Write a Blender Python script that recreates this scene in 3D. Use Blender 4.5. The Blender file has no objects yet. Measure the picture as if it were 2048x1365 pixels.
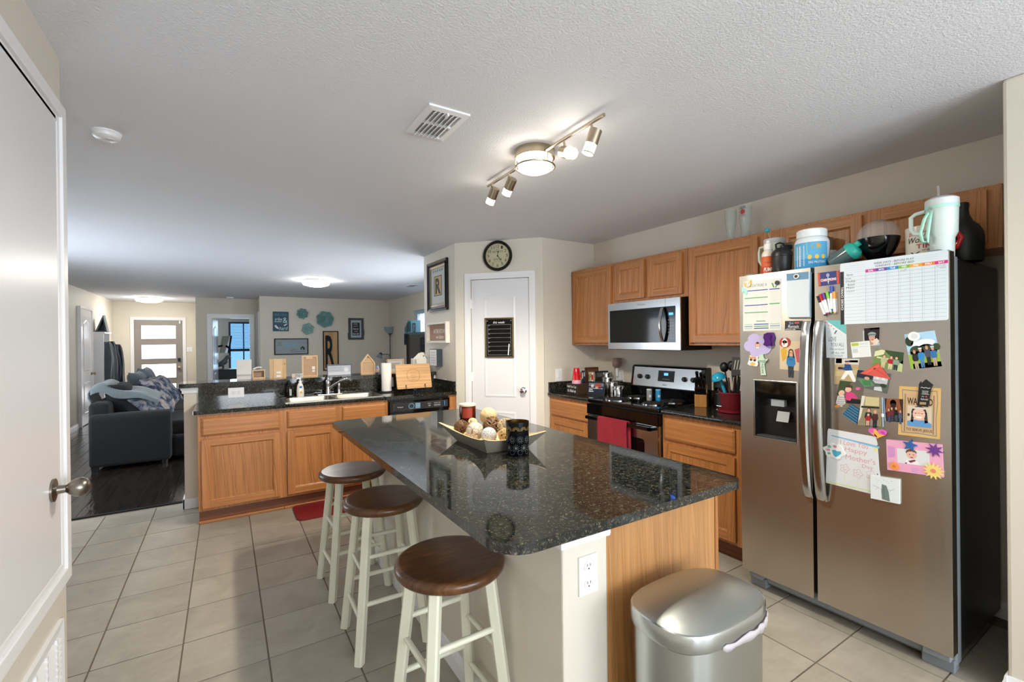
import bpy, bmesh, math, random
from mathutils import Vector, Matrix
random.seed(7)
PI = math.pi
S = bpy.context.scene
COL = S.collection

def lin(c):
    if isinstance(c, str):
        c = c.lstrip('#'); c = [int(c[i:i+2], 16) / 255 for i in (0, 2, 4)]
    return tuple((x / 12.92 if x <= .04045 else ((x + .055) / 1.055) ** 2.4) for x in c)

# ------------------------------------------------------------------ camera, world, large lights, exposure
cam_d = bpy.data.cameras.new('camera'); cam = bpy.data.objects.new('camera', cam_d); COL.objects.link(cam)
cam_d.sensor_width = 36; cam_d.lens = 915 / 2048 * 36; cam_d.clip_start = .02; cam_d.clip_end = 100
yaw, pit, roll = (math.radians(a) for a in (32.09, -0.09, -0.663))
fw = Vector((math.sin(yaw) * math.cos(pit), math.cos(yaw) * math.cos(pit), math.sin(pit)))
rt = Vector((math.cos(yaw), -math.sin(yaw), 0)); up = rt.cross(fw)
rt, up = rt * math.cos(roll) + up * math.sin(roll), -rt * math.sin(roll) + up * math.cos(roll)
M = Matrix((rt, up, -fw)).transposed().to_4x4(); M.translation = (0, 0, 1.41)
cam.matrix_world = M
S.camera = cam

world = bpy.data.worlds.new('world'); S.world = world; world.use_nodes = True
bg = world.node_tree.nodes['Background']; bg.inputs[0].default_value = (.62, .80, 1.0, 1); bg.inputs[1].default_value = 1.0

def area(name, loc, rot, sx, sy, power, col):
    d = bpy.data.lights.new(name, 'AREA'); d.shape = 'RECTANGLE'; d.size = sx; d.size_y = sy; d.energy = power; d.color = col
    o = bpy.data.objects.new(name, d); COL.objects.link(o); o.location = loc; o.rotation_euler = rot
    return o
# daylight through the breakfast-nook windows behind the camera (they stand in wall_back, y = -3)
DAY = (.86, .93, 1.0)
area('daylight_nook_left', (.45, -2.93, 1.35), (PI/2 + .25, 0, 0), 1.15, 1.5, 46, DAY)
area('daylight_nook_right', (1.95, -2.93, 1.35), (PI/2 + .25, 0, 0), 1.15, 1.5, 46, DAY)
# added living-room fill, mostly on windowless wall; and daylight through the bedroom window
area('added_living_fill', (3.22, 6.6, .95), (0, PI/2 - .25, 0), 1.1, 2.6, 80, DAY)
# added fill at an unseen side window, put in to brighten the ceiling
area('added_side_fill', (-2.08, 5.9, 1.15), (0, -PI/2 - .10, 0), 1.4, 2.0, 24, DAY)
area('daylight_bedroom', (.40, 14.0, 1.3), (-PI/2, 0, 0), .6, 1.4, 5, (.6, .8, 1))
S.view_settings.view_transform = 'Standard'; S.view_settings.look = 'None'; S.view_settings.gamma = 1
S.view_settings.use_curve_mapping = False
S.view_settings.exposure = 0.86
S.cycles.max_bounces = 14; S.cycles.diffuse_bounces = 8; S.cycles.glossy_bounces = 5; S.cycles.transparent_max_bounces = 12
LAMP = (1.0, .90, .74)

def bulb(name, loc, d, power, cone, parent=None, rad=.03, blend=.6):
    """the bulb's own light, placed by the lamp that holds it"""
    l = bpy.data.lights.new(name, 'SPOT'); l.energy = power; l.color = LAMP; l.spot_size = cone; l.spot_blend = blend; l.shadow_soft_size = rad
    o = bpy.data.objects.new(name, l); COL.objects.link(o); o.location = loc; o.rotation_euler = Vector(d).to_track_quat('-Z', 'Y').to_euler()
    return o
# ------------------------------------------------------------------ materials
MATS = {}
def nodes(name):
    m = bpy.data.materials.new(name); m.use_nodes = True; nt = m.node_tree
    b = nt.nodes['Principled BSDF']; MATS[name] = m
    return m, nt, b
def N(nt, t, **kw):
    n = nt.nodes.new('ShaderNode' + t)
    for k, v in kw.items():
        if k.startswith('i_'):
            key = k[2:]; n.inputs[int(key) if key.isdigit() else key].default_value = v
        else: setattr(n, k, v)
    return n
def L(nt, a, b): nt.links.new(a, b)
def coord(nt, scale=(1, 1, 1), rand=False, rot=(0, 0, 0), out='Object'):
    tc = N(nt, 'TexCoord'); mp = N(nt, 'Mapping'); mp.inputs['Scale'].default_value = scale; mp.inputs['Rotation'].default_value = rot
    src = tc.outputs[out]
    if rand:
        oi = N(nt, 'ObjectInfo'); mu = N(nt, 'Math', operation='MULTIPLY', i_1=37.0); L(nt, oi.outputs['Random'], mu.inputs[0])
        ad = N(nt, 'VectorMath', operation='ADD'); L(nt, src, ad.inputs[0]); L(nt, mu.outputs[0], ad.inputs[1]); src = ad.outputs[0]
    L(nt, src, mp.inputs['Vector'])
    return mp.outputs[0]
def noise(nt, vec, scale, detail=4, rough=.5, dist=0):
    n = N(nt, 'TexNoise'); n.inputs['Scale'].default_value = scale; n.inputs['Detail'].default_value = detail
    n.inputs['Roughness'].default_value = rough; n.inputs['Distortion'].default_value = dist
    L(nt, vec, n.inputs['Vector']); return n.outputs['Fac']
def ramp(nt, fac, stops):
    r = N(nt, 'ValToRGB'); e = r.color_ramp.elements
    while len(e) < len(stops): e.new(.5)
    for k, (p, c) in enumerate(stops):
        e[k].position = p; e[k].color = (*lin(c), 1)
    L(nt, fac, r.inputs[0]); return r.outputs[0]
def bump(nt, b, h, strength, dist=.002):
    bp = N(nt, 'Bump', i_Strength=strength, i_Distance=dist); L(nt, h, bp.inputs['Height']); L(nt, bp.outputs[0], b.inputs['Normal'])
def mixc(nt, fac, a, b, mode='MIX'):
    m = N(nt, 'Mix', data_type='RGBA', blend_type=mode)
    if hasattr(fac, 'is_linked') or hasattr(fac, 'links'): L(nt, fac, m.inputs[0])
    else: m.inputs[0].default_value = fac
    for s, i in ((a, 6), (b, 7)):
        if isinstance(s, tuple): m.inputs[i].default_value = (*s[:3], 1)
        else: L(nt, s, m.inputs[i])
    return m.outputs[2]

def paint(name, col, rough=.6, bscale=0, bstr=0, var=.03, metal=0, spec=.5, bdist=.002):
    m, nt, b = nodes(name); v = coord(nt); c = lin(col)
    n = noise(nt, v, 3.0, 3)
    lo = tuple(x * (1 - var) for x in c); hi = tuple(min(1, x * (1 + var)) for x in c)
    L(nt, mixc(nt, n, lo, hi), b.inputs['Base Color'])
    b.inputs['Roughness'].default_value = rough; b.inputs['Metallic'].default_value = metal; b.inputs['Specular IOR Level'].default_value = spec
    if bscale: bump(nt, b, noise(nt, v, bscale, 3, .6), bstr, bdist)
    return m
def tinted(name, rough=.5, metal=0, var=.06, nscale=12, bscale=0, bstr=0, bdist=.001, spec=.5, sheen=0):
    """surface whose colour comes from the mesh colour layer, broken up a little by noise"""
    m, nt, b = nodes(name); a = N(nt, 'Attribute'); a.attribute_name = 'Col'
    n = noise(nt, coord(nt), nscale, 3); r = N(nt, 'MapRange', i_3=1 - var, i_4=1 + var); L(nt, n, r.inputs[0])
    L(nt, mixc(nt, 1.0, a.outputs['Color'], r.outputs[0], 'MULTIPLY'), b.inputs['Base Color'])
    b.inputs['Roughness'].default_value = rough; b.inputs['Metallic'].default_value = metal; b.inputs['Specular IOR Level'].default_value = spec
    if sheen: b.inputs['Sheen Weight'].default_value = sheen
    if bscale: bump(nt, b, noise(nt, coord(nt), bscale, 3, .6), bstr, bdist)
    return m

WALL = paint('wall_paint', '#d2cbbe', .55, 260, .35, .02, bdist=.0015)
CEIL = paint('ceiling_texture', '#dddfe5', .75, 110, .7, .02, bdist=.005)
TRIM = paint('trim_white', '#e6e6e8', .3, 0, 0, .01)
DOORW = paint('door_white', '#dddde0', .28, 0, 0, .01)
MATTE = tinted('matte_paint', .85); SATIN = tinted('satin_paint', .42); GLOSS = tinted('gloss_paint', .1)
PAPER = tinted('printed_paper', .62, var=.02); PHOTO = tinted('photo_print', .3, var=.05, nscale=90)
FABRIC = tinted('woven_fabric', .95, var=.22, nscale=60, bscale=420, bstr=.6, sheen=.3)
TERRY = tinted('terry_cloth', 1.0, var=.15, nscale=90, bscale=500, bstr=1.0, bdist=.003)
WOODC = tinted('plain_wood', .55, var=.12, nscale=25)
METALC = tinted('tinted_metal', .28, 1.0, .03)
CHROME = paint('chrome', '#d8d8d8', .07, metal=1, var=.01)
NICKEL = paint('brushed_nickel', '#b9ab95', .3, metal=1, var=.05)
BLACKG = paint('black_enamel', '#070708', .06, var=.1)
BLACKM = paint('black_plastic', '#121213', .4, var=.1)
SOFT = paint('soft_black', '#17181a', .8, 300, .3, .2)

def oak(name, axis, c0, c1, cd, rand=True):
    m, nt, b = nodes(name)
    st = {'v': (9, 9, .55), 'h': (.55, .55, 9)}[axis]
    v = coord(nt, st, rand)
    fine = {'v': (90, 90, 2.2), 'h': (2.2, 2.2, 90)}[axis]
    vf = coord(nt, fine, rand)
    w = N(nt, 'TexWave', wave_type='BANDS', bands_direction={'v': 'DIAGONAL', 'h': 'Z'}[axis]); w.inputs['Scale'].default_value = 1.1; w.inputs['Distortion'].default_value = 7
    w.inputs['Detail'].default_value = 2.5; w.inputs['Detail Scale'].default_value = .7; L(nt, v, w.inputs['Vector'])
    base = ramp(nt, w.outputs['Fac'], [(0, c1), (.5, c0), (.78, c0), (.90, cd), (.95, c0), (1, c1)])
    f = noise(nt, vf, 1.0, 4, .7)
    fr = N(nt, 'MapRange', i_1=.35, i_2=.68, i_3=1.08, i_4=.76); L(nt, f, fr.inputs[0])
    big = noise(nt, coord(nt, (2, 2, .5) if axis == 'v' else (.5, .5, 2), rand), 2.0, 2); br = N(nt, 'MapRange', i_1=.3, i_2=.7, i_3=.9, i_4=1.08); L(nt, big, br.inputs[0])
    c = mixc(nt, 1.0, mixc(nt, 1.0, base, fr.outputs[0], 'MULTIPLY'), br.outputs[0], 'MULTIPLY')
    L(nt, c, b.inputs['Base Color']); b.inputs['Roughness'].default_value = .36
    bump(nt, b, f, .12, .0008)
    return m
OAKV = oak('oak_upright_grain', 'v', '#b27541', '#ba7d48', '#95602f')
OAKH = oak('oak_level_grain', 'h', '#b27541', '#ba7d48', '#a06a38')
OAKE = oak('oak_veneer', 'v', '#b98552', '#bd8a57', '#ae7a49')
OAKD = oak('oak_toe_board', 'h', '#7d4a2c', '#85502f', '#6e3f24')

def granite():
    m, nt, b = nodes('granite')
    v = coord(nt)
    n1 = noise(nt, v, 170, 2, .6); n2 = noise(nt, v, 75, 3, .7); 
    vo = N(nt, 'TexVoronoi'); vo.inputs['Scale'].default_value = 170; L(nt, v, vo.inputs['Vector'])
    base = ramp(nt, n2, [(.38, '#0b0d0e'), (.52, '#1d2221'), (.62, '#33362f'), (.72, '#6d6148')])
    sp = ramp(nt, n1, [(.60, '#000000'), (.70, '#695a40')])
    c = mixc(nt, 1.0, base, sp, 'ADD')
    hs = N(nt, 'HueSaturation', i_Value=1.0); L(nt, c, hs.inputs['Color'])
    L(nt, hs.outputs[0], b.inputs['Base Color'])
    b.inputs['Roughness'].default_value = .055; b.inputs['Specular IOR Level'].default_value = .62
    return m
GRANITE = granite()

def steel(name, rough=.3, col='#b4b0aa', wob=.03, aniso=.5, wsc=(1.5, 6, .6)):
    """brushed sheet metal with faint waviness"""
    m, nt, b = nodes(name)
    n = noise(nt, coord(nt, (3, 3, 1)), 1.5, 2)
    c = lin(col); L(nt, mixc(nt, n, tuple(x * .96 for x in c), tuple(min(1, x * 1.04) for x in c)), b.inputs['Base Color'])
    b.inputs['Roughness'].default_value = rough; b.inputs['Metallic'].default_value = 1; b.inputs['Anisotropic'].default_value = aniso; b.inputs['Anisotropic Rotation'].default_value = .25
    tg = N(nt, 'Tangent', direction_type='RADIAL', axis='Z'); L(nt, tg.outputs[0], b.inputs['Tangent'])
    if wob: bump(nt, b, noise(nt, coord(nt, wsc), 1.2, 1), wob, .03)
    return m
STEEL = steel('brushed_steel', .27, '#c6c0b7', .07, .75, (1.2, 8, .4))
STEELC = paint('smooth_steel', '#bfc0c0', .2, metal=1, var=.04)
STEELCAN = steel('can_steel', .26, '#c2c6c6', .0, .7)
SINKST = paint('sink_steel', '#a39d92', .34, metal=1, var=.05)

def tile_mat():
    m, nt, b = nodes('ceramic_tile'); v = coord(nt, rand=True); vs = coord(nt, (2, 9, 2), True)
    n = noise(nt, v, 5, 5, .6, .6); n2 = noise(nt, vs, 4, 4, .6)
    c = ramp(nt, n, [(.3, '#968f81'), (.7, '#aaa395')])
    r = N(nt, 'MapRange', i_3=.9, i_4=1.08); L(nt, n2, r.inputs[0])
    oi = N(nt, 'ObjectInfo'); r2 = N(nt, 'MapRange', i_3=.95, i_4=1.05); L(nt, oi.outputs['Random'], r2.inputs[0])
    c = mixc(nt, 1.0, c, r.outputs[0], 'MULTIPLY'); c = mixc(nt, 1.0, c, r2.outputs[0], 'MULTIPLY')
    L(nt, c, b.inputs['Base Color']); b.inputs['Roughness'].default_value = .38; b.inputs['Specular IOR Level'].default_value = .4
    bump(nt, b, n, .1, .002)
    return m
TILE = tile_mat()
GROUT = paint('grout', '#7c6f5f', .9, 200, .4, .1)
def plank_mat():
    m, nt, b = nodes('dark_wood_plank'); v = coord(nt, (14, 1.1, 14), True); n = noise(nt, v, 2.2, 5, .6, .4)
    L(nt, ramp(nt, n, [(.3, '#17130f'), (.7, '#2e2620')]), b.inputs['Base Color']); b.inputs['Roughness'].default_value = .16
    h = noise(nt, coord(nt, (22, 3.5, 22), True), 1.4, 3, .5)
    bump(nt, b, h, .3, .010)
    return m
PLANK = plank_mat()
def stain_mat():
    m, nt, b = nodes('stained_pine'); v = coord(nt, (3, 26, 6), True); n = noise(nt, v, 2.0, 4, .6, 1.2)
    n2 = noise(nt, coord(nt, rand=True), 7, 3, .6)
    c = ramp(nt, n, [(.25, '#3d220f'), (.5, '#5e3b1f'), (.75, '#77502c')])
    r = N(nt, 'MapRange', i_1=.3, i_2=.7, i_3=.62, i_4=1.12); L(nt, n2, r.inputs[0])
    sx = N(nt, 'SeparateXYZ'); L(nt, coord(nt), sx.inputs[0]); q = N(nt, 'Math', operation='SNAP', i_1=.075); L(nt, sx.outputs[1], q.inputs[0])
    wn = N(nt, 'TexWhiteNoise', noise_dimensions='1D'); oi = N(nt, 'ObjectInfo'); aw = N(nt, 'Math', operation='ADD'); L(nt, q.outputs[0], aw.inputs[0]); L(nt, oi.outputs['Random'], aw.inputs[1]); L(nt, aw.outputs[0], wn.inputs['W'])
    pr_ = N(nt, 'MapRange', i_3=.72, i_4=1.2); L(nt, wn.outputs[0], pr_.inputs[0])
    c = mixc(nt, 1.0, c, pr_.outputs[0], 'MULTIPLY')
    L(nt, mixc(nt, 1.0, c, r.outputs[0], 'MULTIPLY'), b.inputs['Base Color']); b.inputs['Roughness'].default_value = .28
    bump(nt, b, n, .1, .001)
    return m
STAIN = stain_mat()
CREAM = paint('cream_paint', '#dcdbc8', .4, 40, .08, .06)

def glass(name, col=(1, 1, 1), rough=0.0, alpha=.25, tr=1.0):
    m, nt, b = nodes(name); b.inputs['Base Color'].default_value = (*col, 1); b.inputs['Roughness'].default_value = rough
    b.inputs['Transmission Weight'].default_value = tr; b.inputs['IOR'].default_value = 1.45
    return m
def thin(name, col, opacity, rough=.05):
    m, nt, b = nodes(name); b.inputs['Base Color'].default_value = (*lin(col), 1); b.inputs['Roughness'].default_value = rough
    b.inputs['Alpha'].default_value = opacity
    return m
CLEAR = thin('clear_glass', '#dfe6e4', .14, .03)
AMBER = thin('amber_glass', '#5a1c08', .85, .05)
def glow(name, col, strength):
    m = bpy.data.materials.new(name); m.use_nodes = True; nt = m.node_tree
    nt.nodes.remove(nt.nodes['Principled BSDF']); e = N(nt, 'Emission'); e.inputs[0].default_value = (*col, 1); e.inputs[1].default_value = strength
    L(nt, e.outputs[0], nt.nodes['Material Output'].inputs[0]); MATS[name] = m; return m
DRUMGLOW = glow('drum_glow', LAMP, 12)
SPOTGLOW = glow('spot_glow', LAMP, 14)
LIVGLOW = glow('ceiling_lamp_glow', (1, .95, .87), 28)
DAYPANE = glow('frosted_daylight_pane', (.95, .97, 1), 2.2)
BLUEDISP = glow('blue_display', (.05, .2, 1), 2.5)
SCREEN = tinted('lit_screen', .1)

# ------------------------------------------------------------------ mesh builder
FRM = {}
class MB:
    def __init__(s, mat=None, col='#cccccc'):
        s.v = []; s.f = []; s.fm = []; s.fc = []; s.fs = []; s.mats = []; s.use(mat, col or '#cccccc')
    def use(s, mat=None, col=None):
        if mat is not None: s.mat = mat
        elif not hasattr(s, 'mat'): s.mat = SATIN
        if col is not None: s.col = lin(col)
        return s
    def add(s, vs, fs, smooth=False):
        if s.mat not in s.mats: s.mats.append(s.mat)
        i = s.mats.index(s.mat); o = len(s.v); s.v += [tuple(p) for p in vs]
        for f in fs:
            s.f.append([k + o for k in f]); s.fm.append(i); s.fc.append(s.col); s.fs.append(smooth)
        return s
    def box(s, x0, x1, y0, y1, z0, z1):
        x0, x1 = sorted((x0, x1)); y0, y1 = sorted((y0, y1)); z0, z1 = sorted((z0, z1))
        return s.add([(x, y, z) for x in (x0, x1) for y in (y0, y1) for z in (z0, z1)],
                     [(0, 1, 3, 2), (4, 6, 7, 5), (0, 4, 5, 1), (2, 3, 7, 6), (0, 2, 6, 4), (1, 5, 7, 3)])
    def obox(s, c, ax, h):
        c = Vector(c); ax = [Vector(a).normalized() for a in ax]
        return s.add([c + ax[0] * h[0] * i + ax[1] * h[1] * j + ax[2] * h[2] * k for i in (-1, 1) for j in (-1, 1) for k in (-1, 1)],
                     [(0, 1, 3, 2), (4, 6, 7, 5), (0, 4, 5, 1), (2, 3, 7, 6), (0, 2, 6, 4), (1, 5, 7, 3)])
    def cyl(s, p0, p1, r0, r1=None, n=16, smooth=True, caps=True):
        r1 = r0 if r1 is None else r1; p0 = Vector(p0); p1 = Vector(p1); a = (p1 - p0).normalized()
        t = a.orthogonal().normalized(); w = a.cross(t)
        if abs(a.z) > .999: t, w = Vector((1, 0, 0)), Vector((0, 1, 0))
        vs = [p + (t * math.cos(2 * PI * k / n) + w * math.sin(2 * PI * k / n)) * r for p, r in ((p0, r0), (p1, r1)) for k in range(n)]
        s.add(vs, [(k, (k + 1) % n, n + (k + 1) % n, n + k) for k in range(n)], smooth)
        if caps: s.add(vs, [tuple(range(n)), tuple(range(n, 2 * n))], False)
        return s
    def lathe(s, prof, c=(0, 0, 0), ax=(0, 0, 1), n=24, smooth=True, sx=1, sy=1, caps=False):
        c = Vector(c); a = Vector(ax).normalized(); t = a.orthogonal().normalized(); w = a.cross(t)
        if a.z > .999: t, w = Vector((1, 0, 0)), Vector((0, 1, 0))
        vs = [c + a * z + (t * math.cos(2 * PI * k / n) * sx + w * math.sin(2 * PI * k / n) * sy) * r for r, z in prof for k in range(n)]
        fs = [(i * n + k, i * n + (k + 1) % n, (i + 1) * n + (k + 1) % n, (i + 1) * n + k) for i in range(len(prof) - 1) for k in range(n)]
        s.add(vs, fs, smooth)
        for i in (0, len(prof) - 1):
            if caps and prof[i][0] > 1e-4: s.add(vs[i * n:(i + 1) * n], [tuple(range(n))], False)
        return s
    def sphere(s, c, r, nu=16, nv=10):
        r = (r, r, r) if not hasattr(r, '__len__') else r
        vs = [(c[0] + r[0] * math.sin(PI * j / nv) * math.cos(2 * PI * i / nu), c[1] + r[1] * math.sin(PI * j / nv) * math.sin(2 * PI * i / nu), c[2] + r[2] * math.cos(PI * j / nv)) for j in range(nv + 1) for i in range(nu)]
        return s.add(vs, [(j * nu + i, j * nu + (i + 1) % nu, (j + 1) * nu + (i + 1) % nu, (j + 1) * nu + i) for j in range(nv) for i in range(nu)], True)
    def tube(s, pts, r, n=8, closed=False, smooth=True, flat=None):
        pts = [Vector(p) for p in pts]; m = len(pts); vs = []; t = None
        for i, p in enumerate(pts):
            a = pts[(i + 1) % m] if (closed or i < m - 1) else p; b = pts[i - 1] if (closed or i > 0) else p
            d = (a - b).normalized()
            t = d.orthogonal().normalized() if t is None else (t - d * t.dot(d)).normalized()
            w = d.cross(t); rr = r[i] if hasattr(r, '__len__') else r
            vs += [p + (t * math.cos(2 * PI * k / n) + w * math.sin(2 * PI * k / n)) * rr for k in range(n)]
        q = m if closed else m - 1
        s.add(vs, [(i * n + k, i * n + (k + 1) % n, ((i + 1) % m) * n + (k + 1) % n, ((i + 1) % m) * n + k) for i in range(q) for k in range(n)], smooth)
        if not closed: s.add(vs, [tuple(range(n)), tuple(range((m - 1) * n, m * n))], False)
        return s
    def prism(s, poly, fr, d0, d1, smooth=False):
        """polygon (a, b) in a frame, pulled from depth d0 to d1 along the frame's normal"""
        n = len(poly); vs = [fr(a, b, d) for d in (d0, d1) for a, b in poly]
        s.add(vs, [(k, (k + 1) % n, n + (k + 1) % n, n + k) for k in range(n)], smooth)
        return s.add(vs, [tuple(range(n)), tuple(range(n, 2 * n))], False)
    def rect(s, fr, a0, a1, b0, b1, d0, d1): return s.prism([(a0, b0), (a1, b0), (a1, b1), (a0, b1)], fr, d0, d1)
    def ring(s, fr, a0, a1, b0, b1, w, d0, d1, wi=None, di=None):
        """mitred rectangular frame; inner edge may sit at another depth"""
        d2 = d1 if di is None else di
        O = [(a0, b0), (a1, b0), (a1, b1), (a0, b1)]; I = [(a0 + w, b0 + w), (a1 - w, b0 + w), (a1 - w, b1 - w), (a0 + w, b1 - w)]
        vs = [fr(a, b, d0) for a, b in O] + [fr(a, b, d0) for a, b in I] + [fr(a, b, d1) for a, b in O] + [fr(a, b, d2) for a, b in I]
        fs = []
        for k in range(4):
            j = (k + 1) % 4
            fs += [(k, j, 4 + j, 4 + k), (8 + k, 8 + j, 12 + j, 12 + k), (k, j, 8 + j, 8 + k), (4 + k, 4 + j, 12 + j, 12 + k)]
        return s.add(vs, fs)
    def grid(s, rows, smooth=True, wrap=False):
        m, n = len(rows), len(rows[0]); vs = [p for r in rows for p in r]; q = n if wrap else n - 1
        return s.add(vs, [(i * n + k, i * n + (k + 1) % n, (i + 1) * n + (k + 1) % n, (i + 1) * n + k) for i in range(m - 1) for k in range(q)], smooth)
    def build(s, name, parent=None, label=None, cat=None, group=None, kind=None, bevel=0, seg=2, origin=None, sharp=None, solid=0, sub=0):
        me = bpy.data.meshes.new(name)
        if parent is not None: org = FRM[parent.name]
        elif origin is not None: org = Vector(origin)
        else:
            xs, ys, zs = zip(*s.v); org = Vector(((min(xs) + max(xs)) / 2, (min(ys) + max(ys)) / 2, min(zs)))
        me.from_pydata([Vector(p) - org for p in s.v], [], s.f)
        for m in s.mats: me.materials.append(m)
        me.polygons.foreach_set('material_index', s.fm); me.polygons.foreach_set('use_smooth', s.fs)
        if any(m.name in TINT for m in s.mats):
            ca = me.color_attributes.new('Col', 'FLOAT_COLOR', 'CORNER'); buf = []
            for f, c in zip(s.f, s.fc): buf += [*c, 1.0] * len(f)
            ca.data.foreach_set('color', buf)
        bm = bmesh.new(); bm.from_mesh(me); bmesh.ops.remove_doubles(bm, verts=bm.verts, dist=1e-6) if sub or solid else None
        bmesh.ops.recalc_face_normals(bm, faces=bm.faces); bm.to_mesh(me); bm.free()
        if sharp is None and any(s.fs): sharp = 40
        if sharp: me.set_sharp_from_angle(angle=math.radians(sharp))
        o = bpy.data.objects.new(name, me); COL.objects.link(o)
        if parent is not None: o.parent = parent
        else: o.location = org
        FRM[o.name] = org
        if solid: md = o.modifiers.new('thickness', 'SOLIDIFY'); md.thickness = solid; md.offset = 0
        if sub: md = o.modifiers.new('smooth', 'SUBSURF'); md.levels = sub; md.render_levels = sub
        if bevel:
            md = o.modifiers.new('edge', 'BEVEL'); md.width = bevel; md.segments = seg; md.limit_method = 'ANGLE'; md.angle_limit = .6
        if label: o['label'] = label
        if cat: o['category'] = cat
        if group: o['group'] = group
        if kind: o['kind'] = kind
        return o
TINT = {'matte_paint', 'satin_paint', 'gloss_paint', 'printed_paper', 'photo_print', 'woven_fabric', 'terry_cloth', 'plain_wood', 'tinted_metal', 'lit_screen'}

def thing(name, label, cat, loc=(0, 0, 0), group=None):
    o = bpy.data.objects.new(name, None); COL.objects.link(o); o.location = loc; o.empty_display_size = .05
    o['label'] = label; o['category'] = cat
    if group: o['group'] = group
    FRM[o.name] = Vector(loc); return o
def setting(name, loc=(0, 0, 0)):
    o = bpy.data.objects.new(name, None); COL.objects.link(o); o.location = loc; o.empty_display_size = .05; o['kind'] = 'structure'
    FRM[o.name] = Vector(loc); return o
def kids(o): return [c for c in COL.objects if c.parent == o]
def dup(root, loc, rotz=0, label=None, group=None):
    src = [root] if root.parent is None else []
    r = root.copy(); COL.objects.link(r); r.location = loc; r.rotation_euler = (0, 0, rotz)
    if label: r['label'] = label
    if group: r['group'] = group
    for ch in kids(root):
        c = ch.copy(); COL.objects.link(c); c.parent = r
        for g in kids(ch):
            d = g.copy(); COL.objects.link(d); d.parent = c
    return r

class Frame:
    def __init__(s, o, r, n, u=(0, 0, 1)):
        s.o = Vector(o); s.r = Vector(r).normalized(); s.n = Vector(n).normalized(); s.u = Vector(u).normalized()
    def __call__(s, a, b, d=0): return s.o + s.r * a + s.u * b + s.n * d
def FX(x): return Frame((x, 0, 0), (0, 1, 0), (-1, 0, 0))      # vertical plane facing -x, coordinates (y, z)
def FXp(x): return Frame((x, 0, 0), (0, 1, 0), (1, 0, 0))      # facing +x
def FY(y): return Frame((0, y, 0), (1, 0, 0), (0, -1, 0))      # facing -y, coordinates (x, z)
def FZ(z): return Frame((0, 0, z), (1, 0, 0), (0, 0, 1), (0, 1, 0))
PA = Vector((1.98, 4.234, 0)); PD = Vector((.66, -.70, 0)).normalized()
FP = Frame(PA, PD, (PD.y, -PD.x, 0))                             # the angled pantry wall
K = lambda v: v * .943                                            # survey scale of everything measured against the ceiling
KZ = lambda z: 1.41 + (z - 1.41) * .943

# ------------------------------------------------------------------ lettering and printed sheets
TXT = {}
def text_geo(t, shear=0, bold=0):
    k = (t, shear, bold)
    if k not in TXT:
        cu = bpy.data.curves.new('lettering', 'FONT'); cu.body = t; cu.size = 1; cu.shear = shear; cu.offset = bold; cu.resolution_u = 3
        ob = bpy.data.objects.new('lettering', cu); COL.objects.link(ob)
        bpy.context.view_layer.update()
        me = bpy.data.meshes.new_from_object(ob.evaluated_get(bpy.context.evaluated_depsgraph_get()))
        vs = [(v.co.x, v.co.y) for v in me.vertices]; fs = [tuple(p.vertices) for p in me.polygons]
        bpy.data.objects.remove(ob); bpy.data.curves.remove(cu); bpy.data.meshes.remove(me)
        if vs:
            x0 = min(x for x, y in vs); x1 = max(x for x, y in vs); y0 = min(y for x, y in vs); y1 = max(y for x, y in vs)
            vs = [((x - x0) / max(1e-6, x1 - x0), (y1 - y) / max(1e-6, y1 - y0)) for x, y in vs]
        TXT[k] = (vs, fs)
    return TXT[k]
def ell(s, t, rs, rt, n=14, a0=0, a1=2 * PI): return [(s + rs * math.cos(a0 + (a1 - a0) * k / n), t + rt * math.sin(a0 + (a1 - a0) * k / n)) for k in range(n if abs(a1 - a0 - 2 * PI) < .01 else n + 1)]
def prints(mb, P, layers, lift, dz=.00007):
    """layers: shapes in sheet coordinates (s right, t down); P maps (s, t, depth) to a point; a nested list shares one layer"""
    k = 0
    for ly in layers:
        k += 1; d = lift + dz * k
        for sh in (ly if isinstance(ly, list) else [ly]):
            kd, col = sh[0], sh[1]; mb.use(None, col)
            if kd == 'r': s0, t0, s1, t1 = sh[2:6]; mb.add([P(s0, t0, d), P(s1, t0, d), P(s1, t1, d), P(s0, t1, d)], [(0, 1, 2, 3)])
            elif kd == 'p': mb.add([P(s, t, d) for s, t in sh[2]], [tuple(range(len(sh[2])))])
            elif kd == 'e': e = ell(*sh[2:]); mb.add([P(s, t, d) for s, t in e], [tuple(range(len(e)))])
            elif kd == 'l':
                pts, w = sh[2], sh[3]
                for (s0, t0), (s1, t1) in zip(pts, pts[1:]):
                    dx, dy = s1 - s0, t1 - t0; q = math.hypot(dx, dy) or 1; nx, ny = -dy / q * w / 2, dx / q * w / 2
                    mb.add([P(s0 + nx, t0 + ny, d), P(s1 + nx, t1 + ny, d), P(s1 - nx, t1 - ny, d), P(s0 - nx, t0 - ny, d)], [(0, 1, 2, 3)])
            elif kd == 't':
                txt, s0, t0, s1, t1 = sh[2:7]; vs, fs = text_geo(txt, *(sh[7:]))
                mb.add([P(s0 + (s1 - s0) * x, t0 + (t1 - t0) * y, d) for x, y in vs], fs)
def quad_map(fr, q):
    def P(s, t, d):
        a = [(q[0][i] * (1 - s) + q[1][i] * s) * (1 - t) + (q[3][i] * (1 - s) + q[2][i] * s) * t for i in (0, 1)]
        return fr(a[0], a[1], d)
    return P
def box_quad(a0, a1, b0, b1): return [(a0, b1), (a1, b1), (a1, b0), (a0, b0)]
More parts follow.
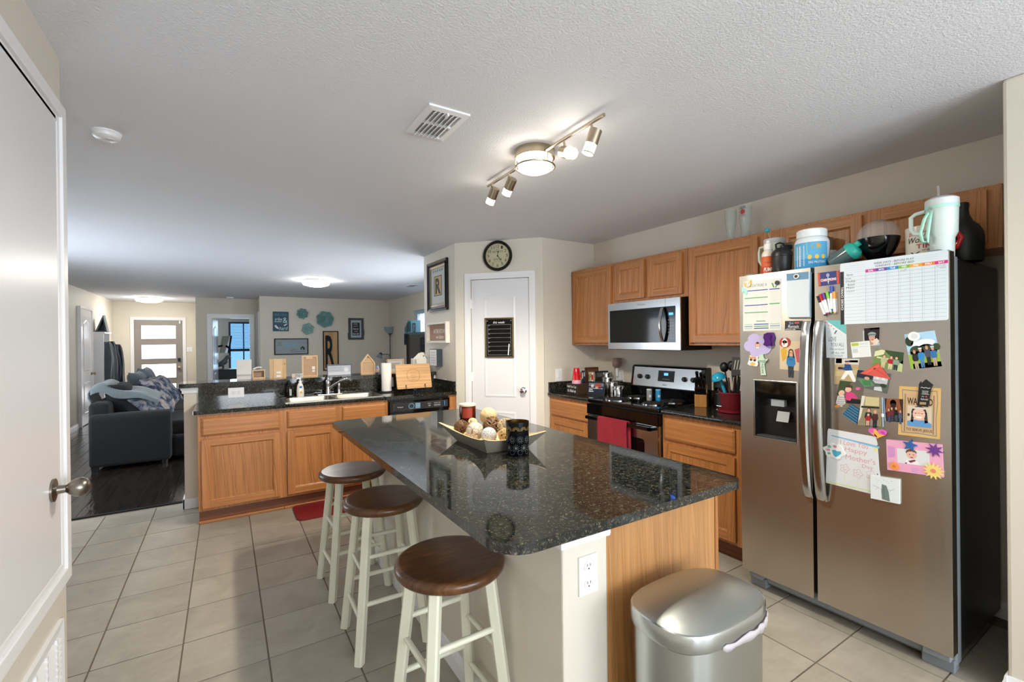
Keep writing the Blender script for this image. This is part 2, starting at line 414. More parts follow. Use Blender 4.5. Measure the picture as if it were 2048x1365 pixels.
def sheet(name, label, cat, fr, q, th, base, layers=(), parent=None, group=None, lift=0, mat=None, outline=None, bevel=0):
    mat = mat or PAPER; mb = MB(mat, base); P = quad_map(fr, q)
    if outline is None: outline = [(0, 0), (1, 0), (1, 1), (0, 1)]
    n = len(outline); vs = [P(s, t, d) for d in (lift, lift + th) for s, t in outline]
    mb.add(vs, [(k, (k + 1) % n, n + (k + 1) % n, n + k) for k in range(n)]); mb.add(vs, [tuple(range(n)), tuple(range(n, 2 * n))])
    prints(mb, P, layers, lift + th)
    return mb.build(name, parent, label, cat, group)
def rrect(r=.08, rt=None, n=4):
    rt = rt or r; out = []
    for cs, ct, a in ((1 - r, rt, -PI / 2), (1 - r, 1 - rt, 0), (r, 1 - rt, PI / 2), (r, rt, PI)):
        out += [(cs + r * math.cos(a + PI / 2 * k / n), ct + rt * math.sin(a + PI / 2 * k / n)) for k in range(n + 1)]
    return out
def figure(s, t, h, w, shirt, skin='#d9a98c', hair='#4a3020', pants='#2c3550', hat=None):
    """a small printed standing person: head top at (s, t), height h, half width w"""
    L_ = [[('p', pants, [(s - w * .7, t + h * .55), (s + w * .7, t + h * .55), (s + w * .6, t + h), (s + w * .1, t + h), (s, t + h * .7), (s - w * .1, t + h), (s - w * .6, t + h)])],
          [('p', shirt, [(s - w * .9, t + h * .24), (s + w * .9, t + h * .24), (s + w * 1.1, t + h * .5), (s + w * .75, t + h * .6), (s - w * .75, t + h * .6), (s - w * 1.1, t + h * .5)])],
          [('e', hair, s, t + h * .1, w * .62, h * .12)], [('e', skin, s, t + h * .125, w * .48, h * .1)]]
    if hat: L_.append([('r', hat, s - w * .6, t - h * .01, s + w * .6, t + h * .07)])
    return L_
# ------------------------------------------------------------------ the setting
CZ = 2.40
def struct(name, mb, parent=None, **kw): return mb.build(name, parent, kind=None if parent else 'structure', **kw)
def wall(name, fr, a0, a1, b0=0, b1=CZ, th=.12, holes=()):
    mb = MB(WALL); cuts = sorted({a0, a1, *[h[0] for h in holes], *[h[1] for h in holes]})
    for p, q in zip(cuts, cuts[1:]):
        hs = sorted([h for h in holes if h[0] <= p + 1e-6 and h[1] >= q - 1e-6], key=lambda h: h[2]); z = b0
        for h in hs:
            if h[2] > z + 1e-4: mb.rect(fr, p, q, z, h[2], -th, 0)
            z = h[3]
        if b1 > z + 1e-4: mb.rect(fr, p, q, z, b1, -th, 0)
    return struct(name, mb)
LW, EY, HY, VY, RX = -2.13, 13.49, 11.79, 10.94, 3.36      # left wall, entry wall, hall wall, living wall, living right wall
KX, BY = 3.263, 3.583                                        # kitchen wall, kitchen end wall
NB = -3.0
floor = struct('floor', MB(GROUT).box(-2.4, 3.6, -3.2, 15, -.06, -.004))
struct('ceiling', MB(CEIL).box(-2.4, 3.6, -3.2, 14.4, CZ, CZ + .05))
wall('wall_kitchen', FX(KX), .42, BY + .1)
wall('wall_kitchen_end', FY(BY), 2.603, KX)
wall('wall_pantry', FP, 0, .908, th=.09, holes=[(K(.178), K(.818), 0, KZ(2.06))])
wall('wall_pantry_side', FX(1.985), 4.234, 5.09, th=.09)
wall('wall_pantry_back', Frame((0, 5.09, 0), (1, 0, 0), (0, 1, 0)), 2.0, RX, th=.09)
wall('wall_living_right', FX(RX), 5.0, VY + .1, holes=[(7.4, 8.86, 1.0, 1.98)])
wall('wall_living', FY(VY), .62, RX)
wall('wall_hall_return', FX(.62), VY + .12, HY + .1, th=.08)
wall('wall_hall', FY(HY), -.525, .62, th=.11, holes=[(-.255, .487, 0, KZ(2.02))])
wall('wall_entry_right', FX(-.525), HY + .11, EY + .1, th=.1)
wall('wall_entry', FY(EY), LW, -.52, holes=[(-1.768, -.861, 0, KZ(2.015))])
wall('wall_left', FXp(LW), 2.1, EY + .1, holes=[(4.9, 6.9, .55, 2.05)])  # opening made for the added side window
wall('wall_closet', FXp(-.476), -3.0, 2.17, th=.1)
wall('wall_closet_end', Frame((0, 2.17, 0), (1, 0, 0), (0, 1, 0)), LW, -.576, th=.1)
struct('wall_fridge_side', MB(WALL).box(2.566, 3.38, NB, .49, 0, CZ), bevel=.012)
wall('wall_back', Frame((0, NB, 0), (1, 0, 0), (0, 1, 0)), -.58, 2.6, holes=[(-.15, 1.05, .6, 2.1), (1.35, 2.5, .6, 2.1)])
wall('wall_bedroom', FY(14.15), -.525, 2.2, holes=[(.08, .78, .5, 1.98)])
wall('wall_bedroom_right', FX(2.1), HY + .1, 14.2)
for nme, a0, a1, b0, b1 in (('window_3', -.15, 1.05, .6, 2.1), ('window_4', 1.35, 2.5, .6, 2.1)):
    w = setting(nme, ((a0 + a1) / 2, NB, b0)); fr = Frame((0, NB - .05, 0), (1, 0, 0), (0, 1, 0))
    MB(TRIM).ring(fr, a0, a1, b0, b1, .05, -.03, .03).rect(fr, a0 + .05, a1 - .05, (b0 + b1) / 2 - .02, (b0 + b1) / 2 + .02, -.02, .02).build('frame', w)
    MB(CLEAR).rect(fr, a0 + .05, a1 - .05, b0 + .05, b1 - .05, -.004, 0).build('pane', w)
    MB(TRIM).ring(Frame((0, NB, 0), (1, 0, 0), (0, 1, 0)), a0 - .06, a1 + .06, b0 - .06, b1 + .06, .06, 0, .015).build('casing', w)

w = setting('added_window_5', (LW, 5.9, .55)); fr = FXp(LW - .05)  # unseen window, added to go with the side fill light
MB(TRIM).ring(fr, 4.9, 6.9, .55, 2.05, .05, -.03, .03).rect(fr, 5.87, 5.93, .6, 2.0, -.02, .02).build('frame', w)
MB(CLEAR).rect(fr, 4.95, 6.85, .6, 2.0, -.004, 0).build('pane', w)
MB(TRIM).ring(FXp(LW), 4.84, 6.96, .49, 2.11, .06, 0, .015).build('casing', w)
# ceramic tiles, one by one where they are seen; the rest of the grid joined
def tile_mesh(w, h):
    mb = MB(TILE).rect(Frame((0, 0, 0), (1, 0, 0), (0, 0, 1), (0, 1, 0)), -w / 2, w / 2, -h / 2, h / 2, -.01, 0)
    return mb
P0, TY0, TW = -.182, .985, .333
t0 = tile_mesh(TW - .007, TW - .007).build('tile', floor, bevel=.0015, seg=1)
t0.location = (0, 0, 0); tmesh = t0.data; cnt = 0
rest = MB(TILE)
def hidden(x, y):
    return (x > 1.0 and y > 4.3 and x > 0) or (-.05 < x and y > 4.35) or (x > 2.72 and y > 1.6) or (1.0 < x < 1.45 and 1.2 < y < 3.0) or (x > 2.7 and .75 < y < 1.5)
for i in range(-7, 11):
    for j in range(-13, 13):
        x = P0 + TW * (i + .5); y = TY0 + TW * (j + .5)
        if y > 5.02 or x > 3.3 or x < -2.2: continue
        seen = y > .2 and x > -1.3 and not hidden(x, y) and not (x < -.55 and y < 2.3)
        if seen and cnt < 290:
            cnt += 1; h = min(TW - .007, 2 * (5.015 - y)) if y + TW / 2 > 5.02 else None
            o = t0 if cnt == 1 else t0.copy()
            if cnt > 1: COL.objects.link(o); o.parent = floor
            o.location = Vector((x, y, 0)) - FRM['floor']; o.rotation_euler = (random.uniform(-.0012, .0012), random.uniform(-.0012, .0012), 0)
        else:
            rest.box(x - .163, x + .163, y - .163, y + .163, -.01, 0)
rest.build('tile_field', floor, kind='stuff')
# tiles' own mesh is centred on its origin
for v in tmesh.vertices: v.co = v.co + FRM['floor']
# dark hand-scraped planks
PW = .127; rest = MB(PLANK); pm = {}; cnt = 0
for i in range(-17, 28):
    x = PW * i + .03
    if x > 3.35 or x < LW: continue
    y = 5.045 - random.uniform(0, .9); first = True
    while y < 13.4:
        ln = random.choice((.9, 1.2, 1.5)); y0 = max(y, 5.045); y1 = min(y + ln, 13.49); y += ln
        if y1 - y0 < .05: continue
        if x < .1 and cnt < 280:
            k = round(y1 - y0, 2)
            cnt += 1
            if k not in pm:
                w, h = PW - .004, k - .003
                o = MB(PLANK).rect(Frame(FRM['floor'], (1, 0, 0), (0, 0, 1), (0, 1, 0)), -w / 2, w / 2, -h / 2, h / 2, -.012, .0).build('plank', floor, bevel=.002, seg=1); pm[k] = o.data
            else:
                o = bpy.data.objects.new('plank', pm[k]); COL.objects.link(o); o.parent = floor
                md = o.modifiers.new('edge', 'BEVEL'); md.width = .002; md.segments = 1
            o.location = Vector((x, (y0 + y1) / 2, 0.002)) - FRM['floor']; o.rotation_euler = (random.uniform(-.003, .003), random.uniform(-.002, .002), 0)
        else: rest.box(x - .061, x + .061, y0, y1 - .003, -.01, .002)
rest.build('plank_field', floor, kind='stuff')
MB(SATIN, '#0e0d0c').box(LW, -.30, 5.015, 5.05, -.004, .008).build('threshold_strip', floor, bevel=.003)

def baseboard(name, p0, p1, n, h=.085):
    fr = Frame(p0, Vector(p1) - Vector(p0), n); ln = (Vector(p1) - Vector(p0)).length
    mb = MB(TRIM); prof = [(0, 0), (.014, 0), (.014, h * .62), (.009, h * .78), (.006, h), (0, h)]
    vs = [fr(a, z, d) for a in (0, ln) for d, z in prof]; k = len(prof)
    mb.add(vs, [(i, (i + 1) % k, k + (i + 1) % k, k + i) for i in range(k)] + [tuple(range(k)), tuple(range(k, 2 * k))])
    return struct(name, mb)
baseboard('baseboard_left', (LW, 2.2, 0), (LW, 10.5, 0), (1, 0, 0))
baseboard('baseboard_left_far', (LW, 11.5, 0), (LW, EY, 0), (1, 0, 0))
baseboard('baseboard_entry', (LW, EY, 0), (-1.84, EY, 0), (0, -1, 0))
baseboard('baseboard_fridge_side', (2.566, NB, 0), (2.566, .49, 0), (-1, 0, 0))
baseboard('baseboard_fridge_end', (2.552, .49, 0), (3.26, .49, 0), (0, 1, 0))
baseboard('baseboard_kitchen', (KX, .49, 0), (KX, 1.3, 0), (-1, 0, 0))
baseboard('baseboard_closet', (-.476, -3, 0), (-.476, 2.17, 0), (1, 0, 0))
baseboard('baseboard_pantry', FP(0, 0), FP(.095, 0), (PD.y, -PD.x, 0))
baseboard('baseboard_pantry_right', FP(.84, 0), FP(.908, 0), (PD.y, -PD.x, 0))
baseboard('baseboard_living', (.62, VY, 0), (RX, VY, 0), (0, -1, 0))

def casing(fr, a0, a1, b1, w=.06, d=.018, b0=0, parent=None):
    """three-sided door casing with a stepped profile, inner edge at a0, a1, b1"""
    mb = MB(TRIM)
    for o, i, d0, d1 in ((w, w * .35, 0, d), (w * .35, 0, 0, d * .6)):
        mb.prism([(a0 - o, b0), (a0 - i, b0), (a0 - i, b1 + i), (a0 - o, b1 + o)], fr, d0, d1)
        mb.prism([(a1 + i, b0), (a1 + o, b0), (a1 + o, b1 + o), (a1 + i, b1 + i)], fr, d0, d1)
        mb.prism([(a0 - o, b1 + o), (a0 - i, b1 + i), (a1 + i, b1 + i), (a1 + o, b1 + o)], fr, d0, d1)
    return mb.build('casing', parent, bevel=.003)
def arch(a0, a1, b0, b1, sh, n=14, ins=0):
    """rectangle whose top rises in an eyebrow arch"""
    a0, a1, b0, b1, sh = a0 + ins, a1 - ins, b0 + ins, b1 - ins, sh - ins; pts = [(a0, b0), (a1, b0), (a1, sh)]
    for k in range(1, n):
        t = k / n; pts.append((a1 + (a0 - a1) * t, sh + (b1 - sh) * (.5 - .5 * math.cos(2 * PI * t)) ** .8))
    return pts + [(a0, sh)]
def raised(mb, fr, outer, inner, d0, d1, d2):
    n = len(outer); vs = [fr(a, b, d0) for a, b in outer] + [fr(a, b, d1) for a, b in inner[0]] + [fr(a, b, d2) for a, b in inner[1]]
    mb.add(vs, [(k, (k + 1) % n, n + (k + 1) % n, n + k) for k in range(n)] + [(n + k, n + (k + 1) % n, 2 * n + (k + 1) % n, 2 * n + k) for k in range(n)] + [tuple(range(2 * n, 3 * n))])
def knob(mb, fr, a, b, d, r=.028):
    c = fr(a, b, d); mb.lathe([(r * 1.15, 0), (r * 1.15, .006), (r * .5, .012), (r * .42, .026), (r * .8, .034), (r, .048), (r * .92, .060), (r * .45, .067), (0, .068)], c, fr.n, 20)

def panel_door(t, fr, a0, a1, b0, b1, d, panels, hinge_a=None, hz=(.25, 1.05, 1.78)):
    mb = MB(DOORW).rect(fr, a0, a1, b0, b1, d - .035, d); slab = mb.build('slab', t, bevel=.002)
    for pa0, pa1, pb0, pb1, sh in panels:
        o = arch(pa0, pa1, pb0, pb1, sh); i1 = arch(pa0, pa1, pb0, pb1, sh, ins=.016); i2 = arch(pa0, pa1, pb0, pb1, sh, ins=.032)
        m2 = MB(DOORW); raised(m2, fr, o, (i1, i2), d + .0005, d + .007, d + .003); m2.build('raised_panel', slab)
    if hinge_a is not None:
        for z in hz:
            c0 = fr(hinge_a, z - .045, d + .006); c1 = fr(hinge_a, z + .045, d + .006)
            MB(TRIM).cyl(c0, c1, .007, n=10).rect(fr, hinge_a - .012, hinge_a + .014, z - .045, z + .045, d - .001, d + .002).build('hinge', t)
    return slab
# pantry door on the angled wall
d1 = setting('door_1', FP(K(.5), 0))
pt = KZ(2.06)
panel_door(d1, FP, K(.182), K(.814), .012, pt - .004, -.012, [(K(.315), K(.662), KZ(.81), KZ(1.917), KZ(1.872)), (K(.315), K(.662), .2, KZ(.668), KZ(.66))], K(.178))
casing(FP, K(.178), K(.818), pt, parent=d1)
kb = MB(CHROME); knob(kb, FP, K(.742), KZ(.889), -.012); kb.build('door_knob', d1)
# front door: grey, four wide frosted lights
d2 = setting('door_2', (-1.31, EY, 0)); fy = FY(EY)
GREYD = paint('grey_door_paint', '#8d8781', .45)
za = [(KZ(1.549), KZ(1.878)), (KZ(1.055), KZ(1.40)), (KZ(.572), KZ(.918)), (KZ(.09), KZ(.423))]
mb = MB(GREYD); wx0, wx1 = K(-1.738), K(-1.055); x0, x1 = -1.765, -.864; z = .01
mb.rect(fy, x0, wx0, .01, KZ(2.01), -.05, -.01).rect(fy, wx1, x1, .01, KZ(2.01), -.05, -.01)
for b0, b1 in sorted(za): mb.rect(fy, wx0, wx1, z, b0, -.05, -.01); z = b1
mb.rect(fy, wx0, wx1, z, KZ(2.01), -.05, -.01); slab = mb.build('slab', d2)
for b0, b1 in za:
    g = MB(DAYPANE).rect(fy, wx0, wx1, b0, b1, -.034, -.028).build('pane', d2)
    MB(GREYD).ring(fy, wx0 - .012, wx1 + .012, b0 - .012, b1 + .012, .014, -.01, -.003).build('pane_trim', g)
casing(fy, x0 - .003, x1 + .003, KZ(2.015), w=.065, parent=d2)
MB(BLACKM).rect(fy, K(-1.02), K(-.96), KZ(.97), KZ(1.06), -.01, .018).build('keypad_lock', d2, bevel=.006)
kb = MB(NICKEL); knob(kb, fy, K(-.991), KZ(.815), -.01, .032); kb.build('door_knob', d2)
MB(TRIM).rect(fy, K(-.985), K(-.955), KZ(1.93), KZ(2.0), -.01, .012).build('alarm_contact', d2, bevel=.003)
# closet door on the far left wall
fl = FXp(LW); d3 = setting('door_3', (LW, K(11.6), 0))
a0, a1 = K(11.24), K(12.0)
panel_door(d3, fl, a0, a1, .012, KZ(2.06), .036, [(a0 + .13, a1 - .13, .95, 1.86, 1.80), (a0 + .13, a1 - .13, .2, .76, .75)], a0)
casing(fl, a0 - .003, a1 + .003, KZ(2.063), parent=d3, d=.045)
kb = MB(NICKEL); knob(kb, fl, a1 - .06, .89, .036); kb.build('door_knob', d3)
# air-handler closet door in the near left wall: flush slab, cased on all four sides
fc = FXp(-.476); d4 = setting('door_4', (-.476, 1.6, .62))
MB(DOORW).rect(fc, 1.10, 2.065, .69, 2.165, .002, .012).build('slab', d4, bevel=.001)
mb = MB(TRIM)
for o, i, dd in ((0, .045, .02), (.045, .07, .012)): mb.ring(fc, 1.02 + o, 2.15 - o, .615 + o, 2.222 - o, i - o if i > o else .025, 0, dd)
mb.build('casing', d4, bevel=.003)
kb = MB(paint('pewter', '#8d857c', .28, metal=1)); c = fc(1.985, .955, .012)
kb.lathe([(.036, 0), (.036, .006), (.014, .012), (.012, .032), (.02, .04), (.029, .055), (.031, .068), (.024, .082), (.01, .089), (0, .09)], c, (1, 0, 0), 24); kb.build('door_knob', d4)
# cased opening to the bedroom
d5 = setting('door_5', (.116, HY, 0)); fh = FY(HY); casing(fh, -.255, .487, KZ(2.02), w=.07, parent=d5)
mb = MB(TRIM).rect(fh, -.255, -.235, 0, KZ(2.02), -.11, 0).rect(fh, .467, .487, 0, KZ(2.02), -.11, 0).rect(fh, -.235, .467, KZ(2.02) - .02, KZ(2.02), -.11, 0); mb.build('jamb', d5)
panel_door(d5, Frame((-.225, HY + .12, 0), (.12, 1, 0), (1, -.12, 0)), 0, .72, .012, 1.95, 0, [(.12, .6, .95, 1.8, 1.75), (.12, .6, .2, .76, .75)])
d6 = setting('door_6', (.62, 11.35, 0)); casing(FX(.62), VY + .2, HY - .06, KZ(2.07), parent=d6)
MB(DOORW).rect(FX(.62), VY + .2, HY - .06, .01, KZ(2.07), .002, .008).build('slab', d6)

# windows seen from the room
w1 = setting('window_1', (RX, 8.1, 1.0)); fr = FX(RX + .06)
MB(TRIM).ring(fr, 7.4, 8.86, 1.0, 1.98, .04, -.03, .02).rect(fr, 8.11, 8.15, 1.04, 1.94, -.01, .015).build('frame', w1)
MB(DAYPANE).rect(fr, 7.44, 8.82, 1.04, 1.94, -.012, -.006).build('pane', w1)
w2 = setting('window_2', (.43, 14.15, .5)); fr = FY(14.2)
MB(SATIN, '#1c3550').ring(fr, .08, .78, .5, 1.98, .045, -.03, .02).rect(fr, .08, .78, 1.2, 1.27, -.02, .02).rect(fr, .405, .435, .5, 1.98, -.015, .015).build('frame', w2)
SKYB = glow('bedroom_daylight_pane', (.22, .50, .85), .75)
MB(SKYB).rect(fr, .12, .74, .54, 1.94, -.014, -.008).build('pane', w2)
for k in range(16):
    z = 1.30 + k * .04; MB(SATIN, '#7fb4da').obox((.43, 14.165, z), ((1, 0, 0), (0, 1, .5), (0, -.5, 1)), (.31, .012, .001)).build('blind_slat', w2)

# drywall half wall under the raised bar
pw = struct('wall_peninsula', MB(WALL).box(-.305, 1.985, 4.80, 4.945, 0, 1.034))
struct('trim_1', MB(TRIM).box(-.318, 1.985, 4.79, 4.957, .985, 1.034).box(-.325, 1.985, 4.783, 4.964, 1.012, 1.036), bevel=.004)
struct('baseboard_peninsula', MB(TRIM).box(-.32, -.19, 4.785, 4.80, 0, .085).box(-.32, -.305, 4.785, 4.96, 0, .085), bevel=.003)
# ------------------------------------------------------------------ cabinets, worktops, appliances
def oak_door(t, fr, a0, a1, b0, b1, d=.0, sw=.052):
    """frame-and-panel door 19 mm thick, standing on depth d"""
    e = d + .019; g = .004
    mb = MB(OAKV)
    mb.rect(fr, a0, a0 + sw, b0, b1, d, e).rect(fr, a1 - sw, a1, b0, b1, d, e)
    mb.use(OAKH).rect(fr, a0 + sw, a1 - sw, b0, b0 + sw, d, e).rect(fr, a0 + sw, a1 - sw, b1 - sw, b1, d, e)
    dr = mb.build('door', t, bevel=.005)
    m2 = MB(OAKV); m2.ring(fr, a0 + sw, a1 - sw, b0 + sw, b1 - sw, .011, d + .004, e - .002, di=e - .010)
    m2.build('panel_bead', dr)
    MB(OAKV).rect(fr, a0 + sw + .008, a1 - sw - .008, b0 + sw + .008, b1 - sw - .008, d + .002, e - .011).build('panel', dr)
    return dr
def oak_drawer(t, fr, a0, a1, b0, b1, d=0, name='drawer_front'):
    mb = MB(OAKH); o = [(a0, b0), (a1, b0), (a1, b1), (a0, b1)]
    i = [(a0 + .014, b0 + .014), (a1 - .014, b0 + .014), (a1 - .014, b1 - .014), (a0 + .014, b1 - .014)]
    vs = [fr(a, b, d) for a, b in o] + [fr(a, b, d + .012) for a, b in o] + [fr(a, b, d + .020) for a, b in i]
    mb.add(vs, [(k, (k + 1) % 4, 4 + (k + 1) % 4, 4 + k) for k in range(4)] + [(4 + k, 4 + (k + 1) % 4, 8 + (k + 1) % 4, 8 + k) for k in range(4)] + [(8, 9, 10, 11), (0, 1, 2, 3)])
    return mb.build(name, t, bevel=.0015, seg=1)
TOP, UND = .898, .868

# peninsula cabinets, face at y = FYs
FYs = 4.26; fs = FY(FYs); KB = 1.985
def base_cab(name, label, a0, a1, y1=4.79, left_end=False, group=None):
    t = thing(name, label, 'cabinet', ((a0 + a1) / 2, FYs, 0), group)
    (MB(OAKV).box(a0, a1, FYs, y1, .118, UND) if name != 'sink_cabinet' else MB(OAKV).box(a0, a1, FYs, y1, .118, .70).box(a0, a1, FYs, FYs + .02, .70, UND)).build('carcass', t)
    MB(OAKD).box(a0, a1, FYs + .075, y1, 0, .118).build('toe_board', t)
    return t
c = base_cab('base_cabinet', 'oak base cabinet at the open left end of the sink peninsula', -.185, .412)
oak_drawer(c, fs, -.162, .380, .697, .838); oak_door(c, fs, -.162, .380, .140, .672)
MB(OAKH).box(-.19, .4115, FYs + .058, FYs + .075, 0, .022).build('shoe_moulding', c, bevel=.006)
c = base_cab('sink_cabinet', 'wide oak sink cabinet with two doors behind the red mat', .412, 1.285)
oak_drawer(c, fs, .434, .826, .697, .838, name='false_drawer_front'); oak_drawer(c, fs, .876, 1.268, .697, .838, name='false_drawer_front')
oak_door(c, fs, .434, .826, .140, .672); oak_door(c, fs, .876, 1.268, .140, .672)
MB(OAKH).box(.4125, 1.285, FYs + .058, FYs + .075, 0, .022).build('shoe_moulding', c, bevel=.006)
# dishwasher
t = thing('dishwasher', 'black built-in dishwasher beside the sink cabinet', 'dishwasher', (1.60, FYs, 0))
MB(BLACKM).box(1.289, 1.905, FYs, 4.79, .10, UND - .004).build('tub_housing', t)
MB(BLACKG).rect(fs, 1.297, 1.897, .12, .735, 0, .03).build('door', t, bevel=.006)
p = MB(BLACKG).rect(fs, 1.297, 1.897, .742, .846, 0, .045).build('control_panel', t, bevel=.012, seg=3)
mb = MB(SATIN, '#2a2c30').rect(fs, 1.325, 1.875, .760, .826, .045, .0465); P = quad_map(fs, box_quad(1.325, 1.875, .760, .826))
prints(mb, P, [[('r', '#17181a', .03, .1, .97, .9)], [('t', '#d8dadd', 'Whirlpool', .07, .45, .17, .68), ('e', '#5d7f93', .32, .5, .055, .42), ('r', '#6d93a8', .39, .12, .48, .88), ('t', '#c8c8c8', 'HEAVY', .62, .25, .68, .4), ('t', '#e0e0e0', 'OO', .63, .55, .67, .75), ('t', '#c8c8c8', 'NORMAL  DRY', .74, .25, .86, .4), ('t', '#e0e0e0', 'OOOO', .74, .55, .86, .75), ('r', '#3f8fc0', .935, .15, .95, .85)], [('e', '#1a1d20', .32, .5, .04, .3)]], .0465)
mb.build('control_strip', t)
MB(OAKV).box(1.908, KB - .002, FYs, FYs + .03, .0, UND - .003).build('cabinet_filler', None, 'narrow oak filler strip between the dishwasher and the pantry wall', 'cabinet', bevel=.002)

def slab_outline(x0, x1, y0, y1, r00=0, r10=0, r11=0, r01=0, n=7):
    out = []
    for cx, cy, r, a in ((x0, y0, r00, PI), (x1, y0, r10, 1.5 * PI), (x1, y1, r11, 0), (x0, y1, r01, PI / 2)):
        if r == 0: out.append((cx, cy)); continue
        px = cx + (r if cx == x0 else -r); py = cy + (r if cy == y0 else -r)
        out += [(px + r * math.cos(a + PI / 2 * k / n), py + r * math.sin(a + PI / 2 * k / n)) for k in range(n + 1)]
    return out
def FT(z=0): return Frame((0, 0, 0), (1, 0, 0), (0, 0, 1), (0, 1, 0))
SX0, SX1, SY0, SY1 = .425, 1.275, 4.285, 4.73
t = thing('peninsula_worktop', 'black granite worktop of the sink peninsula with raised bar', 'countertop', (.9, 4.5, .868))
mb = MB(GRANITE)
Y0 = 4.225
mb.prism(slab_outline(-.215, SX0 + .02, Y0, 4.785, .02), FT(), UND, TOP); mb.prism(slab_outline(SX1 - .02, KB, Y0, 4.785), FT(), UND, TOP)
mb.box(SX0 + .02, SX1 - .02, Y0, SY0 + .02, UND, TOP).box(SX0 + .02, SX1 - .02, SY1 - .02, 4.785, UND, TOP)
mb.build('worktop', t, bevel=.010, seg=3)
MB(GRANITE).box(-.20, KB - .022, 4.775, 4.7995, TOP, 1.036).build('backsplash', t)
MB(GRANITE).box(KB - .024, KB - .001, Y0 + .03, 4.775, TOP + .0005, TOP + .10).build('side_splash', t, bevel=.003)
t = thing('worktop', 'raised black granite bar top on the half wall behind the sink', 'countertop', (.8, 4.92, 1.0365))
MB(GRANITE).prism(slab_outline(-.345, KB - .001, 4.748, 5.10, .03, 0, 0, .03), FT(), 1.0365, 1.072).build('slab', t, bevel=.014, seg=4)
# outlet plates
def outlet(label, fr, a, b, hor=False, w=.072, h=.116, name='wall_outlet', cat='outlet', kind='duplex', d=0):
    mb = MB(TRIM); W, H = (h, w) if hor else (w, h)
    c = fr(a, b, 0); t = thing(name, label, cat, c)
    mb.rect(fr, a - W / 2, a + W / 2, b - H / 2, b + H / 2, d, d + .006); mb.build('cover_plate', t, bevel=.003)
    for s in (-1, 1):
        if kind == 'duplex':
            ca, cb = (a + s * .026, b) if hor else (a, b + s * .026)
            m = MB(DOORW).prism(ell(ca, cb, .017, .0165, 16), fr, d + .006, d + .008)
            m.use(BLACKM)
            for q in (-1, 1): m.rect(fr, ca + q * .006 - .001, ca + q * .006 + .001, cb, cb + .008, d + .008, d + .0083)
            m.prism(ell(ca, cb - .007, .0025, .0025, 8), fr, d + .008, d + .0083)
            m.build('socket', t)
    if kind == 'switch':
        MB(DOORW).rect(fr, a - .016, a + .016, b - .033, b + .033, d + .006, d + .010).build('rocker', t, bevel=.002)
    if kind == 'gfci':
        m = MB(DOORW).rect(fr, a - .034, a + .034, b - .017, b + .017, d + .006, d + .009).use(BLACKM)
        for q in (-.02, .02):
            m.rect(fr, a + q - .001, a + q + .001, b + .003, b + .010, d + .009, d + .0093).rect(fr, a + q - .001, a + q + .001, b - .010, b - .003, d + .009, d + .0093)
        m.build('socket', t)
    return t
outlet('white horizontal outlet on the black granite backsplash', FY(4.775), .079, .972, hor=True, h=.122, w=.086, kind='gfci')
outlet('white light switch low on the wall beside the cutting board', FX(1.985), K(4.80), .945, kind='switch', name='light_switch', cat='switch')
outlet('white switch plate on the wall left of the red cups', FY(BY), K(2.955), 1.063, kind='switch', name='light_switch', cat='switch', w=.075, h=.12)
outlet('white switch plate beside the grey front door', FY(EY), K(-.774), KZ(1.271), kind='switch', name='light_switch', cat='switch', w=.11, h=.115)

# double-bowl steel sink
t = thing('kitchen_sink', 'double-bowl stainless steel sink set in the peninsula worktop', 'sink', (.85, 4.5, TOP))
mb = MB(SINKST); z1 = TOP + .004
def bowl(mb, x0, x1, y0, y1, z, dep):
    o = slab_outline(x0, x1, y0, y1, .05, .05, .05, .05, 5); i = slab_outline(x0 + .025, x1 - .025, y0 + .025, y1 - .025, .05, .05, .05, .05, 5); n = len(o)
    vs = [(x, y, z) for x, y in o] + [(x, y, z - .03) for x, y in slab_outline(x0 + .006, x1 - .006, y0 + .006, y1 - .006, .05, .05, .05, .05, 5)] + [(x, y, z - dep) for x, y in i]
    mb.add(vs, [(r * n + k, r * n + (k + 1) % n, (r + 1) * n + (k + 1) % n, (r + 1) * n + k) for r in (0, 1) for k in range(n)] + [tuple(range(2 * n, 3 * n))], True)
xm = .85; b1 = (SX0 + .03, xm - .012, SY0 + .028, SY1 - .085); b2 = (xm + .012, SX1 - .03, SY0 + .028, SY1 - .085)
rim = MB(SINKST); N_ = 6
for (x0, x1, y0, y1), (X0, X1) in ((b1, (SX0, xm)), (b2, (xm, SX1))):
    o = slab_outline(X0, X1, SY0, SY1, .001, .001, .001, .001, 5); i = slab_outline(x0, x1, y0, y1, .05, .05, .05, .05, 5); n = len(o)
    rim.add([(x, y, z1) for x, y in o] + [(x, y, z1) for x, y in i], [(k, (k + 1) % n, n + (k + 1) % n, n + k) for k in range(n)])
rim.ring(FT(), SX0, SX1, SY0, SY1, .012, TOP + .0006, z1 + .001); rim.build('rim', t)
for b in (b1, b2):
    m = MB(SINKST); bowl(m, *b, z1, .17); o = m.build('bowl', t)
    MB(CHROME).cyl(((b[0] + b[1]) / 2, (b[2] + b[3]) / 2, z1 - .1705), ((b[0] + b[1]) / 2, (b[2] + b[3]) / 2, z1 - .166), .04, n=20).build('drain', o)
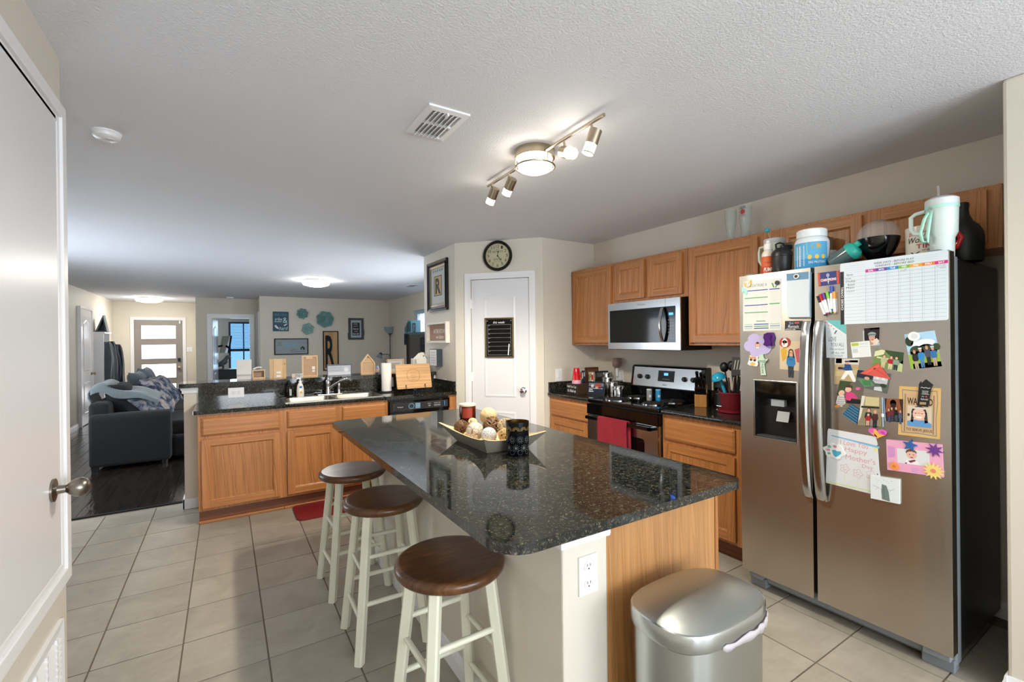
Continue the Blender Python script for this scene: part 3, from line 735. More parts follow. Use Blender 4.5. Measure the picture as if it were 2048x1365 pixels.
# faucet
fx, fyy = .838, 4.69
t = thing('kitchen_faucet', 'chrome kitchen faucet with long spout behind the sink', 'faucet', (fx, fyy, z1))
MB(CHROME).box(fx - .10, fx + .13, fyy - .026, fyy + .026, z1 + .0012, z1 + .012).build('deck_plate', t, bevel=.008, seg=3)
MB(CHROME).lathe([(.027, 0), (.026, .02), (.021, .05), (.022, .09), (.024, .11), (.02, .13), (0, .135)], (fx, fyy, z1 + .012), n=20).build('body', t)
MB(CHROME).tube([(fx + .005, fyy - .005, z1 + .06), (fx + .05, fyy - .04, z1 + .10), (fx + .10, fyy - .09, z1 + .135), (fx + .145, fyy - .13, z1 + .152), (fx + .17, fyy - .15, z1 + .150), (fx + .178, fyy - .156, z1 + .135)], [.013, .012, .012, .012, .013, .012], 12).build('spout', t)
MB(CHROME).tube([(fx, fyy, z1 + .14), (fx + .005, fyy, z1 + .165), (fx + .02, fyy - .01, z1 + .175)], [.014, .010, .007], 10).build('lever_handle', t)
MB(CHROME).lathe([(.018, 0), (.016, .02), (.014, .05), (.017, .075), (.014, .10), (0, .105)], (fx + .10, fyy, z1 + .012), n=16).build('side_sprayer', t)

# ---------------- island
IX0, IX1, IY0, IY1 = .572, 1.592, .958, 3.14
t = thing('kitchen_island', 'kitchen island with drywall stool side and oak end panel under black granite', 'island', (1.1, 2.05, 0))
MB(WALL).box(.822, .998, 1.050, 3.09, 0, UND - .002).build('half_wall', t, bevel=.006)
MB(OAKV).box(.998, 1.562, 1.062, 3.09, 0, UND - .002).build('carcass', t)
MB(OAKE).box(.999, 1.548, 1.054, 1.063, 0, UND - .003).build('end_panel', t)
MB(OAKV).box(1.548, 1.566, 1.050, 1.070, 0, UND - .003).build('corner_stile', t, bevel=.002)
fi = FXp(1.562)
for y0 in (1.09, 1.76, 2.43):
    oak_drawer(t, fi, y0, y0 + .63, .697, .84); oak_door(t, fi, y0, y0 + .63, .14, .672)
mb = MB(TRIM)
prof = [(.0, .805), (.012, .805), (.016, .815), (.014, .826), (.024, .838), (.034, .846), (.034, .867), (0, .867)]
def mold(mb, pts, prof):
    """profile (outward, z) swept along a level path with mitred corners"""
    m = len(pts); vs = []
    for i, p in enumerate(pts):
        p = Vector(p); a = Vector(pts[max(i - 1, 0)]); b = Vector(pts[min(i + 1, m - 1)]); ns = []
        if i > 0: d = (p - a).normalized(); ns.append(Vector((d.y, -d.x)))
        if i < m - 1: d = (b - p).normalized(); ns.append(Vector((d.y, -d.x)))
        n = ns[0] if len(ns) == 1 else (ns[0] + ns[1]) / max(.2, 1 + ns[0].dot(ns[1]))
        vs += [(p.x + n.x * o, p.y + n.y * o, z) for o, z in prof]
    k = len(prof)
    mb.add(vs, [(i * k + j, i * k + (j + 1) % k, (i + 1) * k + (j + 1) % k, (i + 1) * k + j) for i in range(m - 1) for j in range(k)] + [tuple(range(k)), tuple(range((m - 1) * k, m * k))])
mold(mb, [(.822, 3.09), (.822, 1.050), (.999, 1.050)], [(o, z) for o, z in prof]); mb.build('cap_moulding', t)
mb = MB(TRIM); mold(mb, [(.822, 3.09), (.822, 1.050), (.999, 1.050)], [(0, 0), (.013, 0), (.013, .06), (.007, .085), (0, .09)]); mb.build('baseboard', t)
MB(GRANITE).prism(slab_outline(IX0, IX1, IY0, IY1, .095, .055, .055, .075, 9), FT(), UND, TOP).build('worktop', t, bevel=.0145, seg=5)
outlet('white duplex outlet on the near end of the island half wall', FY(1.050), .916, .704)

# ---------------- right-hand run on the kitchen wall
FRX = 2.672; fb = FX(FRX); RY0, RY1 = 2.228, 2.988
def base_right(name, label, y0, y1):
    t = thing(name, label, 'cabinet', (FRX, (y0 + y1) / 2, 0))
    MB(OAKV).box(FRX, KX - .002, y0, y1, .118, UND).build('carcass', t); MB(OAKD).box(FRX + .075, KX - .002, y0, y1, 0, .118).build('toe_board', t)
    return t
c = base_right('base_cabinet', 'oak base cabinet between the pantry wall and the range', 2.992, BY - .003)
oak_drawer(c, fb, 3.015, 3.545, .690, .838); oak_door(c, fb, 3.015, 3.545, .14, .665)
c = base_right('base_cabinet', 'oak base cabinet between the range and the refrigerator', 1.56, 2.224)
oak_drawer(c, fb, 1.665, 2.205, .690, .838); oak_door(c, fb, 1.665, 2.205, .14, .665)
for lab, y0, y1 in (('black granite worktop left of the range under the red cups', RY1 + .004, BY - .001), ('black granite worktop with the knife block beside the refrigerator', 1.535, RY0 - .004)):
    t = thing('worktop', lab, 'countertop', (2.95, (y0 + y1) / 2, UND))
    MB(GRANITE).box(2.642, KX - .001, y0, y1, UND + .0005, TOP).build('slab', t, bevel=.011, seg=4)
    MB(GRANITE).box(KX - .022, KX - .001, y0, y1 - (.022 if y0 > 2.5 else 0), TOP, TOP + .10).build('backsplash', t, bevel=.003)
    if y0 > 2.5: MB(GRANITE).box(2.655, KX - .001, BY - .022, BY - .001, TOP, TOP + .10).build('side_splash', t, bevel=.003)
# upper cabinets
UX = K(3.14); fu = FX(UX); UB, UT = KZ(1.352), KZ(2.132)
def upper(name, label, y0, y1, b0, doors, b1=UT):
    t = thing(name, label, 'cabinet', (UX, (y0 + y1) / 2, b0))
    mb = MB(OAKV).box(UX, KX - .001, y0, y1, b0, b1); mb.build('carcass', t, bevel=.002, seg=1)
    for q in doors: oak_door(t, fu, *q)
    return t
upper('wall_cabinet', 'oak wall cabinet with one door beside the pantry wall', K(3.172), BY - .001, UB, [(K(3.195), BY - .045, UB + .022, UT - .024)])
upper('wall_cabinet', 'short two-door oak wall cabinet above the microwave', K(2.348), K(3.171), KZ(1.745), [(K(2.785), K(3.140), KZ(1.772), UT - .024), (K(2.392), K(2.742), KZ(1.772), UT - .024)])
upper('wall_cabinet', 'large single-door oak wall cabinet right of the microwave', K(1.748), K(2.347), UB, [(K(1.772), K(2.330), UB + .022, UT - .024)])
upper('wall_cabinet', 'shallow two-door oak cabinet above the refrigerator', K(.600), K(1.747), KZ(1.827), [(K(1.162), K(1.622), KZ(1.86), UT - .018), (K(.651), K(1.113), KZ(1.86), UT - .018)])

# microwave
MX = K(3.06); fm = FX(MX); my0, my1, mz0, mz1 = K(2.360), K(3.166), KZ(1.318), KZ(1.738)
t = thing('microwave_oven', 'stainless over-the-range microwave under the short oak cabinet', 'microwave', (MX, (my0 + my1) / 2, mz0))
MB(BLACKM).box(MX + .0065, KX - .002, my0 + .003, my1 - .003, mz0 - .005, mz1 - .002).build('housing', t)
ydiv = K(2.505)
dr = MB(STEELC).rect(fm, ydiv, my1, mz0, mz1, -.006, .006).build('door', t, bevel=.003)
MB(BLACKG).rect(fm, ydiv + .001, my1 - .025, mz0 + .055, mz1 - .062, .006, .0075).build('window_glass', dr)
cp = MB(STEELC).rect(fm, my0, ydiv - .002, mz0, mz1, -.006, .006).build('control_side', t, bevel=.003)
mb = MB(GLOSS, '#08080a').rect(fm, my0 + .042, ydiv + .0, mz0 + .055, mz1 - .062, .006, .0075); P = quad_map(fm, [(ydiv, mz1 - .062), (my0 + .042, mz1 - .062), (my0 + .042, mz0 + .055), (ydiv, mz0 + .055)])
L_ = [[('r', '#12203c', .22, .18, .9, .27)], []]
for r in range(7):
    for q in range(3): L_[1].append(('t', '#9aa0a6', '147*2580369#'[(r * 3 + q) % 12], .3 + q * .22, .36 + r * .085, .37 + q * .22, .39 + r * .085))
prints(mb, P, L_, .0075); kp = mb.build('keypad', cp)
mb = MB(BLUEDISP); mb.rect(fm, ydiv - .075, ydiv - .035, mz1 - .130, mz1 - .112, .0078, .0080); mb.build('display', cp)
pts = [(ydiv + .014, b, .018 + .034 * math.sin(PI * (k / 14)) ** .8) for k, b in ((k, mz0 + .062 + (mz1 - mz0 - .132) * k / 14) for k in range(15))]
mb = MB(STEELC); rows = []
for a, b, d in pts: rows.append([fm(a - .013, b, d), fm(a - .013, b, d + .008), fm(a, b, d + .012), fm(a + .013, b, d + .008), fm(a + .013, b, d)])
mb.grid(rows, True, True); mb.build('handle', dr)
mb = MB(MATTE, '#8d8f92'); P = quad_map(fm, box_quad(my1 - .42, my1 - .32, mz1 - .045, mz1 - .02)); prints(mb, quad_map(fm, [(my1 - .34, mz1 - .022), (my1 - .42, mz1 - .022), (my1 - .42, mz1 - .040), (my1 - .34, mz1 - .040)]), [('t', '#77797c', 'Whirlpool', 0, 0, 1, 1)], .0062); mb.build('maker_mark', dr)

# electric range
GX = 2.64; fg = FX(GX); ry0, ry1 = RY0, RY1; ryc = (ry0 + ry1) / 2
t = thing('electric_range', 'stainless and black electric range with coil burners and a red towel', 'range', (GX, ryc, 0))
MB(BLACKM).box(GX + .03, KX - .02, ry0, ry1, .02, .885).build('body', t)
MB(BLACKG).box(GX - .012, KX - .085, ry0 - .002, ry1 + .002, .872, .904).build('cooktop', t, bevel=.008, seg=3)
dr = MB(STEELC).rect(fg, ry0 + .006, ry1 - .006, .28, .775, -.03, .012).build('oven_door', t, bevel=.005)
MB(BLACKG).prism([(ry0 + .13 + (ry1 - ry0 - .26) * s, .33 + .335 * tt) for s, tt in rrect(.06, .09)], fg, .012, .0135).build('oven_window', dr)
MB(BLACKG).rect(fg, ry0 + .004, ry1 - .004, .778, .862, -.03, .018).build('vent_band', t, bevel=.006)
MB(BLACKG).rect(fg, ry0 + .03, ry1 - .03, .742, .766, .040, .062).rect(fg, ry0 + .03, ry0 + .06, .742, .766, .01, .062).rect(fg, ry1 - .06, ry1 - .03, .742, .766, .01, .062).build('door_handle', dr, bevel=.006)
MB(STEELC).rect(fg, ry0 + .006, ry1 - .006, .06, .268, -.03, .012).build('storage_drawer', t, bevel=.005)
def coil(name, c, r):
    o = MB(CHROME).lathe([(r + .012, 0), (r + .012, .004), (r + .004, .005), (r * .9, -.002), (r * .3, -.002)], (c[0], c[1], .9045), n=32).build('drip_pan', t)
    pts = []; q = 4.0
    for k in range(int(q * 26) + 1): a = 2 * PI * k / 26; rr = .02 + (r - .02) * k / (q * 26); pts.append((c[0] + rr * math.cos(a), c[1] + rr * math.sin(a), .913))
    MB(SATIN, '#1b1b1c').tube(pts, .0045, 6).build(name, o)
for c, r in (((2.775, 2.775), .095), ((3.02, 2.79), .075), ((2.80, 2.42), .075), ((3.02, 2.42), .095)): coil('coil_element', c, r)
# backguard
gx = K(3.36); fgd = FX(gx); g0, g1, gz1 = ry0 + .003, ry1 - .003, KZ(1.160)
sl = lambda d: d
mb = MB(BLACKG); mb.add([fgd(a, b, d) for a in (g0, g1) for b, d in ((.895, .0), (.985, .018), (gz1 - .01, -.012), (gz1, -.03), (gz1, -.09), (.895, -.09))], [(k, (k + 1) % 6, 6 + (k + 1) % 6, 6 + k) for k in range(6)] + [tuple(range(6)), tuple(range(6, 12))])
bgd = mb.build('backguard', t, bevel=.006)
tilt = Frame(fgd(0, .985, .0182), (0, 1, 0), (Vector((-(gz1 - .995), 0, .030))).normalized() , (Vector((.030, 0, gz1 - .995))).normalized())
hh = gz1 - .995
pl = MB(STEELC).rect(tilt, g0 + .03, g1 - .03, .008, hh - .005, 0, .002).build('control_panel', bgd)
ks = [K(v) for v in (3.054, 2.960, 2.553, 2.466)]
for a in ks:
    MB(BLACKM).lathe([(.021, 0), (.021, .004), (.017, .006), (.015, .022), (0, .023)], tilt(a, hh * .50, .002), tilt.n, 18).obox(tilt(a, hh * .5, .016), (tilt.r, tilt.u, tilt.n), (.0045, .018, .010)).build('control_knob', bgd)
mb = MB(GLOSS, '#0c0c0e').rect(tilt, K(2.662), K(2.840), hh * .33, hh * .85, .002, .003); P = quad_map(tilt, [(K(2.84), hh * .85), (K(2.662), hh * .85), (K(2.662), hh * .33), (K(2.84), hh * .33)])
prints(mb, P, [[('r', '#2a2c30', .05, .1, .95, .9)], [('r', '#0d0e11', .07, .14, .93, .86)], [('r', '#8a8d92', .3 + k * .09, .74, .36 + k * .09, .80) for k in range(5)]], .003); mb.build('clock_panel', bgd)
mb = MB(BLUEDISP).rect(tilt, K(2.73), K(2.775), hh * .62, hh * .74, .0034, .0036); mb.build('clock_display', bgd)
mb = MB(MATTE, '#333333'); prints(mb, quad_map(tilt, [(K(2.785), hh * .20), (K(2.735), hh * .20), (K(2.735), hh * .12), (K(2.785), hh * .12)]), [('t', '#3c3d40', 'Whirlpool', 0, 0, 1, 1)], .0022); mb.build('maker_mark', bgd)

# refrigerator
FRX0 = 2.487; ff = FX(FRX0); fy0, fy1, fz0, fz1 = .626, 1.519, .097, 1.757; ym0, ym1 = 1.133, 1.139
t = thing('refrigerator', 'stainless side-by-side refrigerator covered in photos and magnets', 'refrigerator', (FRX0, (fy0 + fy1) / 2, 0))
CASE = paint('fridge_case_grey', '#8e979c', .35, metal=.3); DARKC = paint('fridge_side_black', '#141517', .3, 500, .15, .2)
mb = MB(DARKC).box(FRX0 + .082, 3.235, fy0 + .012, fy1 - .012, .05, 1.738); mb.build('cabinet', t, bevel=.008)
MB(CASE).box(FRX0 + .075, FRX0 + .135, fy0 + .008, fy1 - .008, .03, 1.742).build('front_flange', t, bevel=.006)
MB(BLACKM).box(FRX0 + .055, FRX0 + .078, fy0 + .012, fy1 - .012, .10, 1.735).build('gasket', t)
def fdoor(y0, y1, hole=None):
    mb = MB(STEEL); cuts = [(y0, y1)]
    def piece(a0, a1, b0, b1): mb.rect(ff, a0, a1, b0, b1, -.055, 0)
    if hole:
        h0, h1, k0, k1 = hole; mb.add([], [])
        o = [(y0, fz0), (y1, fz0), (y1, fz1), (y0, fz1)]
        piece(y0, y1, fz0, k0); piece(y0, y1, k1, fz1); piece(y0, h0, k0, k1); piece(h1, y1, k0, k1)
        return mb.build('door', t)
    piece(y0, y1, fz0, fz1); return mb.build('door', t, bevel=.006, seg=3)
HOLE = (1.219, 1.439, .862, 1.172)
dl = fdoor(ym1 + .006, fy1, HOLE); drr = fdoor(fy0, ym0 - .006)
def handle(d, a, w):
    mb = MB(STEELC); rows = []
    for k in range(25):
        q = k / 24; b = .604 + (1.488 - .604) * q; e = math.sin(PI * q) ** .55; dd = .012 + .048 * e
        rows.append([ff(a - w / 2, b, dd - .012), ff(a - w / 2, b, dd), ff(a - w * .3, b, dd + .007), ff(a + w * .3, b, dd + .007), ff(a + w / 2, b, dd), ff(a + w / 2, b, dd - .012)])
    mb.grid(rows, True, True); mb.add(rows[0], [tuple(range(6))]); mb.add(rows[-1], [tuple(range(6))])
    for b in (.615, 1.477): mb.rect(ff, a - w * .42, a + w * .42, b - .012, b + .012, 0, .02)
    mb.build('handle', d)
handle(dl, 1.159, .040); handle(drr, 1.100, .045)
# ice and water dispenser
h0, h1, k0, k1 = HOLE
dp = MB(BLACKM); dp.rect(ff, h0, h1, k0, k1, -.054, -.050).rect(ff, h0, h0 + .004, k0, k1, -.054, 0).rect(ff, h1 - .004, h1, k0, k1, -.054, 0).rect(ff, h0, h1, k0, k0 + .004, -.054, 0).rect(ff, h0, h1, k1 - .004, k1, -.054, 0)
dp = dp.build('dispenser', t)
MB(STEELC).ring(ff, h0 - .006, h1 + .006, k0 - .006, k1 + .006, .008, -.01, .002).build('dispenser_trim', dp, bevel=.002)
MB(BLACKG).rect(ff, h0 + .004, h1 - .004, 1.078, k1 - .004, -.050, -.006).build('dispenser_panel', dp, bevel=.004)
MB(MATTE, '#9aa0a4').rect(ff, 1.286, 1.354, 1.040, 1.077, -.040, -.012).build('nozzle_cover', dp, bevel=.003)
MB(MATTE, '#b3b5b4').obox(ff(1.30, .985, -.028), ((0, 1, 0), (.35, 0, 1), (1, 0, -.35)), (.031, .028, .003)).build('paddle', dp)
MB(MATTE, '#3a3b3d').rect(ff, h0 + .008, h1 - .008, k0 + .004, k0 + .012, -.048, -.004).build('drip_tray', dp)
# base grille, feet, hinges
MB(MATTE, '#565a60').box(FRX0 + .082, FRX0 + .10, fy0 + .12, fy1 - .09, .022, .088).build('toe_grille', t, bevel=.003)
mb = MB(BLACKM)
for k in range(2): mb.box(FRX0 + .078, FRX0 + .083, 1.20, 1.41, .052 + k * .013, .060 + k * .013)
mb.build('grille_slot', t)
for y0, y1 in ((fy0 + .012, fy0 + .12), (fy1 - .10, fy1 - .012)):
    f = MB(MATTE, '#7b8085').box(FRX0 + .062, FRX0 + .12, y0, y1, .0, .052).build('foot', t, bevel=.004)
    MB(MATTE, '#85898e').box(FRX0 + .03, FRX0 + .10, y0 + .006, y1 - .012, .056, .092).build('hinge_bracket', f, bevel=.003)
for y in (fy0 + .05, fy1 - .05): MB(CASE).box(FRX0 + .01, FRX0 + .14, y - .022, y + .022, 1.743, 1.766).build('hinge_cover', t, bevel=.006)
# ------------------------------------------------------------------ ceiling fixtures
RZ = 2.33
t = thing('track_light', 'brushed nickel ceiling track light with drum and four spots', 'ceiling light', (1.38, 1.955, CZ))
MB(NICKEL).lathe([(.102, 0), (.104, -.004), (.104, -.045), (.094, -.048)], (1.38, 1.955, CZ), n=40).build('canopy', t)
g = MB(DRUMGLOW).lathe([(.088, -.046), (.090, -.085), (.084, -.10), (.055, -.113), (0, -.118)], (1.38, 1.955, CZ), n=40).build('drum_shade', t)
mb = MB(NICKEL).tube([(1.38 + .102 * math.cos(a), 1.955 + .102 * math.sin(a), CZ - .088) for a in [2 * PI * k / 40 for k in range(40)]], .005, 8, True)
mb.build('shade_ring', t)
bulb('drum_bulb', (1.38, 1.955, CZ - .135), (0, 0, -1), 62, 3.05, rad=.08, blend=.5)
for k in range(3):
    a = .6 + 2 * PI * k / 3; MB(NICKEL).cyl((1.38 + .102 * math.cos(a), 1.955 + .102 * math.sin(a), CZ - .045), (1.38 + .102 * math.cos(a), 1.955 + .102 * math.sin(a), CZ - .088), .003, n=6).build('ring_post', t)
MB(NICKEL).cyl((1.375, 1.435, RZ + .035), (1.377, 1.852, RZ + .035), .008).build('rod', t); MB(NICKEL).cyl((1.383, 2.058, RZ + .035), (1.386, 2.47, RZ + .035), .008).build('rod', t)
for yy, dv, pw_ in ((2.41, (-.04, .58, -.68), 34), (2.215, (-.02, .60, -.62), 34), (1.715, (-.17, -.84, -.40), 12), (1.52, (-.20, .22, -.80), 14)):
    b = Vector((1.38, yy, RZ + .03)); d = Vector(dv).normalized(); p = b + Vector((.012, 0, -.052)); s0 = p - d * .030; s1 = p + d * .035; s2 = p + d * .078
    h = MB(NICKEL).cyl(s0, s1, .0285, n=24).build('spot_head', t)
    MB(NICKEL).cyl(b, p, .006, n=10).build('stem', h)
    MB(SPOTGLOW).cyl(s1, s2, .025, n=20).build('spot_glass', h)
    bulb('spot_bulb', s2 + d * .012, d + Vector((0, 0, -.35)), pw_, 1.9, rad=.025)
    MB(NICKEL).lathe([(.0255, 0), (.0265, .002), (.0265, .005), (.0255, .006)], s2 - d * .006, d, 24).build('spot_rim', h)
for (x, y, r), lab in (((1.234, 7.81, .205), 'round white flush ceiling lamp over the living room'), ((-1.356, 12.29, .235), 'round white flush ceiling lamp in front of the grey door')):
    t = thing('ceiling_lamp', lab, 'ceiling light', (x, y, CZ))
    MB(TRIM).lathe([(r * .9, 0), (r, -.008), (r, -.022)], (x, y, CZ), n=36).build('base_ring', t)
    MB(LIVGLOW).lathe([(r * .97, -.022), (r * .98, -.05), (r * .9, -.075), (r * .5, -.098), (0, -.104)], (x, y, CZ), n=36).build('lamp_shade', t)
    for k in range(3):
        a = 2 * PI * k / 3 + .4; MB(NICKEL).box(x + r * math.cos(a) - .006, x + r * math.cos(a) + .006, y + r * math.sin(a) - .006, y + r * math.sin(a) + .006, CZ - .06, CZ - .015).build('clip', t)
def detector(x, y, r, lab):
    t = thing('smoke_detector', lab, 'smoke detector', (x, y, CZ))
    MB(TRIM).lathe([(r, 0), (r, -.006), (r * .93, -.010), (r * .90, -.024), (r * .7, -.034), (0, -.036)], (x, y, CZ), n=32).build('housing', t)
    MB(DOORW).lathe([(r * .3, -.0345), (r * .3, -.037), (0, -.037)], (x + r * .25, y - r * .2, CZ), n=16).build('test_button', t)
detector(-.457, 2.80, .056, 'round white smoke detector on the kitchen ceiling')
detector(.10, 11.45, .07, 'small white smoke detector on the ceiling before the bedroom doorway')
def vent(x0, x1, y0, y1, lab, ns, name='ceiling_vent'):
    t = thing(name, lab, 'vent', ((x0 + x1) / 2, (y0 + y1) / 2, CZ)); fr = Frame((0, 0, CZ), (1, 0, 0), (0, 0, -1), (0, 1, 0))
    MB(TRIM).ring(fr, x0, x1, y0, y1, .028, 0, .008, di=.012).build('frame', t)
    MB(MATTE, '#b9b9b9').rect(fr, x0 + .02, x1 - .02, y0 + .02, y1 - .02, 0.0005, .001).build('backing', t)
    ym = (y0 + y1) / 2; MB(TRIM).rect(fr, x0 + .028, x1 - .028, ym - .006, ym + .006, .002, .012).build('cross_bar', t)
    for s, (ya, yb) in ((1, (y0 + .03, ym - .006)), (-1, (ym + .006, y1 - .03))):
        for k in range(ns):
            x = x0 + .035 + (x1 - x0 - .07) * (k + .5) / ns
            MB(TRIM).obox((x, (ya + yb) / 2, CZ - .012), ((1, 0, .75), (0, 1, 0), (-.75, 0, 1)), (.0145, (yb - ya) / 2, .0008)).build('slat', t)
    MB(TRIM).rect(fr, (x0 + x1) / 2 - .003, (x0 + x1) / 2 + .003, y0 + .02, y0 + .05, .01, .024).build('damper_lever', t)
vent(.728, .918, 1.785, 2.085, 'white square louvred air vent on the kitchen ceiling', 6)
vent(2.70, 2.90, 7.60, 7.92, 'small white air vent on the living room ceiling', 5)
# return-air grille under the closet door
t = thing('return_grille', 'white return air grille low on the near left wall', 'vent', (-.476, 1.7, .12)); fr = fc
MB(TRIM).ring(fr, 1.30, 2.09, .10, .502, .035, 0, .012, di=.006).build('frame', t)
MB(MATTE, '#565656').rect(fr, 1.33, 2.06, .13, .47, .0005, .001).build('backing', t)
for k in range(16):
    z = .145 + .0205 * k
    MB(TRIM).obox(fc(1.695, z, .006), ((0, 1, 0), (.75, 0, -.66), (.66, 0, .75)), (.365, .0075, .0008)).build('slat', t)
for k in range(8): MB(TRIM).rect(fr, 1.36 + .095 * k - .006, 1.36 + .095 * k + .006, .135, .465, .003, .0105).build('grille_bar', t)

# ------------------------------------------------------------------ stools
def make_stool(label):
    t = thing('bar_stool', label, 'stool', (0, 0, 0), 'bar stools along the island')
    MB(STAIN).lathe([(0, .625), (.168, .625), (.180, .629), (.187, .638), (.188, .650), (.184, .659), (.176, .6642), (.170, .665), (.160, .665), (0, .665)], n=56).build('seat', t)
    leg = []
    for sx, sy in ((1, 1), (1, -1), (-1, 1), (-1, -1)):
        p0 = Vector((sx * .155, sy * .155, 0)); p1 = Vector((sx * .098, sy * .098, .627)); w = .0185; ch = .006
        pr = [(-w + ch, -w), (w - ch, -w), (w, -w + ch), (w, w - ch), (w - ch, w), (-w + ch, w), (-w, w - ch), (-w, -w + ch)]
        a = math.atan2(sy, sx); ca, sa = math.cos(a), math.sin(a)
        vs = [(p.x + x * ca - y * sa, p.y + x * sa + y * ca, p.z) for p in (p0, p1) for x, y in pr]
        MB(CREAM).add(vs, [(k, (k + 1) % 8, 8 + (k + 1) % 8, 8 + k) for k in range(8)] + [tuple(range(8)), tuple(range(8, 16))]).build('leg', t)
    def at(sx, sy, z): f = .155 + (.098 - .155) * z / .627; return (sx * f, sy * f, z)
    for a, b, zs in (((1, 1), (-1, 1), (.24, .44)), ((1, -1), (-1, -1), (.24, .44)), ((1, 1), (1, -1), (.17, .37)), ((-1, 1), (-1, -1), (.17, .37))):
        for z in zs: MB(CREAM).cyl(at(*a, z), at(*b, z), .0105, n=10).build('rung', t)
    return t
st = make_stool('nearest round bar stool, at the near end of the island')
st.location = (.650, 1.455, 0); st.rotation_euler = (0, 0, .02)
dup(st, (.640, 2.205, 0), -.02, 'middle bar stool of the three along the island')
dup(st, (.630, 2.790, 0), .03, 'bar stool farthest along the island, beside the red mat')

# ------------------------------------------------------------------ trash can
def superell(cx, cy, a, b, n, m=48): 
    return [(cx + a * math.copysign(abs(math.cos(2 * PI * k / m)) ** (2 / n), math.cos(2 * PI * k / m)), cy + b * math.copysign(abs(math.sin(2 * PI * k / m)) ** (2 / n), math.sin(2 * PI * k / m))) for k in range(m)]
tx, ty = 1.182, .862
t = thing('trash_can', 'brushed steel trash can with closed lid at the island end', 'trash can', (tx, ty, 0))
def loft(mb, rings, smooth=True, top=True, bot=True):
    rows = [[(x, y, z) for x, y in superell(tx, ty, a, b, n)] for a, b, n, z in rings]; mb.grid(rows, smooth, True)
    if top: mb.add(rows[-1], [tuple(range(len(rows[-1])))])
    if bot: mb.add(rows[0], [tuple(range(len(rows[0])))])
    return mb
loft(MB(BLACKM), [(.196, .126, 3, 0), (.198, .128, 3, .03)]).build('base', t)
loft(MB(STEELCAN), [(.197, .127, 3, .03), (.200, .130, 3, .585)]).build('body', t, sharp=50)
LIDST = steel('lid_steel', .4, '#b4bab8', 0, 0)
loft(MB(STEELCAN), [(.206, .136, 3, .590), (.208, .138, 3, .594), (.209, .139, 3, .630), (.2065, .1365, 3, .637), (.203, .133, 3, .639)], bot=True).build('lid_skirt', t, sharp=30)
loft(MB(LIDST), [(.203, .133, 3, .6392), (.195, .126, 2.9, .643), (.165, .10, 2.6, .652), (.11, .065, 2.3, .661), (.04, .025, 2, .664), (.001, .001, 2, .6645)], bot=False, top=False).build('lid', t)
# liner bag peeking out on the right near corner
mb = MB(SATIN, '#bdb6b9'); rows = [[], [], []]
pts = superell(tx, ty, .208, .138, 3, 96)
sel = [pts[k % 96] for k in range(68, 98)]
for i, (x, y) in enumerate(sel):
    q = i / (len(sel) - 1); e = math.sin(PI * q) ** .6; f = 1 + .012 * e + .006 * math.sin(i * 2.1)
    for r, (z, g) in enumerate(((.598, 1.008), (.590, 1.006 + .012 * e), (.572 + .014 * (1 - e) - .012 * (q > .8), 1.004))):
        rows[r].append((tx + (x - tx) * f * g, ty + (y - ty) * f * g, z + .004 * math.sin(i * 1.7 + r)))
mb.grid(rows); mb.build('bin_liner', t, solid=.0015)

# ------------------------------------------------------------------ kitchen mat
mb = MB(SATIN, '#7d1b22').prism(slab_outline(.47, 1.22, 3.945, 4.315, .05, .05, .05, .05, 5), FT(), 0.0003, .014); 
o = mb.build('kitchen_mat', None, 'dark red cushioned mat on the tiles before the sink cabinet', 'mat', bevel=.008, seg=3)

# ------------------------------------------------------------------ things by the sink
def bottle_prof(mb, prof, c, n=24): return mb.lathe(prof, c, n=n)
t = thing('soap_bottle', 'white pump soap bottle standing behind the sink', 'bottle', (.59, 4.675, z1))
MB(GLOSS, '#ece8e0').lathe([(.030, 0), (.033, .006), (.033, .06), (.028, .10), (.018, .125), (.013, .13)], (.59, 4.675, z1 + .0014), n=24, sx=1, sy=.7).build('body', t)
MB(GLOSS, '#f4f4f2').cyl((.59, 4.675, z1 + .131), (.59, 4.675, z1 + .15), .014, n=18).cyl((.59, 4.675, z1 + .15), (.59, 4.675, z1 + .172), .005, n=10).box(.560, .597, 4.669, 4.681, z1 + .172, z1 + .182).build('pump', t)
mb = MB(PAPER, '#2b6fb5'); fr = FY(4.675 - .0235); mb.prism(ell(.592, z1 + .095, .012, .010, 18), fr, -.002, .0006).use(PAPER, '#e5b04a').prism(ell(.594, z1 + .045, .010, .010, 16), fr, -.001, .0006); mb.build('label', t)
t = thing('dish_bottle', 'dark brown bottle with clear pump behind the sink', 'bottle', (.50, 4.69, z1))
MB(GLOSS, '#1a0f08').lathe([(.024, 0), (.026, .004), (.026, .09), (.020, .11), (.011, .12), (.011, .13)], (.50, 4.69, z1 + .0014), n=20).build('body', t)
MB(GLOSS, '#101010').cyl((.50, 4.69, z1 + .13), (.50, 4.69, z1 + .148), .013, n=16).cyl((.50, 4.69, z1 + .148), (.50, 4.69, z1 + .165), .004, n=8).box(.475, .506, 4.685, 4.695, z1 + .163, z1 + .17).build('pump', t)
MB(PAPER, '#a9b6bd').rect(FY(4.69 - .0255), .498, .516, z1 + .02, z1 + .08, -.004, 0.0006).build('label', t)
t = thing('paper_towel_holder', 'black wire paper towel holder at the right end of the sink', 'holder', (1.385, 4.62, TOP))
MB(SOFT).lathe([(.075, 0), (.075, .006), (.06, .010), (0, .012)], (1.385, 4.62, TOP), n=32).build('base', t)
MB(SOFT).tube([(1.385, 4.62, TOP + .01), (1.385, 4.62, 1.20), (1.377, 4.62, 1.222), (1.385, 4.62, 1.232), (1.393, 4.62, 1.222), (1.395, 4.62, 1.195)], .003, 6).build('rod', t)
t = thing('paper_towel_roll', 'roll of white paper towels on the black wire holder', 'paper towel', (1.385, 4.62, TOP + .012))
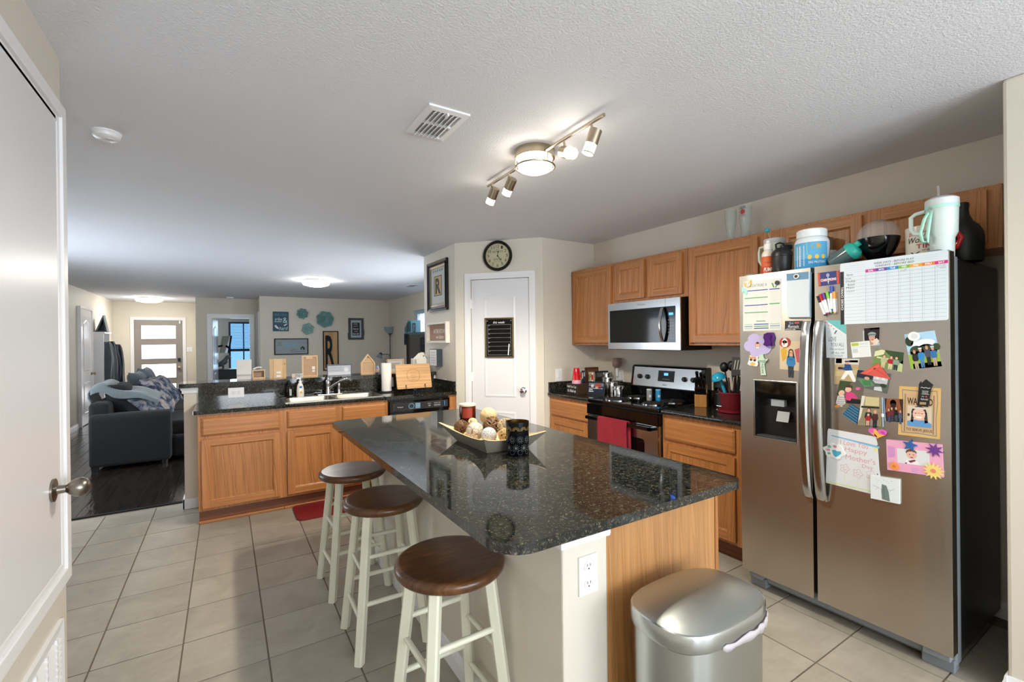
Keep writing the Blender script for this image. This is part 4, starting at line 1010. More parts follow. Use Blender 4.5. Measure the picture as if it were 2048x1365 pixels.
MB(MATTE, '#f3f0ea').lathe([(.012, .2835), (.049, .2835), (.050, .281), (.050, .004), (.049, .0015), (.012, .0015)], (1.385, 4.62, TOP + .012), n=40).build('roll', t)
MB(MATTE, '#f6f3ee').grid([[(1.385 + .0505 * math.cos(a), 4.62 + .0505 * math.sin(a), z) for a in (-1.2, -.9, -.6, -.3, 0)] + [(1.437, 4.64, z)] for z in (TOP + .03, TOP + .285)]).build('loose_sheet', t, solid=.001)
t = thing('cutting_board', 'maple cutting board with an engraved ring on a wire easel', 'cutting board', (1.635, 4.50, .93))
th = .24; bf = Frame((0, 4.475, .933), (1, 0, 0), (0, -math.cos(th), math.sin(th)), (0, math.sin(th), math.cos(th)))
MAPLE = oak('maple', 'h', '#d9a873', '#e2b582', '#cf9a62')
MB(MAPLE).prism([(1.452 + (.366) * s, .252 * (1 - q)) for s, q in rrect(.03, .04)], bf, -.018, 0).build('board', t, bevel=.003)
mb = MB(PAPER, '#8a5a30'); P = quad_map(bf, box_quad(1.452, 1.818, 0, .252)); ring = [(.485 + .185 * math.cos(a), .47 + .27 * math.sin(a)) for a in [2 * PI * k / 48 for k in range(49)]]
prints(mb, P, [[('l', '#9a6a3c', [(x + .006 * math.sin(i * 5), y) for i, (x, y) in enumerate(ring)], .010)], [('t', '#a57645', 'bless the food', .40, .33, .57, .38), ('t', '#a57645', 'before us', .41, .43, .56, .48), ('t', '#a57645', 'the family', .42, .53, .55, .58), ('t', '#a57645', 'beside us', .41, .62, .56, .67)]], .0002); mb.build('engraving', t)
t = thing('board_easel', 'black wire easel holding the cutting board', 'stand', (1.63, 4.52, TOP))
mb = MB(SOFT)
for x in (1.535, 1.735):
    mb.tube([(x, 4.455, .965), (x, 4.442, .945), (x, 4.44, .925), (x, 4.47, .905), (x, 4.45, TOP + .003)], .0028, 6); mb.sphere((x, 4.455, .968), .006, 10, 6); mb.tube([(x, 4.47, .905), (x, 4.60, TOP + .003), (x, 4.545, 1.14)], .0028, 6)
mb.tube([(1.535, 4.47, .906), (1.735, 4.47, .906)], .0028, 6); mb.build('wire_frame', t)
t = thing('ribbon', 'loop of pale blue ribbon lying behind the cutting board', 'ribbon', (1.70, 4.62, TOP))
mb = MB(FABRIC, '#7fa6c9')
for dx, dz in ((-.012, 0), (.012, .028)):
    mb.tube([(1.70 + dx + .02 * math.cos(a), 4.62, TOP + .024 + dz + .02 * math.sin(a)) for a in [2 * PI * k / 14 for k in range(14)]], .004, 6, True)
mb.build('loops', t)
outlet('white outlet on the granite backsplash right of the paper towels', FY(4.775), 1.47, .985, w=.07, h=.10, kind='switch', name='light_switch', cat='switch')

# ------------------------------------------------------------------ things on the raised bar
BZ = 1.0725; kb_ = .984
def bx(x): return x * kb_
PINE = '#d8b58c'; MDF = '#b99572'
t = thing('greeting_card', 'white folded card at the left end of the raised bar', 'card', (.145, 4.92, BZ))
MB(PAPER, '#e9e7e4').obox((.147, 4.915, BZ + .094), ((1, 0, 0), (0, -.15, 1), (0, 1, .15)), (.060, .0945, .0008)).build('front_leaf', t)
MB(PAPER, '#dddbd8').obox((.147, 4.95, BZ + .092), ((1, 0, 0), (0, .2, 1), (0, 1, -.2)), (.060, .0945, .0008)).build('back_leaf', t)
MB(MATTE, '#c9c5c2').obox((.147, 4.9085, BZ + .045), ((1, 0, 0), (0, -.15, 1), (0, 1, .15)), (.058, .006, .0006)).build('printed_band', t)
t = thing('wooden_shadow_box', 'small open wooden box with a white tube on top', 'box', (.27, 4.93, BZ))
fr = FY(4.90)
MB(WOODC, PINE).ring(fr, .212, .318, BZ, BZ + .088, .010, -.05, 0).build('box_frame', t); MB(WOODC, '#a08064').rect(fr, .222, .308, BZ + .01, BZ + .078, -.05, -.046).build('back_panel', t)
MB(SATIN, '#f1f1ef').tube([(.222, 4.925, BZ + .094), (.24, 4.925, BZ + .104), (.262, 4.925, BZ + .112), (.29, 4.925, BZ + .108)], .006, 8).build('white_tube', t)
MB(WOODC, PINE).rect(fr, .214, .306, BZ + .0, BZ + .018, 0, .012).build('front_lip', t)
def frame_back(name, label, x0, x1, z1_, y=4.90, easel=False, tags=()):
    t = thing(name, label, 'sign', ((x0 + x1) / 2, y, BZ)); fr = FY(y)
    MB(WOODC, PINE).ring(fr, x0, x1, BZ, z1_, .012, -.03, 0).build('frame', t); MB(WOODC, MDF).rect(fr, x0 + .012, x1 - .012, BZ + .012, z1_ - .012, -.028, -.012).build('backing', t)
    for a0, a1, b0, b1 in tags: MB(PAPER, '#eceae6').rect(fr, a0, a1, b0, b1, -.012, -.0112).build('label_sticker', t)
    return t
t = thing('wooden_photo_sign', 'pine board sign seen from behind with its easel leg', 'sign', (.42, 4.90, BZ)); fr = FY(4.905)
for a0, a1, c, d in ((bx(.361), bx(.393), '#d3ad80', -.004), (bx(.393), bx(.474), '#dcbb90', 0), (bx(.474), bx(.506), '#d0a878', -.004)): MB(WOODC, c).rect(fr, a0 + .0005, a1 - .0005, BZ, KZ(1.236) + .01, -.02, d).build('plank', t)
MB(WOODC, '#b08a64').prism([(bx(.41), BZ), (bx(.47), BZ), (bx(.455), BZ + .115), (bx(.43), BZ + .115)], Frame((0, 4.865, 0), (1, 0, 0), (0, -1, .3), (0, .3, 1)), -.33, -.326).build('easel_leg', t)
for b0, b1 in ((.012, .03), (.045, .065)): MB(PAPER, '#efece8').rect(fr, bx(.420), bx(.458), BZ + b0, BZ + b1, .001, .0015).build('label_sticker', t)
mb = MB(PAPER, '#8a5a30'); mb.prism(ell(bx(.492), BZ + .135, .005, .005, 10), fr, -.004, -.0035); mb.build('knot', t)
t = thing('day_blocks', 'little white and black MAY calendar blocks on the bar', 'calendar', (.59, 4.9, BZ)); fr = FY(4.89)
for a0, a1, col, tc, tx_ in ((.545, .572, '#d9cdb8', '#b39b72', ''), (.575, .618, '#cfd0cc', '#35383a', 'ma'), (.620, .643, '#d8d8d4', '#1d1f21', 'y!')):
    mb = MB(PAPER, col).rect(fr, a0, a1, BZ, BZ + .036, -.02, 0)
    if tx_: prints(mb, quad_map(fr, box_quad(a0, a1, BZ, BZ + .036)), [('t', tc, tx_, .1, .2, .9, .85, .2)], .0002)
    mb.build('block', t)
t = frame_back('clipboard_sign', 'back of a tall pine clipboard frame on the bar', bx(.648), bx(.793), KZ(1.261) + .012, tags=((bx(.742), bx(.768), BZ + .072, BZ + .10), (bx(.744), bx(.768), BZ + .046, BZ + .064)))
MB(WOODC, PINE).rect(FY(4.90), bx(.683), bx(.745), KZ(1.261) - .022, KZ(1.261) + .006, -.012, -.002).build('hanger_block', t)
t = thing('letter_sign', 'grey weekly letter board with dark side leaning on the bar', 'sign', (bx(1.0), 4.9, BZ)); fr = FY(4.895); sx0, sx1 = bx(.885), bx(1.126); sz = BZ + .112
MB(SATIN, '#33445c').rect(fr, sx0, sx1, BZ, sz, -.03, -.004).build('box_frame', t)
mb = MB(PAPER, '#b9bfcb').rect(fr, sx0 + .004, sx1 - .010, BZ + .002, sz - .012, -.004, -.002); P = quad_map(fr, box_quad(sx0 + .004, sx1 - .010, BZ, sz - .012))
prints(mb, P, [[('r', '#d3d6dc', .02, .65, .98, .95), ('t', '#8c93a3', 'KITCHEN RULES', .06, .14, .62, .3), ('t', '#8c93a3', 'CLEAN UP AFTER', .05, .42, .62, .56), ('e', '#dfe2e6', .80, .45, .1, .2), ('t', '#e8eaee', 'love', .74, .12, .9, .24)]], -.002); mb.build('printed_face', t)
t = thing('gable_sign', 'pine frame shaped like a house gable, seen from behind', 'sign', (bx(1.296), 4.9, BZ)); fr = FY(4.90)
a0, a1 = bx(1.224), bx(1.372); am = (a0 + a1) / 2; ze, zp = BZ + .118, KZ(1.261) + .012
O = [(a0, BZ), (a1, BZ), (a1, ze), (am, zp), (a0, ze)]; I = [(a0 + .012, BZ + .012), (a1 - .012, BZ + .012), (a1 - .012, ze - .006), (am, zp - .016), (a0 + .012, ze - .006)]
mb = MB(WOODC, PINE); n = 5; vs = [fr(a, b, d) for d in (-.03, 0) for q in (O, I) for a, b in q]
mb.add(vs, [f for k in range(n) for j in [(k + 1) % n] for f in ((k, j, 10 + j, 10 + k), (10 + k, 10 + j, 15 + j, 15 + k), (5 + k, 5 + j, 15 + j, 15 + k), (k, j, 5 + j, 5 + k))]); mb.build('frame', t)
MB(WOODC, '#c3a07a').prism(I, fr, -.028, -.012).build('backing', t)
MB(WOODC, '#7a5a3c').prism([(am - .012, zp - .04), (am + .012, zp - .04), (am, zp - .022)], fr, -.012, -.0095).build('hanging_notch', t)
MB(WOODC, PINE).rect(fr, a0 + .03, a1 - .03, ze + .004, ze + .010, -.012, -.004).build('brace', t)
t = thing('spray_bottle', 'small blue and white bottle beside the pine gable frame', 'bottle', (bx(1.402), 4.94, BZ))
MB(GLOSS, '#7c8fb8').lathe([(.016, 0), (.018, .004), (.018, .05), (.010, .066), (.010, .08), (0, .082)], (bx(1.402), 4.93, BZ), n=18).build('body', t); MB(PAPER, '#e2b9a4').lathe([(.0184, .010), (.0184, .044)], (bx(1.402), 4.93, BZ), n=18).build('label', t)
t = thing('pine_sign', 'open pine frame standing behind the paper towels', 'sign', (bx(1.6), 4.92, BZ)); fr = FY(4.93)
MB(WOODC, PINE).ring(fr, bx(1.506), bx(1.703), BZ, BZ + .145, .011, -.025, 0).build('frame', t)
MB(PAPER, '#c9c7c2').rect(fr, bx(1.506) + .011, bx(1.703) - .011, BZ + .011, BZ + .134, -.02, -.014).build('backing', t)
MB(PAPER, '#a9a7a4').rect(fr, bx(1.55), bx(1.66), BZ + .04, BZ + .105, -.014, -.0125).build('picture', t)
MB(WOODC, PINE).rect(fr, bx(1.50), bx(1.60), BZ + .0, BZ + .012, .002, .02).build('ledge', t)
t = thing('house_lantern', 'white toy house lantern with heart cutout on the bar', 'lantern', (bx(1.885), 4.92, BZ))
hx0, hx1, hy0, hy1 = bx(1.80), bx(1.955), 4.89, 4.97; he, hp = KZ(1.195) + .012, KZ(1.262) + .012; hm = hx0 + .085
MB(SATIN, '#ebe6dc').box(hx0, hx1, hy0, hy1, BZ, he).prism([(hm - .01, he), (hx1, he), ((hm + hx1) / 2, hp - .006)], FY(hy0), -.08, 0).build('walls', t)
mb = MB(SATIN, '#e6e0d4'); pk = (hm + hx1) / 2
for s in (1, -1):
    e = hx1 + .014 if s > 0 else hm - .024
    mb.add([(pk, hy0 - .008, hp), (e, hy0 - .008, he - .006), (e, hy1 + .008, he - .006), (pk, hy1 + .008, hp)], [(0, 1, 2, 3)])
mb.add([(pk - .062, hy0 - .012, hp - .002), (pk, hy0 - .012, hp - .002), (hm - .02, hy0 - .014, he - .004), (hx0 - .014, hy0 - .014, he - .004)], [(0, 1, 2, 3)])
mb.build('roof', t, solid=.004)
mb = MB(SATIN, '#4a4641'); f2 = FY(hy0)
for a in (.012, .026): mb.rect(f2, hx0 + a, hx0 + a + .006, BZ + .01, he - .01, 0, .001)
for a in (.10, .125): mb.rect(f2, hx0 + a, hx0 + a + .006, BZ + .02, BZ + .05, 0, .001)
hc = (pk, (he + hp) / 2 - .004); mb.prism([(hc[0], hc[1] - .012), (hc[0] + .010, hc[1] + .001), (hc[0] + .006, hc[1] + .007), (hc[0], hc[1] + .003), (hc[0] - .006, hc[1] + .007), (hc[0] - .010, hc[1] + .001)], f2, 0, .0012)
mb.build('cutouts', t)

# ------------------------------------------------------------------ frames on the pantry side wall
WXs = 1.985; fwx = FX(WXs)
def q_(y0, y1, z0, z1): return [(y1, z1), (y0, z1), (y0, z0), (y1, z0)]
t = thing('letter_picture', 'large black-framed letter R picture high on the pantry side wall', 'picture', (WXs, K(4.945), KZ(1.757)))
y0, y1, z0, z1f = K(4.668), K(5.228), KZ(1.758), KZ(2.337)
mb = MB(GLOSS, '#0d0e10'); mb.ring(fwx, y0, y1, z0, z1f, .03, 0, .03, di=.022); mb.ring(fwx, y0 + .028, y1 - .028, z0 + .028, z1f - .028, .022, 0, .030, di=.016); fo = mb.build('frame', t)
MB(METALC, '#8c7b62').ring(fwx, y0 + .05, y1 - .05, z0 + .05, z1f - .05, .022, 0, .018, di=.012).build('inner_moulding', t)
mb = MB(PAPER, '#9a9f9c').rect(fwx, y0 + .07, y1 - .07, z0 + .07, z1f - .07, 0, .008); P = quad_map(fwx, q_(y0 + .07, y1 - .07, z0 + .07, z1f - .07))
L_ = [[('r', '#b4b9b4', .06, .04, .94, .96)], [('r', '#141414', .22, .22, .78, .76)], [('r', '#b79a6c', .26, .24, .74, .74)], [('t', '#15130f', 'R', .32, .28, .70, .71, 0, .04)], [('p', '#5a5f5c', [(.14 + k * .15, .06), (.26 + k * .15, .06), (.20 + k * .15, .13)]) for k in range(5)]]
prints(mb, P, L_, .008); mb.build('print', t)
t = thing('shadow_box_sign', 'white-framed wooden gather sign below the letter R picture', 'sign', (WXs, K(4.94), KZ(1.39)))
y0, y1, z0, z1f = K(4.650), K(5.228), KZ(1.391), KZ(1.628)
MB(WOODC, '#e6e0d3').ring(fwx, y0, y1, z0, z1f, .022, 0, .045).build('frame', t)
bk = MB(WOODC, '#9a7660')
for k in range(5):
    h = (z1f - z0 - .044) / 5; MB(WOODC, random.choice(['#9b7862', '#a07d66', '#94715b'])).rect(fwx, y0 + .022, y1 - .022, z0 + .022 + h * k, z0 + .022 + h * (k + 1) - .001, .002, .010).build('board', t)
mb = MB(PAPER, '#efe9e0'); prints(mb, quad_map(fwx, q_(y0, y1, z0, z1f)), [[('t', '#efe9e2', 'IN THE KITCHEN', .26, .34, .84, .54), ('t', '#efe9e2', 'we dance', .38, .62, .76, .80, .25)]], .0102); mb.build('lettering', t)
t = thing('box_sign', 'small grey box sign with white face under the gather sign', 'sign', (WXs, K(4.97), KZ(1.116)))
y0, y1, z0, z1f = K(4.862), K(5.075), KZ(1.120), KZ(1.318)
MB(SATIN, '#2b3640').rect(fwx, y0, y1, z0, z1f, 0, .065).build('box', t, bevel=.002)
mb = MB(PAPER, '#e8e8e6').rect(fwx, y0 + .006, y1 - .006, z0 + .006, z1f - .006, .065, .0655); prints(mb, quad_map(fwx, q_(y0, y1, z0, z1f)), [[('t', '#8b8d90', s, .2, .15 + k * .15, .8, .24 + k * .15) for k, s in enumerate(('Family', 'gathers', 'here', 'with love', 'always'))]], .0655); mb.build('face', t)
# clock on the angled wall
ca, cz, cr = K(.4826), 2.246, .150
t = thing('wall_clock', 'round black-rimmed wall clock above the pantry door', 'clock', FP(ca, cz))
MB(BLACKG).lathe([(cr - .03, 0), (cr, .002), (cr, .018), (cr - .010, .03), (cr - .022, .028), (cr - .030, .014)], FP(ca, cz), FP.n, 48).build('rim', t)
mb = MB(PAPER, '#b6b091').lathe([(cr - .028, .010), (0, .0101)], FP(ca, cz), FP.n, 48)
P = lambda s, q, d: FP(ca + (s - .5) * 2 * (cr - .03), cz - (q - .5) * 2 * (cr - .03), d)
L_ = [[]]
for h in range(1, 13):
    a = 2 * PI * h / 12; x, y = .5 + .39 * math.sin(a), .5 - .39 * math.cos(a); w = .04 if h < 10 else .065
    L_[0].append(('t', '#1d1b16', str(h), x - w, y - .06, x + w, y + .06))
L_[0] += [('t', '#4a473a', 'OLD', .43, .22, .57, .27), ('t', '#3a382e', 'SECRETS', .28, .29, .72, .37), ('t', '#4a473a', 'BEACH', .34, .60, .66, .68), ('t', '#6a6756', 'est. 1894', .36, .72, .64, .76)]
L_.append([('l', '#15140f', [(.5, .54), (.53, .32)], .022), ('l', '#15140f', [(.48, .47), (.66, .68)], .018), ('l', '#15140f', [(.49, .5), (.72, .84)], .010), ('e', '#15140f', .5, .5, .03, .03), ('e', '#15140f', .535, .33, .025, .025), ('e', '#15140f', .645, .665, .025, .025)])
prints(mb, P, L_, .0102); mb.build('dial', t)
# weekly board on the pantry door
t = thing('weekly_chalkboard', 'gold-framed black weekly planner board on the pantry door', 'board', FP(K(.49), KZ(1.23)))
q = [(K(.330), KZ(1.646)), (K(.648), KZ(1.650)), (K(.651), KZ(1.228)), (K(.335), KZ(1.232))]
a0, a1, b0, b1 = K(.332), K(.650), KZ(1.230), KZ(1.648)
dd = -.003
MB(METALC, '#8f7d5c').ring(FP, a0, a1, b0, b1, .016, dd, dd + .016).build('frame', t, bevel=.002)
mb = MB(GLOSS, '#0a0a0b').rect(FP, a0 + .015, a1 - .015, b0 + .015, b1 - .015, dd, dd + .010); P = quad_map(FP, [(a0 + .015, b1 - .015), (a1 - .015, b1 - .015), (a1 - .015, b0 + .015), (a0 + .015, b0 + .015)])
L_ = [[('t', '#e8e8e6', 'this week:', .27, .05, .72, .115, .3)] + [('r', '#b5b5b0', .06, .145 + k * .117, .94, .149 + k * .117) for k in range(8)] + [('r', '#b5b5b0', .06, .145, .066, .965), ('r', '#b5b5b0', .934, .145, .94, .965)] + [('t', '#a5a5a0', s, .08, .158 + k * .117, .15, .178 + k * .117) for k, s in enumerate(('MON', 'TUE', 'WED', 'THU', 'FRI', 'SAT', 'SUN'))]]
prints(mb, P, L_, dd + .0102); mb.build('board', t)
for a in (a0 + .028, a1 - .028): MB(CHROME).lathe([(.008, 0), (.008, .006), (.005, .009), (0, .009)], FP(a, b1 - .03, dd + .010), FP.n, 14).build('standoff', t)
mk = MB(SATIN, '#efefed').cyl(FP(a1 - .058, b0 + .025, dd + .017), FP(a1 - .048, b0 + .135, dd + .017), .0055, n=10).build('chalk_marker', None, 'white chalk marker stuck on the weekly planner board', 'marker')
# ------------------------------------------------------------------ on the island
IT = TOP
TRAYO = paint('grey_washed_wood', '#7f786b', .5, 60, .2, .2); TRAYI = paint('pale_tray_wood', '#d9bf94', .45, 40, .1, .12)
t = thing('dough_bowl', 'rectangular grey-washed wooden dough bowl full of woven balls', 'bowl', (1.11, 1.97, IT))
C4 = [(.935, 1.725), (1.262, 1.715), (1.263, 2.216), (.937, 2.227)]; B4 = [(1.000, 1.820), (1.215, 1.812), (1.215, 2.13), (1.002, 2.14)]
rim, bot = [], []
for k in range(4):
    a, b = Vector(C4[k]), Vector(C4[(k + 1) % 4]); c, d = Vector(B4[k]), Vector(B4[(k + 1) % 4]); nrm = Vector((-(b - a).y, (b - a).x)).normalized()
    for i in range(10):
        q = i / 10; e = (4 * q * (1 - q)) ** .85; p = a.lerp(b, q) + nrm * (.072 if k % 2 == 0 else .040) * e; rim.append((p.x, p.y, .986 - .034 * e)); w = c.lerp(d, q); bot.append((w.x, w.y, IT + .0006))
cen = Vector((1.11, 1.97))
def sh(l, f, dz): return [(cen.x + (x - cen.x) * f, cen.y + (y - cen.y) * f, z + dz) for x, y, z in l]
n = 40
mb = MB(TRAYO); vs = bot + rim; mb.add(vs, [(k, (k + 1) % n, n + (k + 1) % n, n + k) for k in range(n)] + [tuple(range(n))]); mb.build('outer_wall', t, sharp=25)
mb = MB(TRAYI); r2 = sh(rim, .955, .001); b2 = sh(bot, .93, .012); vs = sh(rim, 1, .0005) + r2 + b2
mb.add(vs, [(k, (k + 1) % n, n + (k + 1) % n, n + k) for k in range(n)] + [(n + k, n + (k + 1) % n, 2 * n + (k + 1) % n, 2 * n + k) for k in range(n)] + [tuple(range(2 * n, 3 * n))]); mb.build('inner_wall', t, sharp=25)
for x, y in ((1.115, 1.79), (1.115, 2.17)):
    MB(CLEAR).sphere((x, y - .004 if y < 2 else y + .004, .935), .009, 14, 10).build('glass_knob', t)
def wound(lab, c, r, col, turns, tw, group='decorative balls in the dough bowl', core=None):
    t = thing('decorative_ball', lab, 'ball', (c[0], c[1], c[2] - r), group)
    mb = MB(WOODC, col); rnd = random.Random(hash(lab) % 1000 if False else len(lab) * 7 + int(r * 1000))
    for k in range(turns):
        ax = Vector((rnd.gauss(0, 1), rnd.gauss(0, 1), rnd.gauss(0, 1))).normalized(); u = ax.orthogonal().normalized(); v = ax.cross(u); off = rnd.uniform(-.35, .35) * r; rr = math.sqrt(r * r - off * off) - tw
        mb.tube([Vector(c) + ax * (off * math.cos(a * 2 + k) * .5 + off * .5) + u * rr * math.cos(a) + v * rr * math.sin(a) for a in [2 * PI * i / 18 for i in range(18)]], tw, 5, True)
    mb.build('woven_strands', t)
    if core: MB(WOODC, core).sphere(c, r * .78, 14, 10).build('core', t)
def petal_ball(lab, c, r, col, edge, group='decorative balls in the dough bowl'):
    t = thing('decorative_ball', lab, 'ball', (c[0], c[1], c[2] - r), group)
    m, nt, b = nodes('shell_' + edge.strip('#')); vo = N(nt, 'TexVoronoi', feature='DISTANCE_TO_EDGE'); vo.inputs['Scale'].default_value = 1.5 / r; L(nt, coord(nt), vo.inputs['Vector'])
    L(nt, ramp(nt, vo.outputs['Distance'], [(.0, edge), (.02, edge), (.04, col)]), b.inputs['Base Color']); b.inputs['Roughness'].default_value = .6; bump(nt, b, vo.outputs['Distance'], .6, .006)
    MB(m).sphere(c, r, 28, 18).build('shell', t)
wound('brown twig ball at the left end of the dough bowl', (1.025, 2.135, .965), .039, '#6d4a2a', 26, .0017, core='#3a2616')
petal_ball('cream bark ball topmost of the dough bowl, behind the others', (1.168, 2.105, 1.012), .045, '#bda777', '#cbb88c')
petal_ball('white petal-shell ball with brown seams in the bowl front', (1.045, 2.020, .962), .045, '#c9c1b0', '#8f6a3e')
t = thing('decorative_ball', 'white speckled ball nearest the glass knob of the dough bowl', 'ball', (1.075, 1.935, .913), 'decorative balls in the dough bowl')
m, nt, b = nodes('speckled_white'); vo = N(nt, 'TexVoronoi'); vo.inputs['Scale'].default_value = 130; L(nt, coord(nt), vo.inputs['Vector']); L(nt, ramp(nt, vo.outputs['Distance'], [(.20, '#56636c'), (.26, '#bfc3c3')]), b.inputs['Base Color']); b.inputs['Roughness'].default_value = .5; bump(nt, b, vo.outputs['Distance'], .5, .003)
MB(m).sphere((1.075, 1.935, .952), .039, 28, 18).build('shell', t)
wound('large brown vine ball in the middle of the dough bowl', (1.120, 1.985, .988), .046, '#7a5a38', 20, .0032, core='#2a1c10')
wound('pale loose wire ball behind the black candle holder', (1.165, 1.925, .985), .044, '#d3c096', 16, .0014)
wound('small cream lattice ball beside the brown twig ball', (1.085, 2.125, .985), .025, '#e3cf9c', 18, .0018, core='#c4a86c')
wound('pale straw ball low in the bowl behind the candle holder', (1.135, 1.880, .955), .035, '#cbb07a', 22, .002, core='#8e7446')
petal_ball('small white ball at the right end of the dough bowl', (1.195, 1.835, .945), .026, '#cfcabf', '#bdb5a5')
petal_ball('tiny beige ball under the brown twig ball', (1.020, 2.065, .935), .018, '#e2c58c', '#c9a765')
# pierced black candle holder
cc = (1.113, 1.738); ch = .146
t = thing('candle_holder', 'tall black pierced metal candle holder in front of the dough bowl', 'candle holder', (*cc, IT))
m, nt, b = nodes('black_pierced_metal'); b.inputs['Base Color'].default_value = (*lin('#101418'), 1); b.inputs['Roughness'].default_value = .22; b.inputs['Metallic'].default_value = .6
MB(m).lathe([(.050, 0), (.052, .003), (.052, ch)], (*cc, IT), n=48).lathe([(.0505, ch), (.0505, .003)], (*cc, IT), n=48).build('shell', t)
MB(METALC, '#a07c3c').lathe([(.0500, ch - .001), (.0500, .004), (0, .0045)], (*cc, IT), n=48).build('gold_lining', t)
MB(METALC, '#2a2c30').lathe([(.0500, ch), (.0535, ch + .001), (.0535, ch - .003), (.052, ch - .004)], (*cc, IT), n=48).build('rim', t)
mb = MB(SATIN, '#c9b07a'); 
def onc(a, z, d=.0004): return (cc[0] + (.052 + d) * math.cos(a), cc[1] + (.052 + d) * math.sin(a), IT + z)
def arcs(ca, czz, r, col, half=False, w=.0011, dots=True):
    mb.use(None, col); pr = None; nn = 22
    for k in range(nn + 1):
        th_ = PI * k / nn if half else 2 * PI * k / nn
        if k % 2 == 0 and dots:
            p = (ca + r / .052 * math.cos(th_), czz + r * math.sin(th_)); mb.add([onc(p[0] + dx / .052, p[1] + dz) for dx, dz in ((-w, 0), (0, -w), (w, 0), (0, w))], [(0, 1, 2, 3)])
for k in range(9):
    a = -PI / 2 + 2 * PI * k / 9
    for rr in (.016, .0125, .008): arcs(a, .112, rr, '#b9924a', True, .0013)
    for rr in (.015, .0105, .006): arcs(a + PI / 9, .072, rr, '#a9b0b2', False, .0010)
    for rr in (.015, .0105, .006, .002): arcs(a, .036, rr, '#a9b0b2', False, .0010)
    arcs(a + PI / 9, .016, .010, '#a9b0b2', False, .0010)
mb.build('pierced_pattern', t)
t = thing('candle_jar', 'amber glass candle jar with cream lid rim behind the bowl', 'candle', (1.325, 2.665, IT))
MB(GLOSS, '#4a1508').lathe([(.050, 0), (.053, .004), (.053, .088), (.051, .092)], (1.325, 2.665, IT), n=36).build('jar', t)
MB(MATTE, '#d6c2a0').lathe([(.0515, .092), (.0535, .093), (.0535, .104), (.050, .106), (0, .106)], (1.325, 2.665, IT), n=36).build('lid', t)
mb = MB(PAPER, '#8f2f14'); mb.grid([[(1.325 + .0535 * math.cos(a), 2.665 + .0535 * math.sin(a), IT + z) for a in [-2.7 + .16 * k for k in range(9)]] for z in (.02, .08)]); mb.build('label', t)

# ------------------------------------------------------------------ on the right-hand worktop and the range
W0 = TOP
t = thing('wooden_crate', 'dark wooden block sign with white lettering left of the range', 'sign', (2.80, 3.32, W0))
MB(WOODC, '#3a2413').box(2.735, 2.875, 3.245, 3.40, W0, W0 + .098).build('block', t, bevel=.003)
mb = MB(PAPER, '#151210').rect(FX(2.735), 3.250, 3.395, W0 + .004, W0 + .094, 0, .001); prints(mb, quad_map(FX(2.735), q_(3.250, 3.395, W0 + .004, W0 + .094)), [[('t', '#f0eee8', 'Hold Your Cup', .06, .10, .94, .42), ('t', '#f0eee8', "it's filled up", .10, .50, .90, .88)]], .001); mb.build('lettering', t)
t = thing('cup_stack', 'stack of red party cups in a clear sleeve on the wooden block', 'cups', (2.80, 3.33, W0 + .098))
mb = MB(GLOSS, '#c3141f')
for k in range(4): mb.lathe([(.041 - .0008 * k, .030 + .006 * k), (.0285 - .0006 * k, .128 + .006 * k), (.026, .129 + .006 * k), (0, .129 + .006 * k)], (2.80, 3.33, W0 + .098), n=28)
mb.build('red_cup', t); MB(SATIN, '#d9a3b6').lathe([(.043, .001), (.0425, .012), (.0415, .034)], (2.80, 3.33, W0 + .098), n=28).build('pale_cup', t)
for k, (y, x, w, h, c, lab, tp) in enumerate(((3.475, 2.98, .020, .215, '#d9d5cc', 'white cookbook standing at the left of the row behind the cups', '#b9442f'), (3.452, 2.98, .018, .205, '#2b3a57', 'navy cookbook standing behind the red cups', '#d8dce2'), (3.43, 3.0, .024, .235, '#4a2c1c', 'tall dark brown cookbook behind the smart display', '#6d442a'), (3.402, 3.02, .016, .19, '#d8c9a8', 'thin cream cookbook leaning behind the smart display', '#8a8a50'), (3.375, 3.04, .026, .185, '#efece4', 'white spiral cookbook with red edges near the canisters', '#d3402c'), (3.345, 3.05, .022, .20, '#1d1d1d', 'black cookbook at the right of the row near the canisters', '#555555'))):
    t = thing('cookbook', lab, 'book', (x + .08, y, W0), 'cookbooks beside the range')
    MB(PAPER, c).box(x, x + .16, y - w / 2, y - w / 2 + .002, W0, W0 + h).box(x, x + .16, y + w / 2 - .002, y + w / 2, W0, W0 + h).box(x, x + .003, y - w / 2, y + w / 2, W0, W0 + h).build('cover', t)
    MB(PAPER, '#e6dfcf').box(x + .004, x + .155, y - w / 2 + .0022, y + w / 2 - .0022, W0 + .003, W0 + h - .004).build('pages', t)
    mb = MB(PAPER, tp).rect(FX(x), y - w / 2 + .002, y + w / 2 - .002, W0 + h * .62, W0 + h * .9, 0, .0008).rect(FY(y - w / 2), x + .01, x + .15, W0 + h * .72, W0 + h * .92, 0, .0008); mb.build('cover_print', t)
